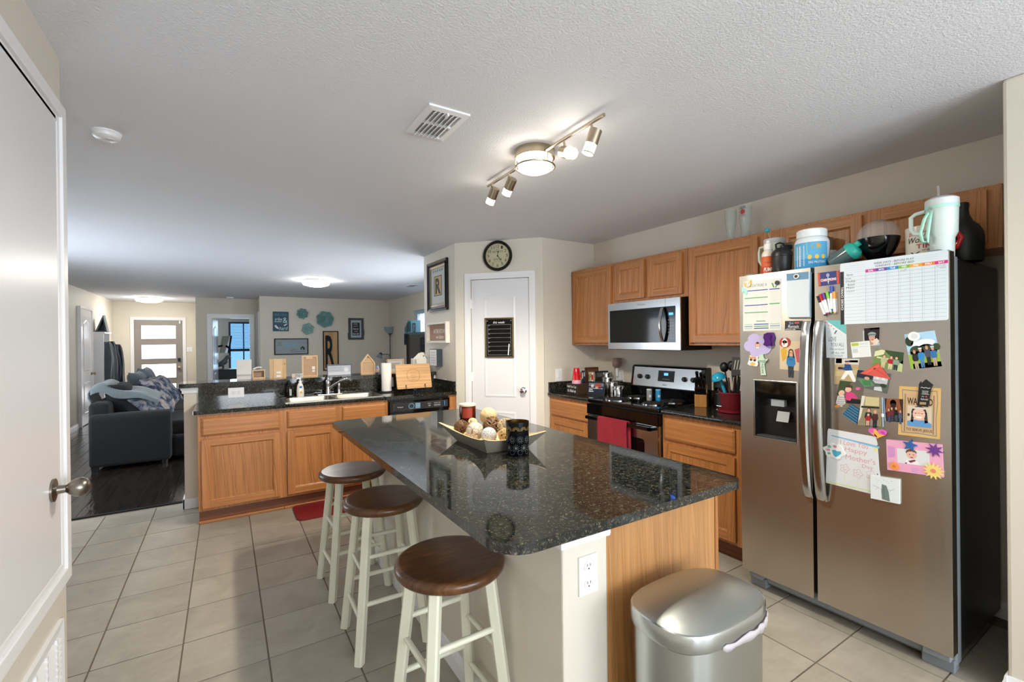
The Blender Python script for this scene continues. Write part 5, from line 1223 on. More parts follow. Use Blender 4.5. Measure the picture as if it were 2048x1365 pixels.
# smart display
dv = Vector((2.925 - 2.850, 3.085 - 3.245, 0)).normalized(); nv = Vector((dv.y, -dv.x, 0)); sd = Frame((2.850, 3.245, W0), dv, nv + Vector((0, 0, .25)), Vector((0, 0, 1)) - nv * .25)
t = thing('smart_display', 'black smart display showing a picture beside the canisters', 'tablet', (2.89, 3.165, W0))
MB(BLACKM).prism([(.172 * s, .124 * (1 - q)) for s, q in rrect(.06, .08)], sd, -.012, 0).build('screen_case', t, bevel=.003)
MB(SOFT).prism([(.02, 0), (.152, 0), (.152, .07), (.02, .07)], sd, -.05, -.0125).build('speaker_base', t)
mb = MB(SCREEN, '#2a3550').rect(sd, .014, .158, .014, .108, 0, .0006); 
prints(mb, quad_map(sd, [(.014, .108), (.158, .108), (.158, .014), (.014, .014)]), [[('r', '#6b7b93', 0, 0, 1, .3), ('r', '#222c42', 0, .55, 1, 1)], [('r', '#a9473f', .42, .05, .85, .40), ('e', '#d9c9b6', .25, .28, .10, .16), ('e', '#c7b1a0', .55, .42, .1, .14), ('r', '#e7e7e7', .03, .50, .95, .54), ('r', '#e9e9e9', .03, .64, .28, .70), ('r', '#d8d8d8', .03, .78, .35, .86), ('e', '#30343c', .75, .50, .07, .10)]], .0006); mb.build('screen', t)
def canister(lab, x, y, r, h, z=W0):
    t = thing('canister', lab, 'canister', (x, y, z), 'steel canisters beside the range')
    MB(STEELC).lathe([(r, 0), (r, h), (r * .97, h + .002)], (x, y, z), n=36).build('body', t)
    MB(CLEAR).lathe([(r * 1.04, h + .002), (r * 1.05, h + .008), (r * 1.0, h + .014), (0, h + .018)], (x, y, z), n=36).build('clear_lid', t)
    MB(CHROME).lathe([(r * 1.05, h + .002), (r * 1.07, h + .005), (r * 1.05, h + .008)], (x, y, z), n=36).build('lid_ring', t)
    MB(CHROME).tube([(x - r * 1.02, y - r * .3, z + h * .7), (x - r * 1.16, y - r * .3, z + h * .8), (x - r * 1.14, y - r * .3, z + h + .004)], .0025, 6).build('clamp', t)
canister('short wide steel canister nearest the range burners', 3.05, 2.985 + .055, .050, .070)
canister('medium steel canister second from the range', 3.06, 3.125, .050, .100)
canister('tall steel canister behind the smart display', 3.10, 3.225, .053, .135)
canister('tallest steel canister at the back by the cookbooks', 3.175, 3.315, .050, .175)
def shaker(lab, x, y, r, h, col, cap, mat=SATIN):
    t = thing('seasoning_shaker', lab, 'shaker', (x, y, .904))
    MB(mat, col).lathe([(r, 0.001), (r, h - .012), (r * .97, h - .010)], (x, y, .904), n=24).build('body', t)
    MB(SATIN, cap).lathe([(r * 1.0, h - .010), (r * 1.0, h - .002), (r * .8, h), (0, h)], (x, y, .904), n=24).build('cap', t)
    mb = MB(PAPER, '#dfe6ea'); mb.grid([[(x + (r + .0004) * math.cos(a), y + (r + .0004) * math.sin(a), .904 + z) for a in [-2.5 + .12 * k for k in range(8)]] for z in (h * .3, h * .5)]); mb.build('label', t)
shaker('grey seasoning shaker on the cooktop between the burners', 2.945, 2.585, .0215, .094, '#8b8d90', '#d9d9d6')
shaker('bright blue salt shaker on the cooktop between the burners', 3.005, 2.545, .0215, .090, '#1c8fc9', '#7fc4e6')
# dish towel over the oven handle
t = thing('dish_towel', 'red ribbed dish towel hanging over the oven door handle', 'towel', (GX - .06, 2.64, .47))
mb = MB(TERRY, '#96202f'); ya, yb = 2.795, 2.485; rows = []
for k in range(27):
    q = k / 26; row = []
    for j in range(15):
        s = j / 14; y = ya + (yb - ya) * s; w = .004 * math.sin(s * 17 + q * 3) + .003 * math.sin(s * 31)
        if q < .62: z = .47 + .012 * math.sin(s * 2.2) + (.772 - .47) * q / .62; x = GX - .068 - w * (1 - q) - .010 * (1 - q / .62)
        elif q < .72: a = PI * (q - .62) / .10; z = .772 + .010 * math.sin(a); x = GX - .051 - .017 * math.cos(a)
        else: z = .772 - (q - .72) / .28 * .27; x = GX - .034 + w * .3
        row.append((x, y - .004 * math.sin(q * 9) - (.010 * q if j == 14 else 0), z))
    rows.append(row)
mb.grid(rows); mb.build('cloth', t, solid=.006)
# wall-plugged wax warmer
wy = K(3.405); t = thing('wax_warmer', 'brown ceramic wax warmer plugged into the wall behind the range', 'warmer', (KX - .05, wy, KZ(1.04)))
MB(SATIN, '#86706a').lathe([(.022, 0), (.040, .02), (.046, .045), (.044, .060), (.036, .068), (.040, .078), (.042, .090), (.036, .094), (0, .090)], (KX - .055, wy, KZ(1.115)), n=28).build('pot', t)
MB(DOORW).cyl((KX - .055, wy, KZ(1.03)), (KX - .055, wy, KZ(1.115) + .001), .014, n=16).rect(FX(KX), wy - .03, wy + .03, KZ(.985), KZ(1.07), .007, .04).build('plug', t, bevel=.004)
outlet('white outlet behind the brown wax warmer', FX(KX), wy, KZ(1.03))
# knife block with knives
kd = Vector((.5, -.86, 0)).normalized(); kn = Vector((-kd.y, kd.x, 0)); kn = kn if kn.x > 0 else -kn; kc = Vector((2.955, 2.165, W0))
t = thing('knife_block', 'light wooden knife block full of black-handled knives', 'knife block', (3.02, 2.15, W0))
kfr = Frame(kc, kn, kd)   # side profile frame: a = depth, b = height, pulled along the width
KW = oak('knife_block_wood', 'v', '#b9803f', '#c58d4b', '#a36c30')
MB(KW).prism([(0, 0), (.135, 0), (.135, .06), (.09, .165), (.055, .155), (.028, .10), (0, .092)], kfr, 0, .082).build('block', t, bevel=.003)
hd = (-kn * .62 + Vector((0, 0, .78))).normalized()
for r in range(2):
    for k in range(5):
        p = kc + kn * (.008 + .012 * r) + kd * (.010 + .0155 * k) + Vector((0, 0, .095 + .003 * r))
        MB(BLACKM).tube([p, p + hd * .03, p + hd * (.062 + .004 * r)], [.007, .0078, .0065], 8).build('steak_knife', t)
for k, (f, wd, ln) in enumerate(((.045, .012, .115), (.045, .040, .125), (.045, .066, .11), (.075, .018, .13), (.075, .045, .12), (.078, .068, .10))):
    p = kc + kn * f + kd * wd + Vector((0, 0, .125 + (f - .045) * 1.1))
    kf = MB(BLACKM).tube([p, p + hd * .03, p + hd * ln * .7, p + hd * ln], [.009, .0115, .010, .012], 8).build('knife', t)
    MB(CHROME).sphere(p + hd * ln * .5 - kd * .008, .003, 8, 6).build('rivet', kf)
# can opener between the block and the planter
t = thing('can_opener', 'black electric can opener between the knife block and red planter', 'can opener', (3.10, 2.045, W0))
MB(BLACKM).box(3.06, 3.16, 2.005, 2.085, W0, W0 + .19).build('housing', t, bevel=.012, seg=3)
MB(CHROME).rect(FX(3.06), 2.02, 2.07, W0 + .10, W0 + .105, 0, .004).rect(FX(3.06), 2.03, 2.06, W0 + .125, W0 + .15, 0, .012).build('cutter_lever', t, bevel=.001)
MB(CHROME).rect(FX(3.06), 2.01, 2.08, W0 + .012, W0 + .015, 0, .004).build('trim_strip', t)
# planter pot of utensils
px_, py_ = 2.955, 1.862
t = thing('utensil_pot', 'dark red plastic planter pot used as utensil holder', 'pot', (px_, py_, W0))
MB(SATIN, '#6f1520').lathe([(.068, .012), (.088, .128), (.091, .130), (.091, .140), (.084, .140), (.080, .125), (.060, .02), (0, .02)], (px_, py_, W0), n=40).build('pot', t)
MB(SATIN, '#8d1f2b').lathe([(.080, .0006), (.096, .004), (.100, .020), (.096, .020), (.086, .008), (0, .008)], (px_, py_, W0), n=40).build('saucer', t)
def utensil(name, lab, b, top, r, col, head=None, mat=SATIN):
    t = thing(name, lab, 'utensil', (px_ + b[0], py_ + b[1], W0 + .03)); p0 = Vector((px_ + b[0], py_ + b[1], W0 + .03)); p1 = Vector((px_ + top[0], py_ + top[1], W0 + top[2]))
    MB(mat, col).tube([p0, p0.lerp(p1, .5), p1], [r * .8, r, r], 8).build('handle', t)
    d = (p1 - p0).normalized()
    if head: head(t, p1, d)
def ladle(t, p, d):
    c = p + Vector((-.005, .025, .0)); MB(GLOSS, '#1f9cc4').lathe([(.052, 0), (.050, -.012), (.038, -.034), (.018, -.048), (0, -.051), (.017, -.044), (.035, -.031), (.047, -.010), (.0505, 0)], c + Vector((0, -.01, .03)), (-.25, .2, -.95), 28).build('funnel_cone', t)
def spoonhead(col):
    def f(t, p, d): MB(SATIN, col).sphere(p + d * .03, (.026, .03, .036), 16, 10).build('bowl', t)
    return f
def slot(t, p, d):
    f = Frame(p, (.25, -.97, 0), (-.9, -.25, .2), (.1, 0, 1)); mb = MB(SATIN, '#2a2a2c'); w = .045; h = .115
    mb.prism([(-w, 0), (w, 0), (w + .004, h), (-w + .006, h)][:0] or [(-w, 0), (-w + .012, -.01), (w - .012, -.01), (w, 0), (w, h), (-w, h)], f, 0, .003); mb.use(MATTE, '#b9b6ae')
    for k in range(4): mb.prism([(-.032 + .018 * k, .03), (-.026 + .018 * k, .03), (-.018 + .018 * k, .095), (-.024 + .018 * k, .095)], f, .003, .0034)
    mb.build('slotted_blade', t)
utensil('blue_ladle', 'turquoise ladle leaning left in the red planter', (-.01, .015), (-.015, .085, .235), .011, '#1f9cc4', lambda t, p, d: MB(GLOSS, '#25a9d4').lathe([(.050, 0), (.048, .014), (.036, .034), (.016, .046), (0, .048), (.014, .043), (.033, .031), (.045, .012), (.0485, .001)], p + Vector((-.01, 0, -.012)), (-.35, .25, 1), 28).build('bowl', t))
utensil('black_spoon', 'black serving spoon at the back left of the planter', (.02, .02), (.03, .075, .275), .006, '#141416', spoonhead('#141416'))
utensil('black_ladle', 'black nylon ladle behind the turquoise one', (.03, 0), (.05, .035, .285), .006, '#1a1a1c', spoonhead('#18181a'))
utensil('wooden_spoon', 'brown-handled spoon in the middle of the planter', (.0, .01), (.0, .030, .235), .006, '#5a3a26')
utensil('black_tongs', 'black tongs standing upright in the planter', (.01, -.01), (.02, -.005, .28), .011, '#111113', spoonhead('#121214'))
utensil('silver_spatula', 'silver-handled spatula leaning right in the planter', (-.03, -.01), (-.05, -.045, .245), .008, '#b9b7b0', None, STEELC)
utensil('slotted_turner', 'black slotted turner with steel band beside the refrigerator', (-.01, -.03), (-.02, -.055, .265), .006, '#1c1c1e', slot)
utensil('black_whisk', 'black whisk handle at the right of the planter', (-.02, -.03), (-.03, -.075, .25), .008, '#161618')

# ------------------------------------------------------------------ on top of the refrigerator and the cabinets
FTZ = 1.739
def fthing(name, lab, cat, x, y, z=FTZ): return thing(name, lab, cat, (x, y, z))
def around(mb, x, y, r, a0, a1, z0, z1_, layers, d=.0004, n=12):
    """print wrapped on an upright cylinder, left to right as the viewer sees it"""
    def P(s, q, dd): a = a0 + (a1 - a0) * s; rr = r + dd; return (x + rr * math.cos(a), y + rr * math.sin(a), z1_ + (z0 - z1_) * q)
    L2 = []
    for ly in layers:
        o = []
        for sh_ in (ly if isinstance(ly, list) else [ly]):
            if sh_[0] == 'r':
                s0, t0_, s1, t1 = sh_[2:6]; m_ = max(1, int(abs(s1 - s0) * n))
                for k in range(m_): o.append(('r', sh_[1], s0 + (s1 - s0) * k / m_, t0_, s0 + (s1 - s0) * (k + 1) / m_, t1))
            else: o.append(sh_)
        L2.append(o)
    prints(mb, P, L2, d, .0002)
VA0, VA1 = 2.35 + .5, 2.35 + .5 + 1.9   # visible arc, viewer's left to right (angles increase towards -y)
t = fthing('sauce_bottle', 'orange and black sauce bottle with white neck on the refrigerator', 'bottle', 2.645, 1.440)
MB(GLOSS, '#e4e0d4').lathe([(.035, .001), (.036, .004), (.036, .135), (.034, .150), (.024, .168), (.021, .172)], (2.645, 1.440, FTZ), n=28).build('body', t)
MB(SATIN, '#f0eee8').lathe([(.023, .172), (.024, .176), (.023, .205), (.012, .212), (.009, .225), (0, .226)], (2.645, 1.440, FTZ), n=24).build('cap', t)
mb = MB(PAPER, '#d9622c'); around(mb, 2.645, 1.44, .0362, 2.3, 4.6, FTZ + .004, FTZ + .132, [[('r', '#cf5f2a', 0, 0, 1, .45), ('r', '#b8421f', 0, .45, 1, 1)], [('p', '#161412', [(.2, .5), (.95, .42), (.95, 1), (.15, 1)])], [('t', '#e9e4da', 'PUMP', .28, .50, .84, .68, .2, .02), ('t', '#e9e4da', 'SAUCE', .26, .72, .86, .90, .2, .02), ('t', '#3a2a50', 'original', .35, .24, .8, .33)]]); mb.build('label', t)
t = fthing('shaker_cup', 'black shaker bottle with carry loop on the refrigerator', 'bottle', 2.64, 1.362)
MB(SATIN, '#15161a').lathe([(.042, .001), (.044, .004), (.051, .118), (.053, .120), (.053, .140), (.050, .146), (.030, .168), (0, .170)], (2.64, 1.362, FTZ), n=36).build('body', t)
MB(SATIN, '#101114').tube([(2.615, 1.378, FTZ + .158), (2.612, 1.380, FTZ + .190), (2.622, 1.365, FTZ + .197), (2.636, 1.350, FTZ + .190), (2.640, 1.346, FTZ + .162)], .0055, 8).build('carry_loop', t)
MB(SATIN, '#17181c').obox((2.655, 1.345, FTZ + .172), ((1, -.5, 0), (.5, 1, 0), (0, 0, 1)), (.030, .012, .012)).build('flip_spout', t, bevel=.004)
t = fthing('protein_tub', 'big white protein powder tub with blue and yellow label', 'tub', 2.655, 1.215)
MB(GLOSS, '#dfe8ec').lathe([(.076, .001), (.080, .006), (.080, .172), (.072, .190), (.066, .196)], (2.655, 1.215, FTZ), n=48).build('body', t)
mb = MB(GLOSS, '#e9eff2').lathe([(.068, .196), (.070, .199), (.070, .234), (.066, .238), (0, .238)], (2.655, 1.215, FTZ), n=48); mb.build('lid', t)
mb = MB(PAPER, '#6db3d6'); around(mb, 2.655, 1.215, .0802, 2.35, 4.55, FTZ + .008, FTZ + .165, [[('r', '#58a9d4', 0, 0, 1, .55), ('r', '#2f8fc4', 0, .55, 1, 1)], [('p', '#e3cf3f', [(.42, .0), (.92, 0), (.80, .22), (.44, .42)]), ('r', '#dfe6ee', .12, .10, .36, .78)], [('e', '#c8a24e', .66, .14, .13, .09), ('e', '#e6c452', .50, .50, .055, .075), ('e', '#e6c452', .68, .50, .055, .075), ('e', '#e6c452', .85, .50, .055, .075), ('t', '#f2f6f8', '25G PROTEIN', .46, .64, .90, .71), ('p', '#8fd0ea', [(.35, .88), (.5, .80), (.7, .90), (.5, .97)])] + [('r', '#9aa3b8', .14, .14 + k * .08, .34, .15 + k * .08) for k in range(8)]]); mb.build('label', t)
t = fthing('straw_tumbler', 'pale green tumbler with handle and teal straw topper', 'tumbler', 2.80, 1.487)
MB(SATIN, '#cfd6c6').lathe([(.040, .001), (.042, .09), (.054, .12), (.056, .235)], (2.80, 1.487, FTZ), n=32).build('body', t)
MB(SATIN, '#c9ccd2').lathe([(.057, .235), (.059, .24), (.058, .258), (.03, .266), (0, .266)], (2.80, 1.487, FTZ), n=32).build('lid', t)
MB(SATIN, '#d3dccb').tube([(2.80, 1.540, FTZ + .225), (2.80, 1.575, FTZ + .222), (2.80, 1.580, FTZ + .19), (2.80, 1.578, FTZ + .14), (2.80, 1.565, FTZ + .118), (2.80, 1.536, FTZ + .115)], .009, 8).build('handle', t)
MB(CLEAR).cyl((2.80, 1.51, FTZ + .26), (2.80, 1.525, FTZ + .31), .004, n=10).build('straw', t); MB(GLOSS, '#3fa9b5').sphere((2.80, 1.530, FTZ + .322), .015, 16, 10).build('straw_topper', t)
t = fthing('canvas_basket', 'tan canvas basket behind the protein tub', 'basket', 2.895, 1.355)
MB(FABRIC, '#8c7a5c').add([(2.855, 1.25, FTZ + .001), (2.93, 1.25, FTZ + .001), (2.93, 1.46, FTZ + .001), (2.855, 1.46, FTZ + .001), (2.845, 1.232, FTZ + .235), (2.935, 1.232, FTZ + .235), (2.935, 1.478, FTZ + .235), (2.845, 1.478, FTZ + .235)], [(0, 1, 2, 3), (0, 1, 5, 4), (1, 2, 6, 5), (2, 3, 7, 6), (3, 0, 4, 7)]).build('body', t, solid=.006)
MB(FABRIC, '#e6e2d6').tube([(2.846, 1.255, FTZ + .17), (2.836, 1.252, FTZ + .14), (2.836, 1.275, FTZ + .135), (2.845, 1.278, FTZ + .17)], .004, 6).build('rope_handle', t)
t = fthing('plastic_jar', 'orange-labelled plastic jar half hidden behind the grey shaker', 'jar', 2.80, 1.20)
MB(GLOSS, '#dad6cd').lathe([(.036, .001), (.038, .004), (.038, .11), (.034, .118)], (2.80, 1.195, FTZ), n=28).lathe([(.037, .118), (.037, .138), (0, .139)], (2.80, 1.195, FTZ), n=28).build('body', t)
mb = MB(PAPER, '#c5622f'); around(mb, 2.80, 1.195, .0382, 2.3, 4.6, FTZ + .02, FTZ + .10, [[('r', '#b9562b', 0, 0, 1, .6), ('r', '#20242c', 0, .6, 1, 1)]]); mb.build('label', t)
t = fthing('tilted_shaker', 'grey shaker bottle with teal lid lying tilted on the refrigerator', 'bottle', 2.66, 1.07)
ax = Vector((0, -.86, .50)).normalized(); p0 = Vector((2.66, 1.125, FTZ + .043))
MB(GLOSS, '#566a6c').lathe([(.026, 0), (.036, .006), (.043, .085), (.044, .10)], p0, ax, 32).build('body', t)
MB(SATIN, '#2fae9e').lathe([(.0455, .098), (.046, .102), (.044, .120), (.030, .134), (0, .136)], p0, ax, 32).cyl(p0 + ax * .13 + Vector((0, .012, .01)), p0 + ax * .158 + Vector((0, .012, .012)), .015, n=16).build('lid', t)
gx0, gy0 = 2.74, .952
t = fthing('popcorn_bowl', 'round black popcorn popper bowl with clear dome', 'bowl', gx0, gy0)
MB(GLOSS, '#08090b').lathe([(.034, .001), (.036, .012), (.030, .030), (.046, .055), (.068, .090), (.082, .125), (.087, .152), (.085, .153), (.078, .125)], (gx0, gy0, FTZ), n=48).build('bowl', t)
MB(thin('smoky_clear_plastic', '#d8dad8', .28, .08)).lathe([(.086, .154), (.084, .180), (.074, .207), (.055, .227), (.03, .237), (0, .240)], (gx0, gy0, FTZ), n=48).build('dome', t)
MB(thin('grey_clear_plastic', '#8d9290', .55, .2)).lathe([(.030, .2375), (.026, .242), (0, .243)], (gx0, gy0, FTZ), n=28).build('dome_cap', t)
t = fthing('holiday_mug', 'big cream mug with holiday lettering and red handle', 'mug', 2.74, .770)
MB(GLOSS, '#e3dccd').lathe([(.066, .001), (.072, .006), (.074, .168), (.071, .170), (.068, .166), (.066, .01), (0, .01)], (2.74, .770, FTZ), n=44).build('body', t)
MB(GLOSS, '#b81f25').tube([(2.73, .698, FTZ + .135), (2.72, .665, FTZ + .130), (2.715, .645, FTZ + .095), (2.72, .662, FTZ + .058), (2.73, .698, FTZ + .050)], .011, 10).build('handle', t)
mb = MB(PAPER, '#b22a2a'); around(mb, 2.74, .77, .0741, 2.30, 4.6, FTZ + .03, FTZ + .150, [[('t', '#b8282c', 'the Most', .10, .02, .62, .20, .25), ('t', '#23382e', 'Wonderful', .08, .26, .92, .48, .3), ('t', '#b8282c', 'TIME', .28, .54, .72, .70), ('t', '#3a4a40', 'of the', .40, .74, .60, .80), ('t', '#1f4632', 'Year', .14, .82, .86, 1.04, .2)]]); mb.build('lettering', t)
t = fthing('large_tumbler', 'tall pale mint tumbler with handle, strap and straw on the refrigerator', 'tumbler', 2.61, .680)
MB(SATIN, '#cfdcd8').lathe([(.037, .001), (.039, .004), (.041, .085), (.051, .108), (.054, .225)], (2.61, .680, FTZ), n=40).build('body', t)
MB(SATIN, '#d3d9dc').lathe([(.055, .225), (.056, .230), (.055, .252), (.04, .262), (0, .262)], (2.61, .680, FTZ), n=40).build('lid', t)
MB(SATIN, '#aee0d0').lathe([(.0555, .212), (.0562, .216), (.0555, .226)], (2.61, .680, FTZ), n=40).build('lid_band', t)
MB(SATIN, '#d6e2dc').tube([(2.60, .733, FTZ + .212), (2.598, .765, FTZ + .208), (2.597, .781, FTZ + .196), (2.597, .781, FTZ + .14), (2.598, .770, FTZ + .122), (2.60, .735, FTZ + .114)], .0085, 10).build('handle', t)
mb = MB(SATIN, '#a5dcc6'); pts = [(2.556, .706, FTZ + .205), (2.545, .720, FTZ + .17), (2.541, .733, FTZ + .11), (2.548, .728, FTZ + .075), (2.556, .715, FTZ + .068), (2.552, .712, FTZ + .10), (2.550, .704, FTZ + .16), (2.555, .700, FTZ + .203)]
mb.grid([[(x - .002, y + .006, z) for x, y, z in pts], [(x, y - .006, z) for x, y, z in pts]]); mb.build('wrist_strap', t, solid=.002)
MB(CHROME).tube([(2.556, .704 + .006 * math.cos(a), FTZ + .210 + .008 * math.sin(a)) for a in [2 * PI * k / 12 for k in range(12)]], .0015, 6, True).build('strap_clip', t)
MB(CLEAR).cyl((2.61, .690, FTZ + .262), (2.61, .692, FTZ + .315), .0045, n=12).build('straw', t)
t = fthing('growler_bottle', 'large matte black growler bottle at the back corner of the refrigerator', 'bottle', 2.845, .672)
MB(SATIN, '#0d0f11').lathe([(.066, .001), (.070, .006), (.072, .110), (.070, .130), (.055, .165), (.036, .185), (.024, .215), (.021, .245)], (2.845, .672, FTZ), n=44).build('body', t)
MB(SATIN, '#141618').lathe([(.022, .242), (.023, .245), (.023, .268), (.020, .271), (0, .271)], (2.845, .672, FTZ), n=28).build('cap', t)
PINT = thin('pint_glass', '#c9d2cc', .34, .04)
for y, r0, lab, pr in ((1.955, .041, 'left pint beer glass on top of the oak wall cabinet', 0), (1.842, .043, 'right printed beer glass on top of the oak wall cabinet', 1)):
    t = thing('beer_glass', lab, 'glass', (3.10, y, UT))
    MB(PINT).lathe([(r0 * .76, .001), (r0 * .78, .004), (r0 * .68, .03), (r0 * .72, .07), (r0 * .95, .16), (r0, .20), (r0 * .97, .243), (r0 * .93, .243), (r0 * .96, .20), (r0 * .9, .16), (r0 * .66, .07), (r0 * .62, .035), (r0 * .6, .02), (0, .018)], (3.10, y, UT), n=36).build('tumbler', t)
    if pr:
        mb = MB(PAPER, '#25407a'); around(mb, 3.10, y, r0 + .0006, 2.5, 3.9, UT + .165, UT + .235, [[('t', '#27407c', 'LAGER', .15, .02, .85, .28), ('e', '#b8474a', .5, .55, .28, .25), ('t', '#b23c3f', 'brewing', .2, .82, .8, .98)]]); mb.build('printed_logo', t)
# ------------------------------------------------------------------ papers, photos and magnets on the refrigerator doors (plane coordinates: y, z)
FD = FX(FRX0 - .0004)
def fs_(name, lab, cat, q, base, layers, th=.0008, lift=0, group=None, mat=None, outline=None): return sheet(name, lab, cat, FD, q, th, base, layers, None, group, lift, mat, outline)
GP = 'family photos on the refrigerator'; GM = 'magnets on the refrigerator'
BLU, GRN = '#2b3f8f', '#4f9a55'
L_ = [[('r', '#c9c9c6', .04, .045, .98, .049), ('t', '#6f6f70', 'KEATRIBE R', .20, .075, .64, .13), ('p', '#3f9a4e', [(.75, .085), (.79, .08), (.83, .17), (.80, .175)]), ('p', '#3f9a4e', [(.84, .17), (.89, .085), (.93, .085), (.87, .18)])]]
for k in range(4):
    c = BLU if k % 2 == 0 else GRN; y = .19 + .145 * k
    L_[0].append(('r', c, .04, y, .66, y + .018))
    for j in range(3):
        for r in range(4):
            for d in range(6): L_[0].append(('r', '#b9b9bb' if (r * 7 + d + j + k) % 9 else '#e0cf5a', .055 + .21 * j + .028 * d, y + .035 + .020 * r, .068 + .21 * j + .028 * d, y + .043 + .020 * r))
for a, b in ((.19, BLU), (.47, GRN)): L_[0].append(('r', b, .70, a, .96, a + .02))
for k in range(12): L_[0].append(('r', '#c3c3c3', .72, .235 + .018 * k, .92 - .03 * (k % 3), .239 + .018 * k))
for k in range(12): L_[0].append(('r', '#c6c6c6', .74, .52 + .021 * k, .90 - .04 * (k % 3), .524 + .021 * k))
L_[0].append(('r', GRN, .36, .80, .60, .817))
for r in range(3):
    for j, (a, b) in enumerate(((.04, .26), (.30, .68), (.72, .96))): L_[0].append(('r', (GRN, BLU)[(r + j) % 2] if j == 1 else (('#9fc3a0', '#7784b5', '#9fc3a0')[r]), a, .86 + .04 * r, b, .878 + .04 * r))
fs_('calendar_sheet', 'printed year calendar sheet at the top left of the refrigerator', 'calendar', [(1.496, 1.727), (1.286, 1.723), (1.289, 1.446), (1.500, 1.446)], '#d3d3cf', L_)
def magnet(name, lab, poly, th, base, layers=(), lift=0, mat=None, cat='magnet', rng=None):
    ys = [p[0] for p in poly]; zs = [p[1] for p in poly]; y0, y1, z0, z1_ = min(ys), max(ys), min(zs), max(zs)
    out = [((y1 - y) / (y1 - y0), (z1_ - z) / (z1_ - z0)) for y, z in poly]
    return fs_(name, lab, cat, [(y1, z1_), (y0, z1_), (y0, z0), (y1, z0)], base, layers, th, lift, GM, mat, out)
def circ(y, z, r, rz=None, n=24): return [(y - r * math.cos(2 * PI * k / n), z + (rz or r) * math.sin(2 * PI * k / n)) for k in range(n)]
magnet('cat_magnet', 'orange and white cat shaped magnet at the corner of the calendar', [(1.486, 1.700), (1.490, 1.722), (1.478, 1.716), (1.460, 1.720), (1.450, 1.731), (1.446, 1.708), (1.456, 1.694), (1.472, 1.690)], .004, '#e9a94e', [[('p', '#f0e6d6', [(.2, .35), (.75, .25), (.8, .7), (.4, .9)])], [('e', '#b8743a', .35, .45, .06, .08), ('e', '#b8743a', .65, .4, .06, .08), ('e', '#d98a8a', .52, .6, .07, .06)]], .001)
magnet('fish_magnet', 'pale teal fish tail magnet under the orange cat magnet', [(1.503, 1.694), (1.484, 1.690), (1.470, 1.672), (1.472, 1.655), (1.480, 1.649), (1.492, 1.662), (1.503, 1.668)], .003, '#9fcfc9', [[('e', '#6fa9a9', .35, .6, .1, .1)]], .001)
magnet('round_magnet', 'small black round magnet on the calendar corner', circ(1.306, 1.699, .0115), .007, '#2c2a29', [], .001)
t = thing('notepad', 'white magnetic list pad with blue header on the refrigerator', 'notepad', (FRX0, 1.20, 1.51))
q = [(1.254, 1.739), (1.147, 1.737), (1.149, 1.510), (1.253, 1.513)]
sheet('pad', None, None, FD, q, 0.014, '#cad2d7', [[('r', '#5f89a8', 0, 0, 1, .165), ('r', '#cfd9df', .49, .2, .494, .92)] + [('r', '#c6d3dc', .04, .22 + .045 * k, .96, .223 + .045 * k) for k in range(15)] + [('e', '#b3c4cf', .03 + .055 * k, .935 + .02 * (k % 2), .012, .006) for k in range(18)]], t)
sheet('backing_card', None, None, FD, [(1.250, 1.735), (1.140, 1.733), (1.143, 1.506), (1.250, 1.509)], .003, '#8fa3b0', [], t)
magnet('eye_magnet', 'white ringed black button magnet holding the list pad', circ(1.204, 1.719, .0125), .006, '#d8d2c8', [[('e', '#1a1411', .5, .5, .32, .32)], [('e', '#6b5a4c', .42, .42, .08, .08)]], .0145)
fs_('business_card', 'black rental business card magnet under the list pad', 'card', [(1.270, 1.495), (1.184, 1.492), (1.186, 1.444), (1.272, 1.446)], '#1f2226', [[('t', '#8fb0d9', '10-4', .25, .10, .48, .40), ('r', '#c0444a', .55, .12, .82, .30), ('t', '#e8e8e6', 'Rentals', .18, .44, .80, .74, .25), ('r', '#9a9a9a', .10, .79, .9, .82), ('r', '#cfcfcf', .03, .88, .42, .94), ('r', '#cfcfcf', .45, .87, .62, .95)]], group=GM)
# foam flower
t = thing('flower_magnet', 'lavender foam flower magnet with a face photo in the middle', 'magnet', (FRX0, 1.417, 1.31), GM)
mb = MB(MATTE, '#b9aed6'); P = quad_map(FD, [(1.50, 1.46), (1.34, 1.46), (1.34, 1.30), (1.50, 1.30)])
fl = []
for k in range(90):
    a = 2 * PI * k / 90; r = .058 * (1 + .28 * abs(math.cos(2.5 * (a + .5))) ** .7 - .12); fl.append((1.417 - r * 1.15 * math.cos(a), 1.367 + r * math.sin(a)))
mb.prism(fl, FD, 0, .003); mb.build('foam_flower', t)
mb = MB(PHOTO, '#c98f78').prism(circ(1.416, 1.368, .014, .019), FD, .003, .0034); prints(mb, quad_map(FD, [(1.43, 1.387), (1.402, 1.387), (1.402, 1.349), (1.43, 1.349)]), [[('e', '#e0b8a2', .5, .45, .36, .36), ('r', '#efe6df', .2, .78, .8, .95)], [('e', '#3b2416', .5, .2, .3, .14), ('e', '#3a2a22', .38, .42, .05, .04), ('e', '#3a2a22', .62, .42, .05, .04), ('e', '#9b4a42', .5, .62, .12, .04)]], .0034); mb.build('face_photo', t)
t = thing('clip_magnet', 'purple plastic clip magnet beside the lavender flower', 'magnet', (FRX0, 1.35, 1.365), GM)
MB(GLOSS, '#4a2369').prism([(1.372, 1.427), (1.360, 1.432), (1.352, 1.424), (1.343, 1.430), (1.335, 1.422), (1.340, 1.400), (1.334, 1.385), (1.340, 1.366), (1.358, 1.360), (1.376, 1.370), (1.368, 1.388), (1.375, 1.408)], FD, .012, .020).build('front_jaw', t, bevel=.002)
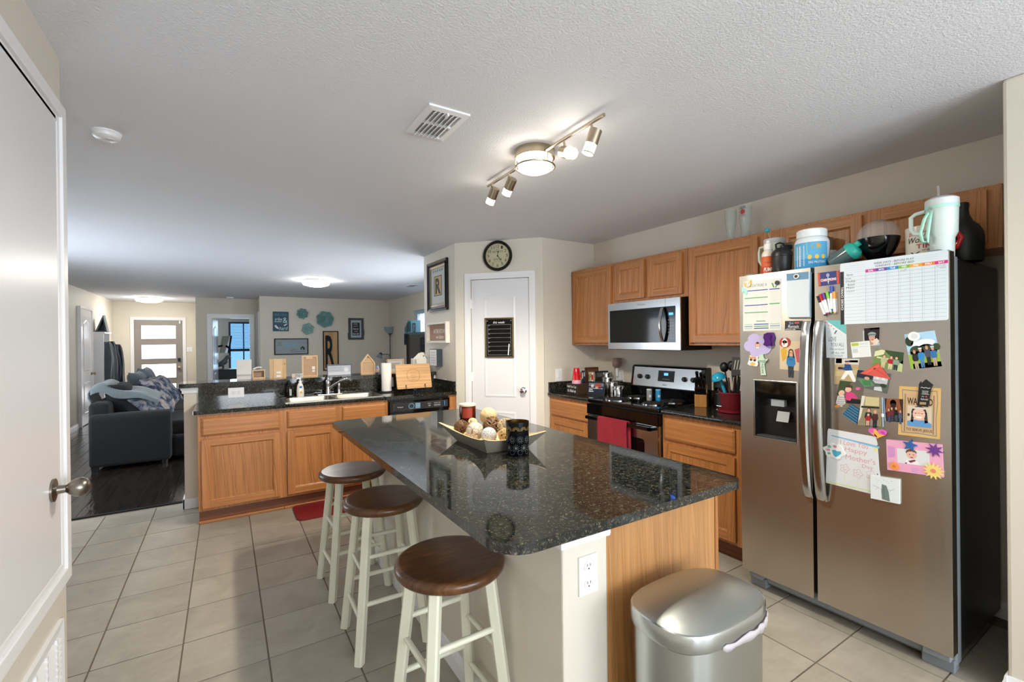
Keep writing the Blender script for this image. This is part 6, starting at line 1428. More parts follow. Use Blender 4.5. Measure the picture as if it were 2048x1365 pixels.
MB(GLOSS, '#5a2f7d').prism([(1.362, 1.436), (1.330, 1.436), (1.323, 1.412), (1.330, 1.385), (1.328, 1.366), (1.350, 1.364), (1.362, 1.40)], FD, 0, .011).build('back_jaw', t, bevel=.003)
magnet('penguin_magnet', 'round red magnet with a white penguin chick', circ(1.271, 1.382, .027, .027), .003, '#b8352c', [[('e', '#f0ece8', .5, .62, .30, .34), ('e', '#f0ece8', .5, .38, .26, .22)], [('e', '#9fc0d8', .5, .10, .16, .08), ('p', '#e08a3a', [(.44, .42), (.56, .42), (.5, .52)]), ('e', '#201818', .40, .36, .03, .03), ('e', '#201818', .60, .36, .03, .03), ('e', '#e3b45c', .36, .92, .08, .05), ('e', '#e3b45c', .64, .92, .08, .05), ('p', '#b8352c', [(.36, .6), (.44, .58), (.5, .72), (.4, .78)])]], .0016)
magnet('sunglasses_cat_magnet', 'orange and white cat magnet wearing sunglasses', [(1.459, 1.312), (1.446, 1.304), (1.428, 1.303), (1.412, 1.306), (1.416, 1.285), (1.413, 1.262), (1.420, 1.250), (1.462, 1.255), (1.473, 1.262), (1.466, 1.280)], .003, '#f1eadf', [[('p', '#d98a45', [(.15, .10), (.45, .16), (.8, .14), (.85, .45), (.6, .3), (.3, .4)]), ('e', '#e8b765', .5, .78, .26, .16)], [('e', '#23385c', .34, .42, .13, .11), ('e', '#23385c', .68, .46, .13, .11), ('r', '#23385c', .34, .40, .7, .44)]], .0032)
magnet('key_magnet', 'pale green wrench shaped 2023 magnet with a hand-written name', [(1.406, 1.314), (1.385, 1.319), (1.381, 1.298), (1.372, 1.290), (1.357, 1.296), (1.379, 1.264), (1.370, 1.205), (1.398, 1.204), (1.402, 1.268), (1.416, 1.286), (1.409, 1.296)], .003, '#bcd3bd', [[('t', '#20241f', 'amden', .10, .24, .96, .42, .3)], [('t', '#20241f', c, .36, .46 + .12 * k, .56, .55 + .12 * k) for k, c in enumerate('2023')]], .0034)
W_ = [[('r', '#d9c4a4', 0, 0, 1, 1)], [('p', '#d9a83a', [(.04, .30), (.22, .22), (.34, .32), (.30, .62), (.12, .72)]), ('p', '#c9606a', [(.70, .28), (.92, .22), (1, .40), (1, .75), (.80, .70)]), ('r', '#8fb56a', .94, .0, 1, .2)]] + figure(.53, .28, .98, .20, '#3a83bb', '#d8a98a', '#3c2618', '#3a3f48')
W_.append([('p', '#3c2618', [(.42, .36), (.46, .33), (.45, .56), (.38, .58)]), ('p', '#3c2618', [(.62, .34), (.66, .38), (.70, .58), (.62, .56)]), ('l', '#221a16', [(.45, .395), (.62, .395)], .012), ('t', '#1d3a55', 'TEXAS', .42, .60, .64, .66)])
fs_('photo_print', 'photo of a girl in a blue shirt and glasses by the water dispenser handle', 'photo', [(1.297, 1.388), (1.191, 1.387), (1.194, 1.236), (1.299, 1.241)], '#d9c8ac', W_, group=GP, mat=PHOTO, lift=.0004)
# right door
fs_('team_magnet', 'blue and red champions magnet on the right door', 'magnet', [(1.111, 1.725), (1.019, 1.725), (1.018, 1.663), (1.108, 1.660)], '#2a3474', [[('r', '#c8472f', 0, 0, .11, 1), ('r', '#c8472f', .89, 0, 1, 1)], [('e', '#9aa2bf', .48, .26, .08, .15), ('r', '#b8c0d6', .46, .38, .50, .80), ('r', '#9c3440', .2, .5, .8, .72)], [('t', '#eef0f4', 'CHAMPIONS', .13, .50, .87, .70, 0, .02), ('t', '#e8ecf2', 'T', .44, .74, .54, .94)]], th=.003, group=GM)
L_ = [[('r', '#1a1a1c', 0, .13, .04, 1)], [('t', '#eeeeee', 'x', .0, .0, .0, .0)]]
L_ = [[('r', '#17181a', 0, .135, .040, 1)]]
hx = [.264, .367, .473, .579, .681, .786, .894, 1.0]; dc = ['#c0398f', '#6a3fa0', '#2b86c4', '#7fb53c', '#e0a53a', '#e07d35', '#cf2f7f']
L_.append([('r', dc[k], hx[k], .145, hx[k + 1], .193) for k in range(7)]); ln = [('t', '#f4f4f4', s, hx[k] + .028, .155, hx[k + 1] - .028, .184, 0, .02) for k, s in enumerate(('SUN', 'MON', 'TUE', 'WED', 'THU', 'FRI', 'SAT'))]
ln += [('r', '#6f7f8a', .045, .235 + .0545 * k, .985, .2372 + .0545 * k) for k in range(14)] + [('r', '#6f7f8a', x, .20, x + .0016, .985) for x in hx[:-1]] + [('r', '#9fb0ba', x + .018, .20, x + .019, .985) for x in hx[:-1]]
ln += [('r', '#8795a0', .05, .06 + .034 * k, .26, .0615 + .034 * k) for k in range(4)] + [('r', '#8795a0', .70, .045 + .03 * k, .92, .0465 + .03 * k) for k in range(3)]
ln += [('t', '#2f3336', 'WEEK DAYS - BEFORE PLAY', .35, .050, .72, .080, .2), ('t', '#2f3336', 'SUNDAYS - BEFORE BED', .36, .095, .72, .125, .2), ('t', '#3c4145', 'Name', .065, .182, .135, .215, .25), ('t', '#3c4145', 'home', .055, .245, .115, .270, .2), ('t', '#2f3336', 'Daddy', .060, .292, .165, .330, .2), ('t', '#3c4145', 'Room', .080, .345, .155, .378, .2), ('t', '#2f3336', 'Mom', .062, .392, .150, .425, .2), ('t', '#9aa2a6', 'room', .062, .455, .150, .485, .2), ('t', '#9aa4ab', 'off', .60, .205, .66, .235, .2), ('t', '#8a949c', 'KITCHEN', .905, .205, .985, .225, .2), ('t', '#8a949c', 'clean', .93, .235, .985, .258, .2)]
L_.append(ln)
chart = fs_('chore_chart', 'white magnetic dry-erase chore chart on the right refrigerator door', 'chart', [(1.014, 1.756), (.630, 1.758), (.631, 1.472), (1.014, 1.467)], '#d5dfe6', L_, th=.002, group=None, outline=rrect(.02, .028))
vs, fsx = text_geo('CHORE CHART', 0, .01); mb = MB(PAPER, '#eeeeee'); mb.add([FD(1.011 - .009 * y_, 1.535 + .11 * x_, .0024) for x_, y_ in [(x, 1 - y) for x, y in vs]], fsx)
o = mb.build('chart_title', None); o.parent = chart; o.location = o.location - chart.location
# dry-erase markers
for (tp, bt, c, nm) in (((1.110, 1.610), (1.078, 1.513), '#1c1c1e', 'black'), ((1.100, 1.618), (1.068, 1.521), '#c0282c', 'red'), ((1.086, 1.623), (1.062, 1.521), '#6b3f98', 'purple'), ((1.069, 1.628), (1.052, 1.524), '#7fc242', 'green'), ((1.051, 1.654), (1.049, 1.537), '#2f4fae', 'blue'), ((1.040, 1.626), (1.037, 1.522), '#e8963c', 'orange')):
    t = thing('dry_erase_marker', f'{nm}-capped dry-erase marker stuck under the champions magnet', 'marker', FD(bt[0], bt[1], .0), 'markers on the refrigerator')
    a, b = FD(*tp, .0072), FD(*bt, .0072); d = (b - a).normalized()
    MB(SATIN, c).cyl(a, a + d * .034, .0068, n=12).build('cap', t); MB(SATIN, '#e9ebed').cyl(a + d * .034, b - d * .006, .0058, n=12).build('barrel', t); MB(SATIN, c).cyl(b - d * .006, b, .0055, .004, n=12).build('end_plug', t)
fs_('love_note', 'handwritten love note card with teal corner and hearts', 'note', [(1.080, 1.490), (.993, 1.487), (.989, 1.307), (1.077, 1.307)], '#cfd6da', [[('p', '#63b3b3', [(.02, 0), (1, 0), (1, .38)]), ('p', '#e3d6d4', [(.02, 0), (1, .38), (1, .42), (.04, .07)])], [('e', '#cf5d6a', .07 + .11 * k, .06 + .045 * k + .03 * (k % 2), .03, .016) for k in range(4)] + [('t', '#55595e', 'I', .40, .27, .58, .36, .2), ('t', '#55595e', 'LOVE', .12, .44, .52, .56, .2), ('t', '#55595e', 'YOU ALL', .24, .60, .88, .69, .2), ('t', '#45494e', "I'm proud", .18, .74, .86, .80, .2), ('t', '#45494e', 'OF ALL OF', .22, .84, .88, .89, .2), ('t', '#45494e', 'YOU!!', .40, .92, .80, .98, .2)]], group=None)
def photo(lab, q, layers, base='#8a8278', lift=0): return fs_('photo_print', lab, 'photo', q, base, layers, group=GP, mat=PHOTO, lift=lift)
photo('photo of a boy in a grey bandana on a dark background', [(.926, 1.448), (.858, 1.452), (.861, 1.368), (.924, 1.364)], [[('r', '#1b1512', .08, .03, .95, .7), ('r', '#b9bfc4', .0, .15, .1, .75), ('r', '#8a8580', .4, 0, 1, .12), ('r', '#9fb3c4', .5, .85, 1, 1)], [('p', '#d8c9b8', [(.45, .75), (.8, .6), (.95, .75), (.85, .95), (.4, 1)])], [('e', '#d39c86', .52, .55, .18, .20), ('e', '#c08a76', .42, .88, .2, .09)], [('e', '#8f9a9c', .52, .38, .24, .13), ('l', '#5f6b70', [(.30, .40), (.74, .40)], .03), ('e', '#4a2f26', .46, .55, .02, .02), ('e', '#4a2f26', .60, .54, .02, .02), ('e', '#8a4a3f', .54, .66, .06, .02)]])
fs_('appointment_card', 'white appointment card with green header tab', 'card', [(.975, 1.381), (.900, 1.389), (.894, 1.317), (.967, 1.309)], '#dfe2dd', [[('r', '#a9b84a', .04, .06, .42, .25)] + [('r', '#b9bfc0', .46, .10 + .08 * k, .92, .13 + .08 * k) for k in range(2)] + [('r', '#c3d4d6', .04, .30, .95, .36), ('r', '#c2c6cc', .05, .42, .34, .70)] + [('r', '#cdd1d2', .40, .44 + .1 * k, .93, .46 + .1 * k) for k in range(5)]], lift=.0009, group=None)
W_ = [[('r', '#a9cfe8', 0, 0, 1, .5), ('r', '#8fae3c', 0, .6, 1, 1), ('r', '#bfa98c', .1, .86, 1, 1)], [('e', '#e9f1f5', .55, .3, .4, .10), ('e', '#2c3a24', .12, .22, .14, .14), ('e', '#33432a', .3, .50, .22, .14), ('e', '#33432a', .62, .46, .26, .12), ('e', '#3a4a2c', .95, .45, .12, .10), ('r', '#33432a', .08, .52, .95, .60)]]
for s, t0_, c, p, hat in ((.22, .46, '#20242c', '#a99c86', None), (.42, .43, '#2a86c8', '#4f7fa8', '#d8dce0'), (.64, .38, '#4a4d60', '#1f2024', None), (.82, .42, '#2f6fa9', '#b39a82', '#b8c4d0')): W_ += figure(s, t0_, .55, .095, c, '#c9937a', '#5a4030', p, hat)
photo('photo of four men in blue shirts standing on grass', [(.774, 1.416), (.674, 1.431), (.652, 1.283), (.753, 1.266)], W_, '#9fb7c4')
magnet('white_round_magnet', 'white round pearl magnet holding the photo of four men', circ(.741, 1.407, .0195), .006, '#e9ebea', [[('e', '#d6d9da', .55, .5, .3, .3)]], .001, GLOSS)
W_ = [[('r', '#6e8a4c', 0, 0, 1, 1)], [('p', '#2f4a28', [(.3, 0), (1, 0), (1, .6), (.7, .45)]), ('p', '#d8d8b0', [(0, .45), (.32, .25), (.36, .0), (.22, 0), (.0, .15)]), ('p', '#b9c58c', [(.72, 1), (1, .35), (1, 1)]), ('r', '#cfd2a8', .1, .42, .7, .50)]]
for s, c, p in ((.36, '#b5b58c', '#c9b98c'), (.60, '#a8232b', '#d0c49a'), (.78, '#7f9a80', '#2b2f38')): W_ += figure(s, .26, .72, .10, c, '#d9a98c', '#3a2618', p)
photo('photo of three people on a green garden bench', [(.877, 1.353), (.776, 1.337), (.783, 1.252), (.892, 1.275)], W_, lift=.0002)
W_ = [[('r', '#b39c74', 0, 0, 1, 1)], [('r', '#c9c4bb', 0, 0, 1, .22), ('r', '#8a8f94', .6, .06, .95, .14), ('r', '#3a3430', .05, 0, .3, .18), ('p', '#c2ae82', [(0, .5), (1, .4), (1, .6), (0, .7)])], [('p', '#e6e4e0', [(.5, .42), (.72, .42), (.95, .85), (.82, .88), (.60, .58), (.42, .80), (.28, .78)])], [('p', '#234a80', [(.42, .20), (.66, .22), (.76, .44), (.50, .46), (.24, .40), (.22, .34), (.42, .33)])], [('e', '#d09a80', .52, .15, .08, .07), ('p', '#2a2c34', [(.42, .09), (.64, .08), (.68, .12), (.42, .13)]), ('e', '#2a2018', .24, .37, .10, .05)]]
photo('photo of a boy in a blue jersey throwing a baseball', [(1.041, 1.304), (.940, 1.306), (.949, 1.181), (1.045, 1.181)], W_)
W_ = [[('r', '#5a5f58', 0, 0, 1, 1)], [('r', '#232a3c', 0, 0, .5, .45), ('r', '#c3c6c8', .52, .15, .95, .42), ('p', '#5c8a5c', [(.05, .55), (.4, .45), (.6, .75), (.3, .95)]), ('p', '#b9bcc0', [(.5, .45), (.95, .42), (.95, .55), (.6, .6)]), ('p', '#c9ccd0', [(.6, .8), (.8, .72), (.85, .95), (.6, .98)])], [('e', '#cf9c86', .33, .42, .08, .09), ('p', '#3f7a4a', [(.2, .58), (.45, .52), (.5, .8), (.25, .85)]), ('e', '#2c3a2c', .85, .65, .1, .1), ('r', '#e2e2e0', .6, .2, .68, .36), ('r', '#e2e2e0', .78, .2, .86, .36)]]
photo('photo of a person outside a white porch house', [(.947, 1.254), (.822, 1.243), (.837, 1.153), (.959, 1.181)], W_, lift=.0010)
fs_('bookmark_corner', 'red checked triangular corner bookmark over the porch photo', 'bookmark', [(.938, 1.289), (.822, 1.289), (.822, 1.218), (.938, 1.218)], '#cf5244', [[('l', '#b94437', [(.12 + .14 * k, .70 - .1 * k), (.25 + .14 * k, 1.0 - .08 * k)][:2], .010) for k in range(0)] + [('p', '#d9604f', [(.62, .08), (.66, .2), (.2, .72), (.12, .70)]), ('p', '#c2483b', [(.5, .32), (.9, .82), (.84, .84), (.44, .38)])]], lift=.0022, group=None, outline=[(.612, 0), (1, 1), (0, .718)])
W_ = [[('r', '#6b5f50', 0, 0, 1, 1)], [('p', '#3c4a2c', [(0, 0), (.5, 0), (.2, .5), (0, .5)]), ('p', '#77705f', [(0, .85), (.5, .8), (.6, 1), (0, 1)])], [('p', '#1d1a1c', [(.42, .62), (.95, .70), (1, .9), (.45, .80)])], [('p', '#cf3f7a', [(.38, .38), (.62, .40), (.85, .62), (.75, .66), (.62, .60), (.58, .72), (.36, .66)]), ('p', '#d8d4cf', [(.05, .52), (.30, .50), (.42, .80), (.30, .92), (.05, .78)])]]
W_.append([('l', '#23252c', [(.08, .56 + .07 * k), (.38, .58 + .07 * k)], .02) for k in range(5)]); W_.append([('e', '#e0b09a', .42, .28, .13, .11), ('e', '#e0b09a', .18, .42, .12, .10), ('e', '#d85fa0', .78, .25, .09, .06), ('e', '#d9843f', .12, .88, .10, .05)]); W_.append([('p', '#4a3422', [(.28, .22), (.36, .12), (.55, .14), (.58, .34), (.5, .22), (.34, .22)])])
photo('photo of a girl in pink holding a baby in stripes', [(1.020, 1.200), (.920, 1.195), (.937, 1.085), (1.050, 1.055)], W_, lift=.0009)
fs_('striped_bookmark', 'navy and teal striped paper square tucked among the photos', 'bookmark', [(.973, 1.094), (.941, 1.074), (.953, .999), (1.012, 1.039)], '#1f4a6b', [[('p', '#5aa3b5', [(.0, .10 + .17 * k), (.0, .13 + .17 * k), (1, .13 + .17 * k), (1, .10 + .17 * k)]) for k in range(6)]], lift=.0018, group=None)
W_ = [[('r', '#8f8468', 0, 0, 1, 1)], [('r', '#c9bb8c', .2, .02, .88, .32), ('r', '#2a2620', .05, .34, .9, .40), ('p', '#d8d3c4', [(0, 0), (.18, 0), (.1, .7), (0, .9)])]]
for s, t0_, c, p, w in ((.42, .40, '#232833', '#2a2d38', .15), (.72, .44, '#4a2a2c', '#232a38', .13)): W_ += figure(s, t0_, .62, w, c, '#d6a58a', '#3a281a' if s < .5 else '#b58a4c', p)
W_ += figure(.42, .58, .42, .11, '#a8262c', '#dcae94', '#6b4a2c', '#c9a58c')
photo('photo of a family posing with a child in red', [(.931, 1.136), (.856, 1.136), (.857, 1.006), (.949, .997)], W_, lift=.0026)
W_ = [[('r', '#3a2218', 0, 0, 1, 1)], [('p', '#8a5030', [(.2, 0), (.8, 0), (.95, .6), (.7, .6), (.6, .2), (.4, .2), (.3, .6), (.05, .6)]), ('e', '#2a1210', .5, .2, .16, .16), ('r', '#7fa0c0', 0, 0, .06, 1)]]
for s, t0_, c, p in ((.25, .42, '#6a2530', '#3a4a6a'), (.42, .36, '#6a2530', '#2f4058'), (.64, .34, '#16161a', '#35506a'), (.86, .46, '#4a5a6a', '#3a5a80')): W_ += figure(s, t0_, .62, .09, c, '#d6a58a', '#4a2f20', p)
photo('photo of four people in front of a wreath and curtains', [(.851, 1.132), (.780, 1.135), (.781, 1.034), (.846, 1.031)], W_, lift=.0009)
fs_('ribbon_strip', 'narrow pale blue vertical strip between the two family photos', 'ribbon', [(.8555, 1.136), (.8515, 1.136), (.8495, 1.004), (.8535, 1.004)], '#a9c4d8', [[('r', '#e2e6ea', -.6, .55, 1.8, .66)]], lift=.0037, group=None)
W_ = [[('p', '#c9a878', [(.05, .05), (.95, .04), (.93, .97), (.06, .96)])], [('l', '#4f6a78', [(.08, .07), (.10, .3), (.06, .6), (.09, .94), (.5, .93), (.92, .95), (.90, .6), (.93, .3), (.91, .06), (.5, .08), (.08, .07)], .012)], [('r', '#c2a17a', .14, .15, .86, .92)], [('r', '#8a7458', .14, .15, .17, .92), ('r', '#8a7458', .83, .15, .86, .92), ('t', '#2a211a', 'WANTED', .21, .22, .82, .36, 0, .02), ('t', '#2a211a', 'TO SERVE JESUS', .19, .84, .82, .905, 0, .01)], [('r', '#cdbfa6', .22, .38, .80, .80)], [('p', '#5b93c4', [(.22, .80), (.22, .70), (.36, .66), (.66, .66), (.80, .72), (.80, .80)]), ('e', '#3d2f2a', .50, .51, .185, .135), ('p', '#3d2f2a', [(.33, .5), (.40, .5), (.36, .72), (.30, .70)]), ('p', '#3d2f2a', [(.62, .5), (.69, .5), (.72, .70), (.64, .72)])], [('e', '#e2b49e', .50, .545, .155, .125)], [('e', '#cfc6b8', .50, .425, .18, .022), ('l', '#7a6f86', [(.36, .525), (.64, .525)], .006), ('e', '#e8c4b2', .42, .53, .05, .025), ('e', '#e8c4b2', .58, .53, .05, .025)], [('e', '#3b2f2c', .42, .53, .015, .010), ('e', '#3b2f2c', .58, .53, .015, .010), ('p', '#f0ece8', [(.41, .59), (.59, .59), (.55, .625), (.45, .625)]), ('e', '#3a3a40', .25, .57, .03, .03)]]
fs_('wanted_poster', 'tan Wanted To Serve Jesus poster with a smiling girl photo', 'poster', [(.793, 1.191), (.656, 1.192), (.661, .982), (.799, .979)], '#d6ab62', W_, group=None)
magnet('house_magnet', 'black house-shaped magnet clip over the poster', [(.725, 1.206), (.719, 1.217), (.719, 1.207), (.703, 1.226), (.680, 1.203), (.684, 1.200), (.697, 1.111), (.732, 1.113)], .004, '#131416', [[('l', '#c8cacc', [(.24, .31), (.34, .29), (.44, .32), (.56, .29), (.68, .32), (.84, .30)], .022), ('t', '#d8dadc', 'Homes', .34, .40, .72, .45), ('t', '#d8dadc', 'Heart', .34, .46, .70, .51), ('r', '#b0b2b4', .28, .53, .76, .55), ('e', '#c23a3a', .58, .63, .06, .03), ('t', '#d0d2d4', 'we', .30, .61, .44, .65, .2), ('t', '#d0d2d4', 'Referrals!', .24, .69, .70, .76, .25), ('p', '#a58a6a', [(.18, .84), (.58, .83), (.56, .92), (.16, .93)])]], .0012)
hz_ = [(.872 - .0022 * (16 * math.sin(a) ** 3), .974 + .00155 * (13 * math.cos(a) - 5 * math.cos(2 * a) - 2 * math.cos(3 * a) - math.cos(4 * a))) for a in [2 * PI * k / 36 for k in range(36)]]
magnet('heart_magnet', 'pink and orange painted heart magnet above the drawing', hz_, .003, '#d85fa8', [[('p', '#e8b04a', [(.30, .12), (.42, .06), (.6, .5), (.9, .55), (.5, .95), (.34, .7)]), ('p', '#e89a7a', [(.15, .5), (.3, .45), (.5, .8), (.42, .85)]), ('p', '#b83f9a', [(.7, .15), (.9, .25), (.85, .5), (.66, .35)])]], .0036)
W_ = [[('p', '#7fb0d0', [(.09, .105), (1, .16), (1, .20), (.09, .125)]), ('e', '#e6dc7a', .93, .225, .035, .03), ('p', '#cfd8a0', [(.02, .955), (.9, .94), (.9, .965), (.02, .985)]), ('p', '#e2dfb8', [(.84, .75), (.89, .75), (.87, .95), (.83, .95)])], [('t', '#d59aa2', 'I Love You', .27, .155, .80, .245, .1), ('t', '#d59aa2', 'Happy', .36, .27, .78, .375), ('t', '#d59aa2', "Mother's", .38, .40, .92, .49), ('t', '#d59aa2', 'Day', .68, .52, .88, .60)]]
for cx_, cy_ in ((.36, .66), (.60, .70), (.84, .68)):
    W_[1].append(('l', '#d98f98', [(cx_ + .085 * (1 + .22 * math.cos(5 * a)) * math.cos(a) * .9, cy_ + .075 * (1 + .22 * math.cos(5 * a)) * math.sin(a) * .9) for a in [2 * PI * k / 30 for k in range(31)]], .006)); W_[1].append(('l', '#d98f98', [(cx_ + .03 * math.cos(a), cy_ + .025 * math.sin(a)) for a in [5 * k / 8 for k in range(9)]], .006)); W_[1].append(('l', '#dcdcae', [(cx_, cy_ + .09), (cx_ - .01, cy_ + .26)], .008))
W_.append([('e', '#4a4a50', .97, .155, .010, .010), ('e', '#4a4a50', .95, .64, .012, .012)])
fs_('childs_drawing', "child's Happy Mother's Day drawing in pink crayon", 'drawing', [(1.077, .962), (.868, .957), (.862, .690), (1.086, .693)], '#d8dadb', W_, lift=.0004, group=None, outline=[(.03, .0), (.94, .01), (.97, .12), (.985, .55), (1, .66), (1, .95), (.82, 1), (.005, .995), (.0, .94), (.01, .04)])
t = thing('paw_magnet', 'white paw print magnet with teal and pink pads', 'magnet', (FRX0, 1.045, .828), GM)
pw_ = []
for k in range(72): a = 2 * PI * k / 72; r = .041 * (1 + .10 * math.cos(6 * a + 1)); pw_.append((1.047 - r * 1.06 * math.cos(a), .858 + r * .85 * math.sin(a)))
mb = MB(SATIN, '#e8e6e0').prism(pw_, FD, .0012, .0062); P = quad_map(FD, [(1.094, .897), (1.002, .897), (1.002, .822), (1.094, .822)])
prints(mb, P, [[('p', '#4fa9c9', [(.42, .48), (.55, .44), (.66, .50), (.82, .46), (.86, .6), (.72, .78), (.60, .90), (.50, .80)]), ('e', '#d98aa5', .24, .50, .10, .08), ('e', '#6fb8a0', .30, .28, .09, .10), ('e', '#d98aa5', .56, .22, .09, .09), ('e', '#6fb8a0', .28, .72, .08, .08)]], .0062); mb.build('paw', t)
fs_('tree_tile', 'square white tile with an ink drawing of a tree trunk', 'tile', [(.899, .777), (.793, .785), (.794, .677), (.899, .673)], '#dde4e4', [[('p', '#6f7d76', [(.40, .30), (.56, .34), (.64, .6), (.68, .98), (.40, .94), (.38, .6)])], [('l', '#8a9a96', [(.40, .55), (.22, .45), (.08, .42)], .012), ('l', '#8a9a96', [(.26, .47), (.18, .58)], .010), ('l', '#8a9a96', [(.60, .5), (.74, .5), (.82, .42)], .012), ('l', '#55625c', [(.46, .4), (.48, .9)], .02), ('l', '#93a3a0', [(.70, .52), (.66, .58)], .01)] + [('e', '#a9b5b2', .2 + .09 * k, .12 + .05 * (k % 3), .012, .02) for k in range(7)]], th=.008, lift=.0012, group=None)
t = thing('photo_frame_magnet', 'pink magnetic baby photo frame with foam star and flowers', 'frame', (FRX0, .745, .817), GM)
q = [(.841, .950), (.654, .962), (.650, .828), (.838, .816)]
sheet('frame_card', None, None, FD, q, .004, '#e3a3c0', [[('p', '#c98fc0', [(.02, .2), (.16, .22), (.16, .55), (.03, .6)]), ('p', '#d59ac8', [(.45, .82), (.58, .82), (.56, .97), (.46, .97)])], [('r', '#d6d9da', .20, .25, .78, .72)], [('p', '#eae6e6', [(.34, .72), (.36, .60), (.56, .58), (.62, .72)]), ('e', '#5a3a28', .46, .34, .10, .10)], [('e', '#ddb3a0', .465, .42, .095, .13)], [('p', '#7a5238', [(.38, .34), (.42, .27), (.54, .28), (.55, .34), (.46, .31)]), ('e', '#3c2c28', .43, .41, .012, .015), ('e', '#3c2c28', .50, .41, .012, .015), ('e', '#9a4a4a', .465, .50, .03, .018), ('p', '#7a2f44', [(.40, .62), (.52, .56), (.54, .60), (.44, .68)]), ('e', '#5a3440', .36, .70, .02, .02)]], t)
def star(cy, czz, ro, ri, n, c, nm, rot=0, ctr=None):
    pl = [(cy - (ro if k % 2 == 0 else ri) * math.sin(PI * k / n + rot), czz + (ro if k % 2 == 0 else ri) * math.cos(PI * k / n + rot)) for k in range(2 * n)]
    m_ = MB(MATTE, c).prism(pl, FD, .0042, .0072)
    if ctr: m_.use(MATTE, ctr).prism(circ(cy, czz, ri * .42), FD, .0072, .0084)
    m_.build(nm, t)
star(.757, .940, .027, .013, 5, '#2b5f9c', 'blue_foam_star', .15); star(.677, .935, .030, .013, 8, '#6a3a86', 'purple_foam_star', .2)
star(.812, .838, .019, .015, 9, '#e8934f', 'orange_foam_flower', 0, '#d9743a'); star(.681, .848, .036, .021, 13, '#e8cf78', 'yellow_foam_flower', 0, '#dd8a6a')

# ------------------------------------------------------------------ living room
VF = FY(VY)
def kx(v): return K(v)
t = thing('canvas_sign', 'dark teal canvas sign lettered find your tribe and love hard', 'sign', (K(1.077), VY, KZ(1.68)))
mb = MB(PAPER, '#2b4c5e').rect(VF, K(.917), K(1.237), KZ(1.678), KZ(2.119), 0, .03); P = quad_map(VF, box_quad(K(.917), K(1.237), KZ(1.678), KZ(2.119)))
prints(mb, P, [[('t', '#4f93b5', 'FIND YOUR', .12, .10, .88, .22), ('t', '#d5e2e6', 'tribe', .12, .30, .58, .46, .25), ('t', '#bfe0e4', '&', .62, .30, .92, .58), ('r', '#c9d6da', .08, .50, .55, .53), ('t', '#3f7a9a', 'LOVE THEM', .16, .58, .62, .66), ('p', '#dfe6e6', [(.08, .72), (.18, .68), (.36, .84), (.34, .90), (.18, .84)]), ('p', '#dfe6e6', [(.66, .70), (.88, .60), (.90, .64), (.72, .74)]), ('t', '#c6e2e8', 'hard', .38, .76, .94, .94, .25)]], .03); mb.build('canvas', t)
def succulent(lab, cx_, cz_, R_, tone, rings, pt):
    t = thing('wall_flower', lab, 'wall decor', (K(cx_), VY, KZ(cz_ - R_)), 'metal flowers on the living room wall'); cx_, cz_, R_ = K(cx_), KZ(cz_), K(R_)
    MB(SATIN, tone).prism(ell(cx_, cz_, R_ * .5, R_ * .5, 16), VF, 0, .012).build('back_plate', t)
    for ri, (n, r0, r1, w, d0, d1, o) in enumerate(rings):
        for k in range(n):
            a = 2 * PI * k / n + o; ca, sa = math.cos(a), math.sin(a); rows = []
            for i in range(6):
                q = i / 5; r = (r0 + (r1 - r0) * q) * R_; wd = w * R_ * (math.sin(PI * (.18 + .82 * q * .999)) ** (.5 if not pt else .8)) * (1 if i < 5 else .15); dep = (d0 + (d1 - d0) * q ** 1.5) * R_
                rows.append([VF(cx_ + ca * r - sa * wd * s, cz_ + sa * r + ca * wd * s, dep - .10 * R_ * (1 - abs(s)) + .01) for s in (-1, -.5, 0, .5, 1)])
            MB(SATIN, tone).grid(rows).build('petal', t, solid=.006)
TL = '#7ba5a4'
succulent('small teal succulent wall flower, upper of the two small ones', 1.525, 2.082, .128, '#7aa3a1', [(8, .35, 1.0, .32, .15, .42, .2), (7, .2, .75, .28, .35, .75, .5), (5, .05, .45, .22, .5, 1.0, .1)], False)
succulent('pointed teal wall flower below the small one', 1.639, 1.732, .140, '#84aca8', [(6, .25, 1.0, .50, .20, .22, .3), (6, .2, .78, .40, .32, .36, .8), (6, .1, .52, .26, .42, .52, .3), (4, .0, .3, .16, .5, .66, .6)], True)
succulent('largest teal rose-shaped wall flower', 2.016, 1.961, .200, TL, [(7, .3, 1.0, .44, .05, .30, .1), (6, .25, .78, .38, .22, .48, .5), (5, .15, .56, .32, .36, .66, .2), (4, .05, .34, .22, .50, .84, .4)], False)
t = thing('family_sign', 'wide grey framed family sign with a house on the living wall', 'sign', (K(1.29), VY, KZ(1.141)))
x0, x1, z0, z1f = K(.939), K(1.644), KZ(1.141), KZ(1.511)
MB(MATTE, '#1c1e22').ring(VF, x0, x1, z0, z1f, .018, 0, .03).build('frame', t)
mb = MB(PAPER, '#8f9aa0').rect(VF, x0 + .015, x1 - .015, z0 + .015, z1f - .015, 0, .015); P = quad_map(VF, box_quad(x0, x1, z0, z1f))
prints(mb, P, [[('t', '#4a4f55', 'MAY', .10, .24, .22, .32), ('t', '#4a4f55', 'YOUR', .07, .36, .22, .44), ('t', '#5db3d0', 'family', .28, .24, .72, .60, .3), ('t', '#50555b', 'ALWAYS', .45, .68, .63, .75), ('t', '#50555b', 'FEEL THIS WAY HOME', .49, .78, .90, .85), ('p', '#22252a', [(.75, .62), (.83, .48), (.91, .62), (.89, .62), (.89, .72), (.77, .72), (.77, .62)])], [('r', '#8f9aa0', .80, .62, .84, .72)]], .015); mb.build('print', t)
t = thing('letter_board', 'tall pine board with a big black letter R in a black frame', 'sign', (K(2.142), VY, KZ(.738)))
x0, x1, z0, z1f = K(1.968), K(2.316), KZ(.738), KZ(1.681)
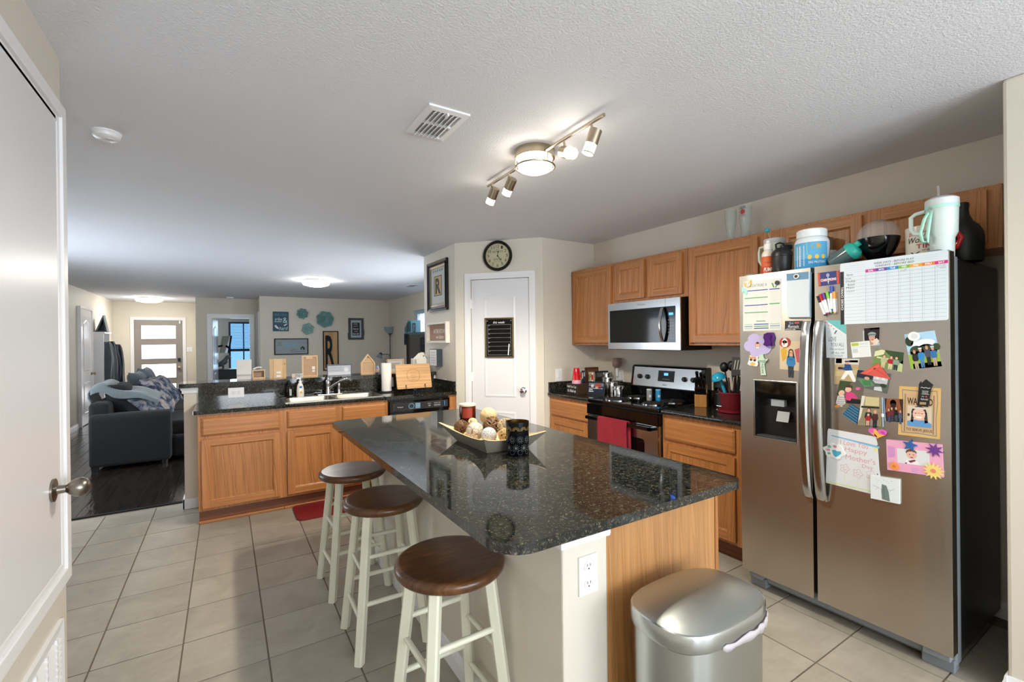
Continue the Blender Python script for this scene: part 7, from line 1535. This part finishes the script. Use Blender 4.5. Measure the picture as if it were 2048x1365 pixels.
MB(MATTE, '#151515').ring(VF, x0, x1, z0, z1f, .020, 0, .03).build('frame', t)
m_ = WOODC
for k, c in enumerate(('#c09a6a', '#b68f60', '#c5a070')): MB(m_, c).rect(VF, x0 + .018 + (x1 - x0 - .036) * k / 3, x0 + .018 + (x1 - x0 - .036) * (k + 1) / 3 - .001, z0 + .018, z1f - .018, 0, .014).build('plank', t)
mb = MB(MATTE, '#14181f'); vs, fsx = text_geo('R', 0, .02); P = quad_map(VF, box_quad(x0, x1, z0, z1f))
mb.add([P(.15 + .60 * x, .11 + .82 * y, d) for d in (.0142, .022) for x, y in vs][:0] + [P(.15 + .60 * x, .11 + .82 * y, .020) for x, y in vs], fsx); mb.build('letter', t, solid=.008)
t = thing('quote_picture', 'dark rustic framed family quote with pale mat', 'picture', (K(2.735), VY, KZ(1.469)))
x0, x1, z0, z1f = K(2.554), K(2.916), KZ(1.469), KZ(2.001); fr_ = MB(WOODC, '#3f4347').ring(VF, x0, x1, z0, z1f, .05, 0, .03).rect(VF, x1 - .005, x1 + .012, z0 + .1, z0 + .24, 0, .028).rect(VF, x0 - .012, x0 + .005, z0 + .02, z0 + .16, 0, .028).build('frame', t)
mb = MB(PAPER, '#a9bac2').rect(VF, x0 + .045, x1 - .045, z0 + .045, z1f - .045, 0, .012); P = quad_map(VF, box_quad(x0, x1, z0, z1f))
prints(mb, P, [[('r', '#191b1e', .25, .21, .75, .80)], [('t', '#e3e5e6', s, a, b, c, d, .25) for s, a, b, c, d in (('when', .34, .23, .60, .30), ("you're", .32, .34, .62, .41), ('here', .30, .45, .66, .54), ("you're", .38, .58, .62, .65), ('family', .28, .68, .72, .79))]], .012); mb.build('print', t)
# floor lamp
lx, ly = 3.305, 10.70; ks_ = 10.70 / 11.6
def LZ(z): return 1.41 + (z - 1.41) * ks_
t = thing('floor_lamp', 'grey torchiere floor lamp with a side reading arm', 'floor lamp', (lx, ly, 0))
MB(SATIN, '#3c454a').lathe([(.13, .001), (.13, .015), (.03, .03), (.012, .04)], (lx, ly, 0), n=32).build('base', t); MB(SATIN, '#4a565c').cyl((lx, ly, .03), (lx, ly, LZ(1.56)), .011, n=12).build('pole', t)
MB(SATIN, '#3f4a50').lathe([(.012, LZ(1.54)), (.018, LZ(1.58)), (.05, LZ(1.625))], (lx, ly, 0), n=24).build('socket_cup', t)
MB(SATIN, '#8fa3ac').lathe([(.045, LZ(1.62)), (.10, LZ(1.68)), (.133, LZ(1.76)), (.137, LZ(1.787)), (.130, LZ(1.785)), (.095, LZ(1.69)), (.03, LZ(1.635)), (0, LZ(1.63))], (lx, ly, 0), n=36).build('bowl_shade', t)
MB(SATIN, '#4a565c').tube([(lx, ly, LZ(1.0)), (lx - .02, ly - .01, LZ(1.075)), (lx - .06, ly - .02, LZ(1.09)), (lx - .235, ly - .06, LZ(1.09))], .008, 8).build('reading_arm', t)
rs = MB(SATIN, '#8298a4').lathe([(.02, .03), (.05, -.01), (.078, -.075), (.074, -.075), (.045, -.01)], (lx - .25, ly - .06, LZ(1.085)), (.35, .0, .93), 24).build('reading_shade', t); MB(SATIN, '#33434c').sphere((lx - .243, ly - .06, LZ(1.10)), .04, 16, 10).build('lamp_socket', t)
# television in a dark tower cabinet by the window
t = thing('media_cabinet', 'tall dark blue-grey media cabinet holding a black screen', 'cabinet', (3.1, 7.75, 0))
cx0, cy0, cy1, cz1 = 2.90, 7.20, 8.24, 1.575
mb = MB(SATIN, '#2f4652'); fcab = FX(cx0); mb.ring(fcab, cy0, cy1, .0, cz1, .09, -.37, 0).rect(fcab, cy0 + .09, cy1 - .09, .09, cz1 - .09, -.37, -.35); mb.build('case', t)
MB(BLACKG).rect(fcab, cy0 + .02, cy1 - .002, .55, cz1 - .045, .004, .05).build('screen', t, bevel=.004)
MB(SATIN, '#2b4350').rect(fcab, cy0 + .09, cy1 - .09, .09, .5, -.34, -.02).build('lower_door', t)
t = thing('cube_shelf', 'small dark blue cube shelf on the wall beside the media cabinet', 'shelf', (3.2, 9.0, 1.34))
MB(SATIN, '#24405a').ring(FX(3.06), 8.42, 8.98, 1.34, 1.575, .018, -.215, 0).rect(FX(3.06), 8.436, 8.964, 1.356, 1.56, -.215, -.20).build('box', t)
t = thing('trinket', 'small bright trinket inside the dark blue cube shelf', 'ornament', (3.12, 8.62, 1.3585)); MB(GLOSS, '#c9b04a').lathe([(.015, 0), (.02, .03), (.008, .07), (.02, .10), (0, .12)], (3.12, 8.62, 1.3585), n=14).build('figure', t)
for y0, y1, h, c, lab in ((8.905, 8.965, .15, '#6f8d94', 'small pale framed card at the left end of the cube shelf top'), (8.80, 8.86, .20, '#2f5a63', 'narrow dark teal box file on the cube shelf'), (8.70, 8.79, .255, '#5b8794', 'tallest pale blue box file on the cube shelf'), (8.60, 8.69, .25, '#6b98a2', 'second tall pale blue box file on the cube shelf')):
    t = thing('box_file', lab, 'box', (3.15, (y0 + y1) / 2, 1.576), 'box files on the cube shelf')
    MB(SATIN, c).box(3.07, 3.27, y0, y1, 1.576, 1.576 + h).build('case', t, bevel=.003); MB(MATTE, '#1d3a45').rect(FX(3.07), y0 + .012, y1 - .012, 1.60, 1.576 + h - .03, 0, .002).build('spine_recess', t)
t = thing('framed_photo', 'teal picture frame on the cube shelf beside the curtain', 'frame', (3.12, 8.49, 1.576)); MB(SATIN, '#22505c').ring(FX(3.09), 8.43, 8.57, 1.576, 1.766, .03, -.015, 0).build('border', t)
mb = MB(PHOTO, '#9fb6c0').rect(FX(3.09), 8.455, 8.545, 1.60, 1.74, -.012, -.008); prints(mb, quad_map(FX(3.09), q_(8.455, 8.545, 1.60, 1.74)), figure(.5, .15, .8, .2, '#8a5a7a'), -.008); mb.build('photo', t)
# curtain
t = thing('curtain', 'pale blue-white curtain panel hanging at the living room window', 'curtain', (3.30, 8.55, .5)); mb = MB(FABRIC, '#c3d3e2'); rows = []
m, nt, b = nodes('sheer_curtain'); b.inputs['Base Color'].default_value = (*lin('#c9d9ea'), 1); b.inputs['Roughness'].default_value = .9; b.inputs['Transmission Weight'].default_value = .25
tr = N(nt, 'BsdfTranslucent'); tr.inputs[0].default_value = (*lin('#cfe0f2'), 1); mx = N(nt, 'MixShader', i_0=.55); L(nt, b.outputs[0], mx.inputs[1]); L(nt, tr.outputs[0], mx.inputs[2]); L(nt, mx.outputs[0], nt.nodes['Material Output'].inputs[0])
mb = MB(m)
for z in (.5, 1.0, 1.5, 1.9, 2.03): rows.append([(3.31 + .018 * math.sin(i * 1.15) * (1 if z < 1.95 else .5), 7.30 + (9.02 - 7.30) * i / 60, z) for i in range(61)])
mb.grid(rows).build('panel', t); MB(SATIN, '#7f8a90').cyl((3.31, 7.25, 2.035), (3.31, 9.06, 2.035), .010, n=10).build('rod', t)
mb = MB(FABRIC, '#93a3b0'); mb.grid([[(3.306 + .016 * math.sin(i * 1.15) - .004, 7.30 + (9.02 - 7.30) * i / 60, z) for i in range(61)] for z in (1.96, 2.045)]); mb.build('header', t)
# sofa
t = thing('sofa', 'black corduroy sofa seen from its arm end in the living room', 'sofa', (-.85, 8.2, 0))
SF = tinted('sofa_corduroy', .95, var=.25, nscale=40, bscale=260, bstr=.7, bdist=.003, sheen=.05); TINT.add('sofa_corduroy'); SC = '#090a0e'
def roll(mb, x0, x1, y0, y1, z0, z1_, r, n=8):
    """upholstered block with a rolled top"""
    pr = [(y0, z0), (y1, z0)] + [(y1 - r + r * math.cos(PI / 2 * k / n), z1_ - r + r * math.sin(PI / 2 * k / n)) for k in range(n + 1)] + [(y0 + r - r * math.sin(PI / 2 * k / n), z1_ - r + r * math.cos(PI / 2 * k / n)) for k in range(n + 1)]
    k = len(pr); vs = [(x, y, z) for x in (x0, x1) for y, z in pr]
    return mb.add(vs, [(i, (i + 1) % k, k + (i + 1) % k, k + i) for i in range(k)] + [tuple(range(k)), tuple(range(k, 2 * k))], True)
roll(MB(SF, SC), -1.285, -.555, 6.72, 6.96, .05, .632, .075).build('arm', t, bevel=.035, seg=4, sharp=60)
roll(MB(SF, SC), -1.285, -.555, 9.30, 9.54, .05, .66, .075).build('arm', t, bevel=.035, seg=4, sharp=60)
MB(SF, SC).box(-1.28, -.50, 6.95, 9.31, .05, .30).build('base', t, bevel=.03, seg=3)
for y0, y1 in ((6.97, 8.13), (8.14, 9.295)): MB(SF, SC).box(-1.10, -.40 if y0 > 8 else -.28, y0, y1, .30, .47).build('seat_cushion', t, bevel=.05, seg=4)
MB(SF, SC).box(-.56, -.27, 6.86, 8.13, .05, .30).build('chaise_front', t, bevel=.04, seg=3)
MB(SF, SC).box(-1.30, -1.12, 6.80, 9.50, .28, .76).build('back', t, bevel=.05, seg=4)
for x, y in ((-1.24, 6.78), (-.62, 6.78), (-1.24, 9.46), (-.5, 9.46), (-.36, 8.0), (-.36, 6.98)): MB(BLACKM).cyl((x, y, .0025), (x, y, .055), .03, .036, n=12).build('foot', t)
def cushion(mb, c, ax, w, h, th, n=14):
    ax = [Vector(a).normalized() for a in ax]; rows = []
    for sgn in (1, -1):
        rows = []
        for i in range(n + 1):
            u = 2 * i / n - 1; row = []
            for j in range(n + 1):
                v = 2 * j / n - 1; e = max(0, (1 - u ** 4) * (1 - v ** 4)) ** .55; k_ = 1 - .06 * (1 - (1 - u * u)) * 0; pin = 1 - .10 * (1 - abs(u)) * abs(v) ** 3
                pu = 1 - .10 * (1 - abs(v)) * abs(u) ** 3
                row.append(Vector(c) + ax[0] * u * w / 2 * pu + ax[1] * v * h / 2 * pin + ax[2] * sgn * th / 2 * e)
            rows.append(row)
        mb.grid(rows)
    return mb
for k, (y, lean) in enumerate(((7.28, .42), (8.70, .40))):
    cushion(MB(SF, '#08090c'), (-1.02, y, .70), ((0, 1, 0), (-.55, 0, 1), (1, 0, .55)), .75 if k else .60, .56, .26).build('back_cushion', t)
m, nt, b = nodes('floral_cushion'); v = coord(nt, rand=True); n1 = noise(nt, v, 9, 3, .55, .8); L(nt, ramp(nt, n1, [(.36, '#1d2433'), (.46, '#39445a'), (.52, '#73747c'), (.60, '#8f8680'), (.70, '#a79c94')]), b.inputs['Base Color']); b.inputs['Roughness'].default_value = .9
def pillow(lab, c, ax, w, h, th, mat, col=None):
    t = thing('throw_pillow', lab, 'pillow', (c[0], c[1], c[2] - h / 2 * .9), 'throw pillows on the sofa'); cushion(MB(mat, col), c, ax, w, h, th).build('cover', t)
pillow('nearest floral throw pillow, lying low behind the sofa arm', (-.80, 7.22, .66), ((.25, 1, .1), (-.75, .1, .62), (.62, -.1, .75)), .46, .48, .17, m)
pillow('middle floral throw pillow leaning on the sofa back', (-.78, 7.75, .74), ((.2, 1, 0), (-.52, .1, .85), (.85, 0, .52)), .46, .52, .17, m)
pillow('farthest floral throw pillow leaning on the sofa back', (-.74, 8.35, .74), ((.2, 1, 0), (-.55, .1, .83), (.83, 0, .55)), .48, .52, .17, m)
pillow('dark grey throw pillow behind the grey blanket', (-1.0, 8.12, .84), ((.1, 1, 0), (-.35, 0, .94), (.94, 0, .35)), .50, .42, .16, FABRIC, '#3d464c')
pillow('slate grey throw pillow farthest back on the sofa', (-.98, 8.75, .86), ((.1, 1, 0), (-.35, 0, .94), (.94, 0, .35)), .50, .44, .16, FABRIC, '#4a5560')
t = thing('throw_blanket', 'pale grey throw blanket draped over the sofa back', 'blanket', (-1.1, 7.3, .6)); mb = MB(FABRIC, '#636d70'); rows = []
def btop(u): return .90 + .035 * math.sin(min(1, u * 3.2) * PI) * (u < .32) - .03 * u - .17 * max(0, u - .25) ** 1.3 + .012 * math.sin(u * 11)
for j in range(17):
    s = j / 16; row = []
    for i in range(25):
        u = i / 24; x = -1.31 + .62 * u
        if s < .3: y = 6.985 - .012 * math.sin(u * 9); z = btop(u) - .065 * (1 - s / .3) * (1 + .3 * math.sin(u * 5))
        else: q = (s - .3) / .7; y = 6.985 + .60 * q; z = btop(u) + .03 * math.sin(q * PI * .8) + .01 * math.sin(q * 8 + u * 4)
        row.append((x, y, z))
    rows.append(row)
for j in range(1): pass
mb.grid(rows); mb.grid([[(-1.31 - .025 * math.sin(PI * min(1, k / 3)), 7.0 + .5 * q, btop(0) + .0 - .40 * k / 8) for k in range(9)] for q in (0, .25, .5, .75, 1)]); mb.build('cloth', t, solid=.014)
# coat rack
t = thing('hall_tree', 'tall white hall tree coat rack on the left wall', 'coat rack', (-1.98, 11.9, 0)); HX0, HX1, HY0, HY1, HZ1 = LW + .003, -1.965, 11.55, 12.10, 1.63
MB(TRIM).box(HX0, HX1, HY0, HY0 + .025, 0, HZ1).build('side_panel', t); MB(TRIM).box(HX0, HX1, HY1 - .025, HY1, 0, HZ1).build('side_panel', t)
MB(TRIM).box(HX0, HX0 + .015, HY0 + .025, HY1 - .025, 0, HZ1).build('back_panel', t); MB(TRIM).box(HX0, HX1 + .02, HY0 - .015, HY1 + .015, HZ1, HZ1 + .03).build('top_shelf', t, bevel=.004); MB(TRIM).box(HX0 + .016, HX1, HY0 + .026, HY1 - .026, .42, .45).build('bench', t)
for k in range(3): MB(NICKEL).tube([(HX0 + .016, 11.68 + .14 * k, 1.47), (HX0 + .07, 11.68 + .14 * k, 1.46), (HX0 + .09, 11.68 + .14 * k, 1.49)], .006, 6).build('coat_hook', t)
def coat(lab, y, x, w, ztop, zbot, col, seed):
    t = thing('hanging_coat', lab, 'coat', (x, y, zbot), 'coats on the hall tree'); rows = []; rnd = random.Random(seed)
    ph = [rnd.uniform(0, 6) for _ in range(4)]
    for i in range(15):
        q = i / 14; z = ztop + (zbot - ztop) * q; e = (.35 + .65 * min(1, q * 2.2) ** .7) * (1 + .12 * math.sin(q * 4 + ph[0])); row = []
        for j in range(26):
            a = 2 * PI * j / 26; f = 1 + .16 * math.sin(5 * a + ph[1] + q * 2) + .08 * math.sin(9 * a + ph[2]); row.append((x + .11 * e * f * math.cos(a), y + w * e * f * math.sin(a) + .03 * math.sin(q * 3 + ph[3]), z))
        rows.append(row)
    mb = MB(FABRIC, col).grid(rows, True, True); mb.add(rows[0], [tuple(range(26))]); mb.add(rows[-1], [tuple(range(26))]); mb.build('garment', t)
coat('grey hooded jacket hanging nearest on the hall tree', 11.68, -1.94, .10, 1.47, .72, '#4d565c', 1)
coat('navy jacket hanging in the middle of the hall tree', 11.82, -1.90, .12, 1.48, .60, '#1b2a3c', 2)
coat('dark blue coat hanging farthest on the hall tree', 11.98, -1.83, .10, 1.42, .62, '#16222f', 3)
t = thing('gable_shelf', 'grey triangular house ornament on top of the hall tree', 'ornament', (-1.95, 11.75, HZ1 + .031)); f_ = FY(11.66); b0 = HZ1 + .0315
mb = MB(SATIN, '#4f5d60'); O = [(-2.11, b0), (-1.93, b0), (-1.99, b0 + .33)]; I = [(-2.075, b0 + .02), (-1.953, b0 + .02), (-1.993, b0 + .26)]
vs = [f_(a, z, d) for d in (-.2, 0) for qd in (O, I) for a, z in qd]
mb.add(vs, [g for k in range(3) for j in [(k + 1) % 3] for g in ((k, j, 6 + j, 6 + k), (3 + k, 3 + j, 9 + j, 9 + k), (k, j, 3 + j, 3 + k), (6 + k, 6 + j, 9 + j, 9 + k))]); mb.build('frame', t)
MB(SATIN, '#3a464a').prism(I, f_, -.198, -.18).build('back', t)
# bedroom
t = thing('television', 'black wall-mounted television on an arm seen through the bedroom doorway', 'television', (-.20, 13.6, 1.2)); tvf = Frame((-.15, 13.55, 0), (.45, -1, 0), (1, .45, .12), (-.12, 0, 1))
tvf = Frame((-.02, 13.3, 1.18), (.25, -1, 0), (1, .25, -.15), (.15, 0, 1))
MB(BLACKG).rect(tvf, -.35, .35, 0, .42, -.02, .02).build('panel', t, bevel=.004); MB(BLACKM).tube([(-.40, 13.3, 1.30), (-.25, 13.4, 1.32), (-.06, 13.3, 1.36)], .025, 8).obox((-.41, 13.3, 1.30), ((1, 0, 0), (0, 1, 0), (0, 0, 1)), (.012, .06, .10)).build('wall_arm', t)
t = thing('dresser', 'dark dresser beyond the bedroom doorway', 'dresser', (.05, 13.1, 0)); MB(SATIN, '#14181f').box(-.41, .28, 12.75, 13.25, 0, .78).build('body', t, bevel=.006); MB(SATIN, '#1b2028').box(-.415, .29, 12.735, 13.26, .781, .80).build('top', t)
for k in range(3): MB(SATIN, '#181d25').box(-.39, .25, 12.735, 12.749, .08 + .23 * k, .29 + .23 * k).build('drawer_front', t)
t = thing('dinosaur_toy', 'grey toy dinosaur standing on the bedroom dresser', 'toy', (-.06, 12.95, .801)); D = MB(SATIN, '#6f7472'); dx, dy, dz = -.06, 12.95, .803
D.tube([(dx - .17, dy, dz + .02), (dx - .10, dy, dz + .07), (dx - .03, dy, dz + .12), (dx + .04, dy, dz + .17), (dx + .07, dy, dz + .23), (dx + .09, dy, dz + .28)], [.008, .030, .062, .066, .045, .036], 12).tube([(dx + .075, dy, dz + .275), (dx + .12, dy, dz + .285), (dx + .17, dy, dz + .25)], [.045, .048, .024], 12)
for s in (-1, 1): D.tube([(dx - .02, dy + s * .04, dz + .11), (dx + .02, dy + s * .045, dz + .05), (dx + .005, dy + s * .045, dz + .001)], [.034, .022, .020], 8).tube([(dx + .07, dy + s * .03, dz + .19), (dx + .11, dy + s * .035, dz + .15)], [.014, .008], 6)
D.build('body', t)
t = thing('speaker', 'small black speaker on the dresser beside the toy dinosaur', 'speaker', (-.24, 12.95, .801)); MB(BLACKM).box(-.30, -.20, 12.9, 13.0, .801, 1.02).build('case', t, bevel=.006); MB(SOFT).prism(ell(-.25, .88, .035, .035, 18), FY(12.9), 0, .004).prism(ell(-.25, .96, .02, .02, 14), FY(12.9), 0, .004).build('driver_cone', t)
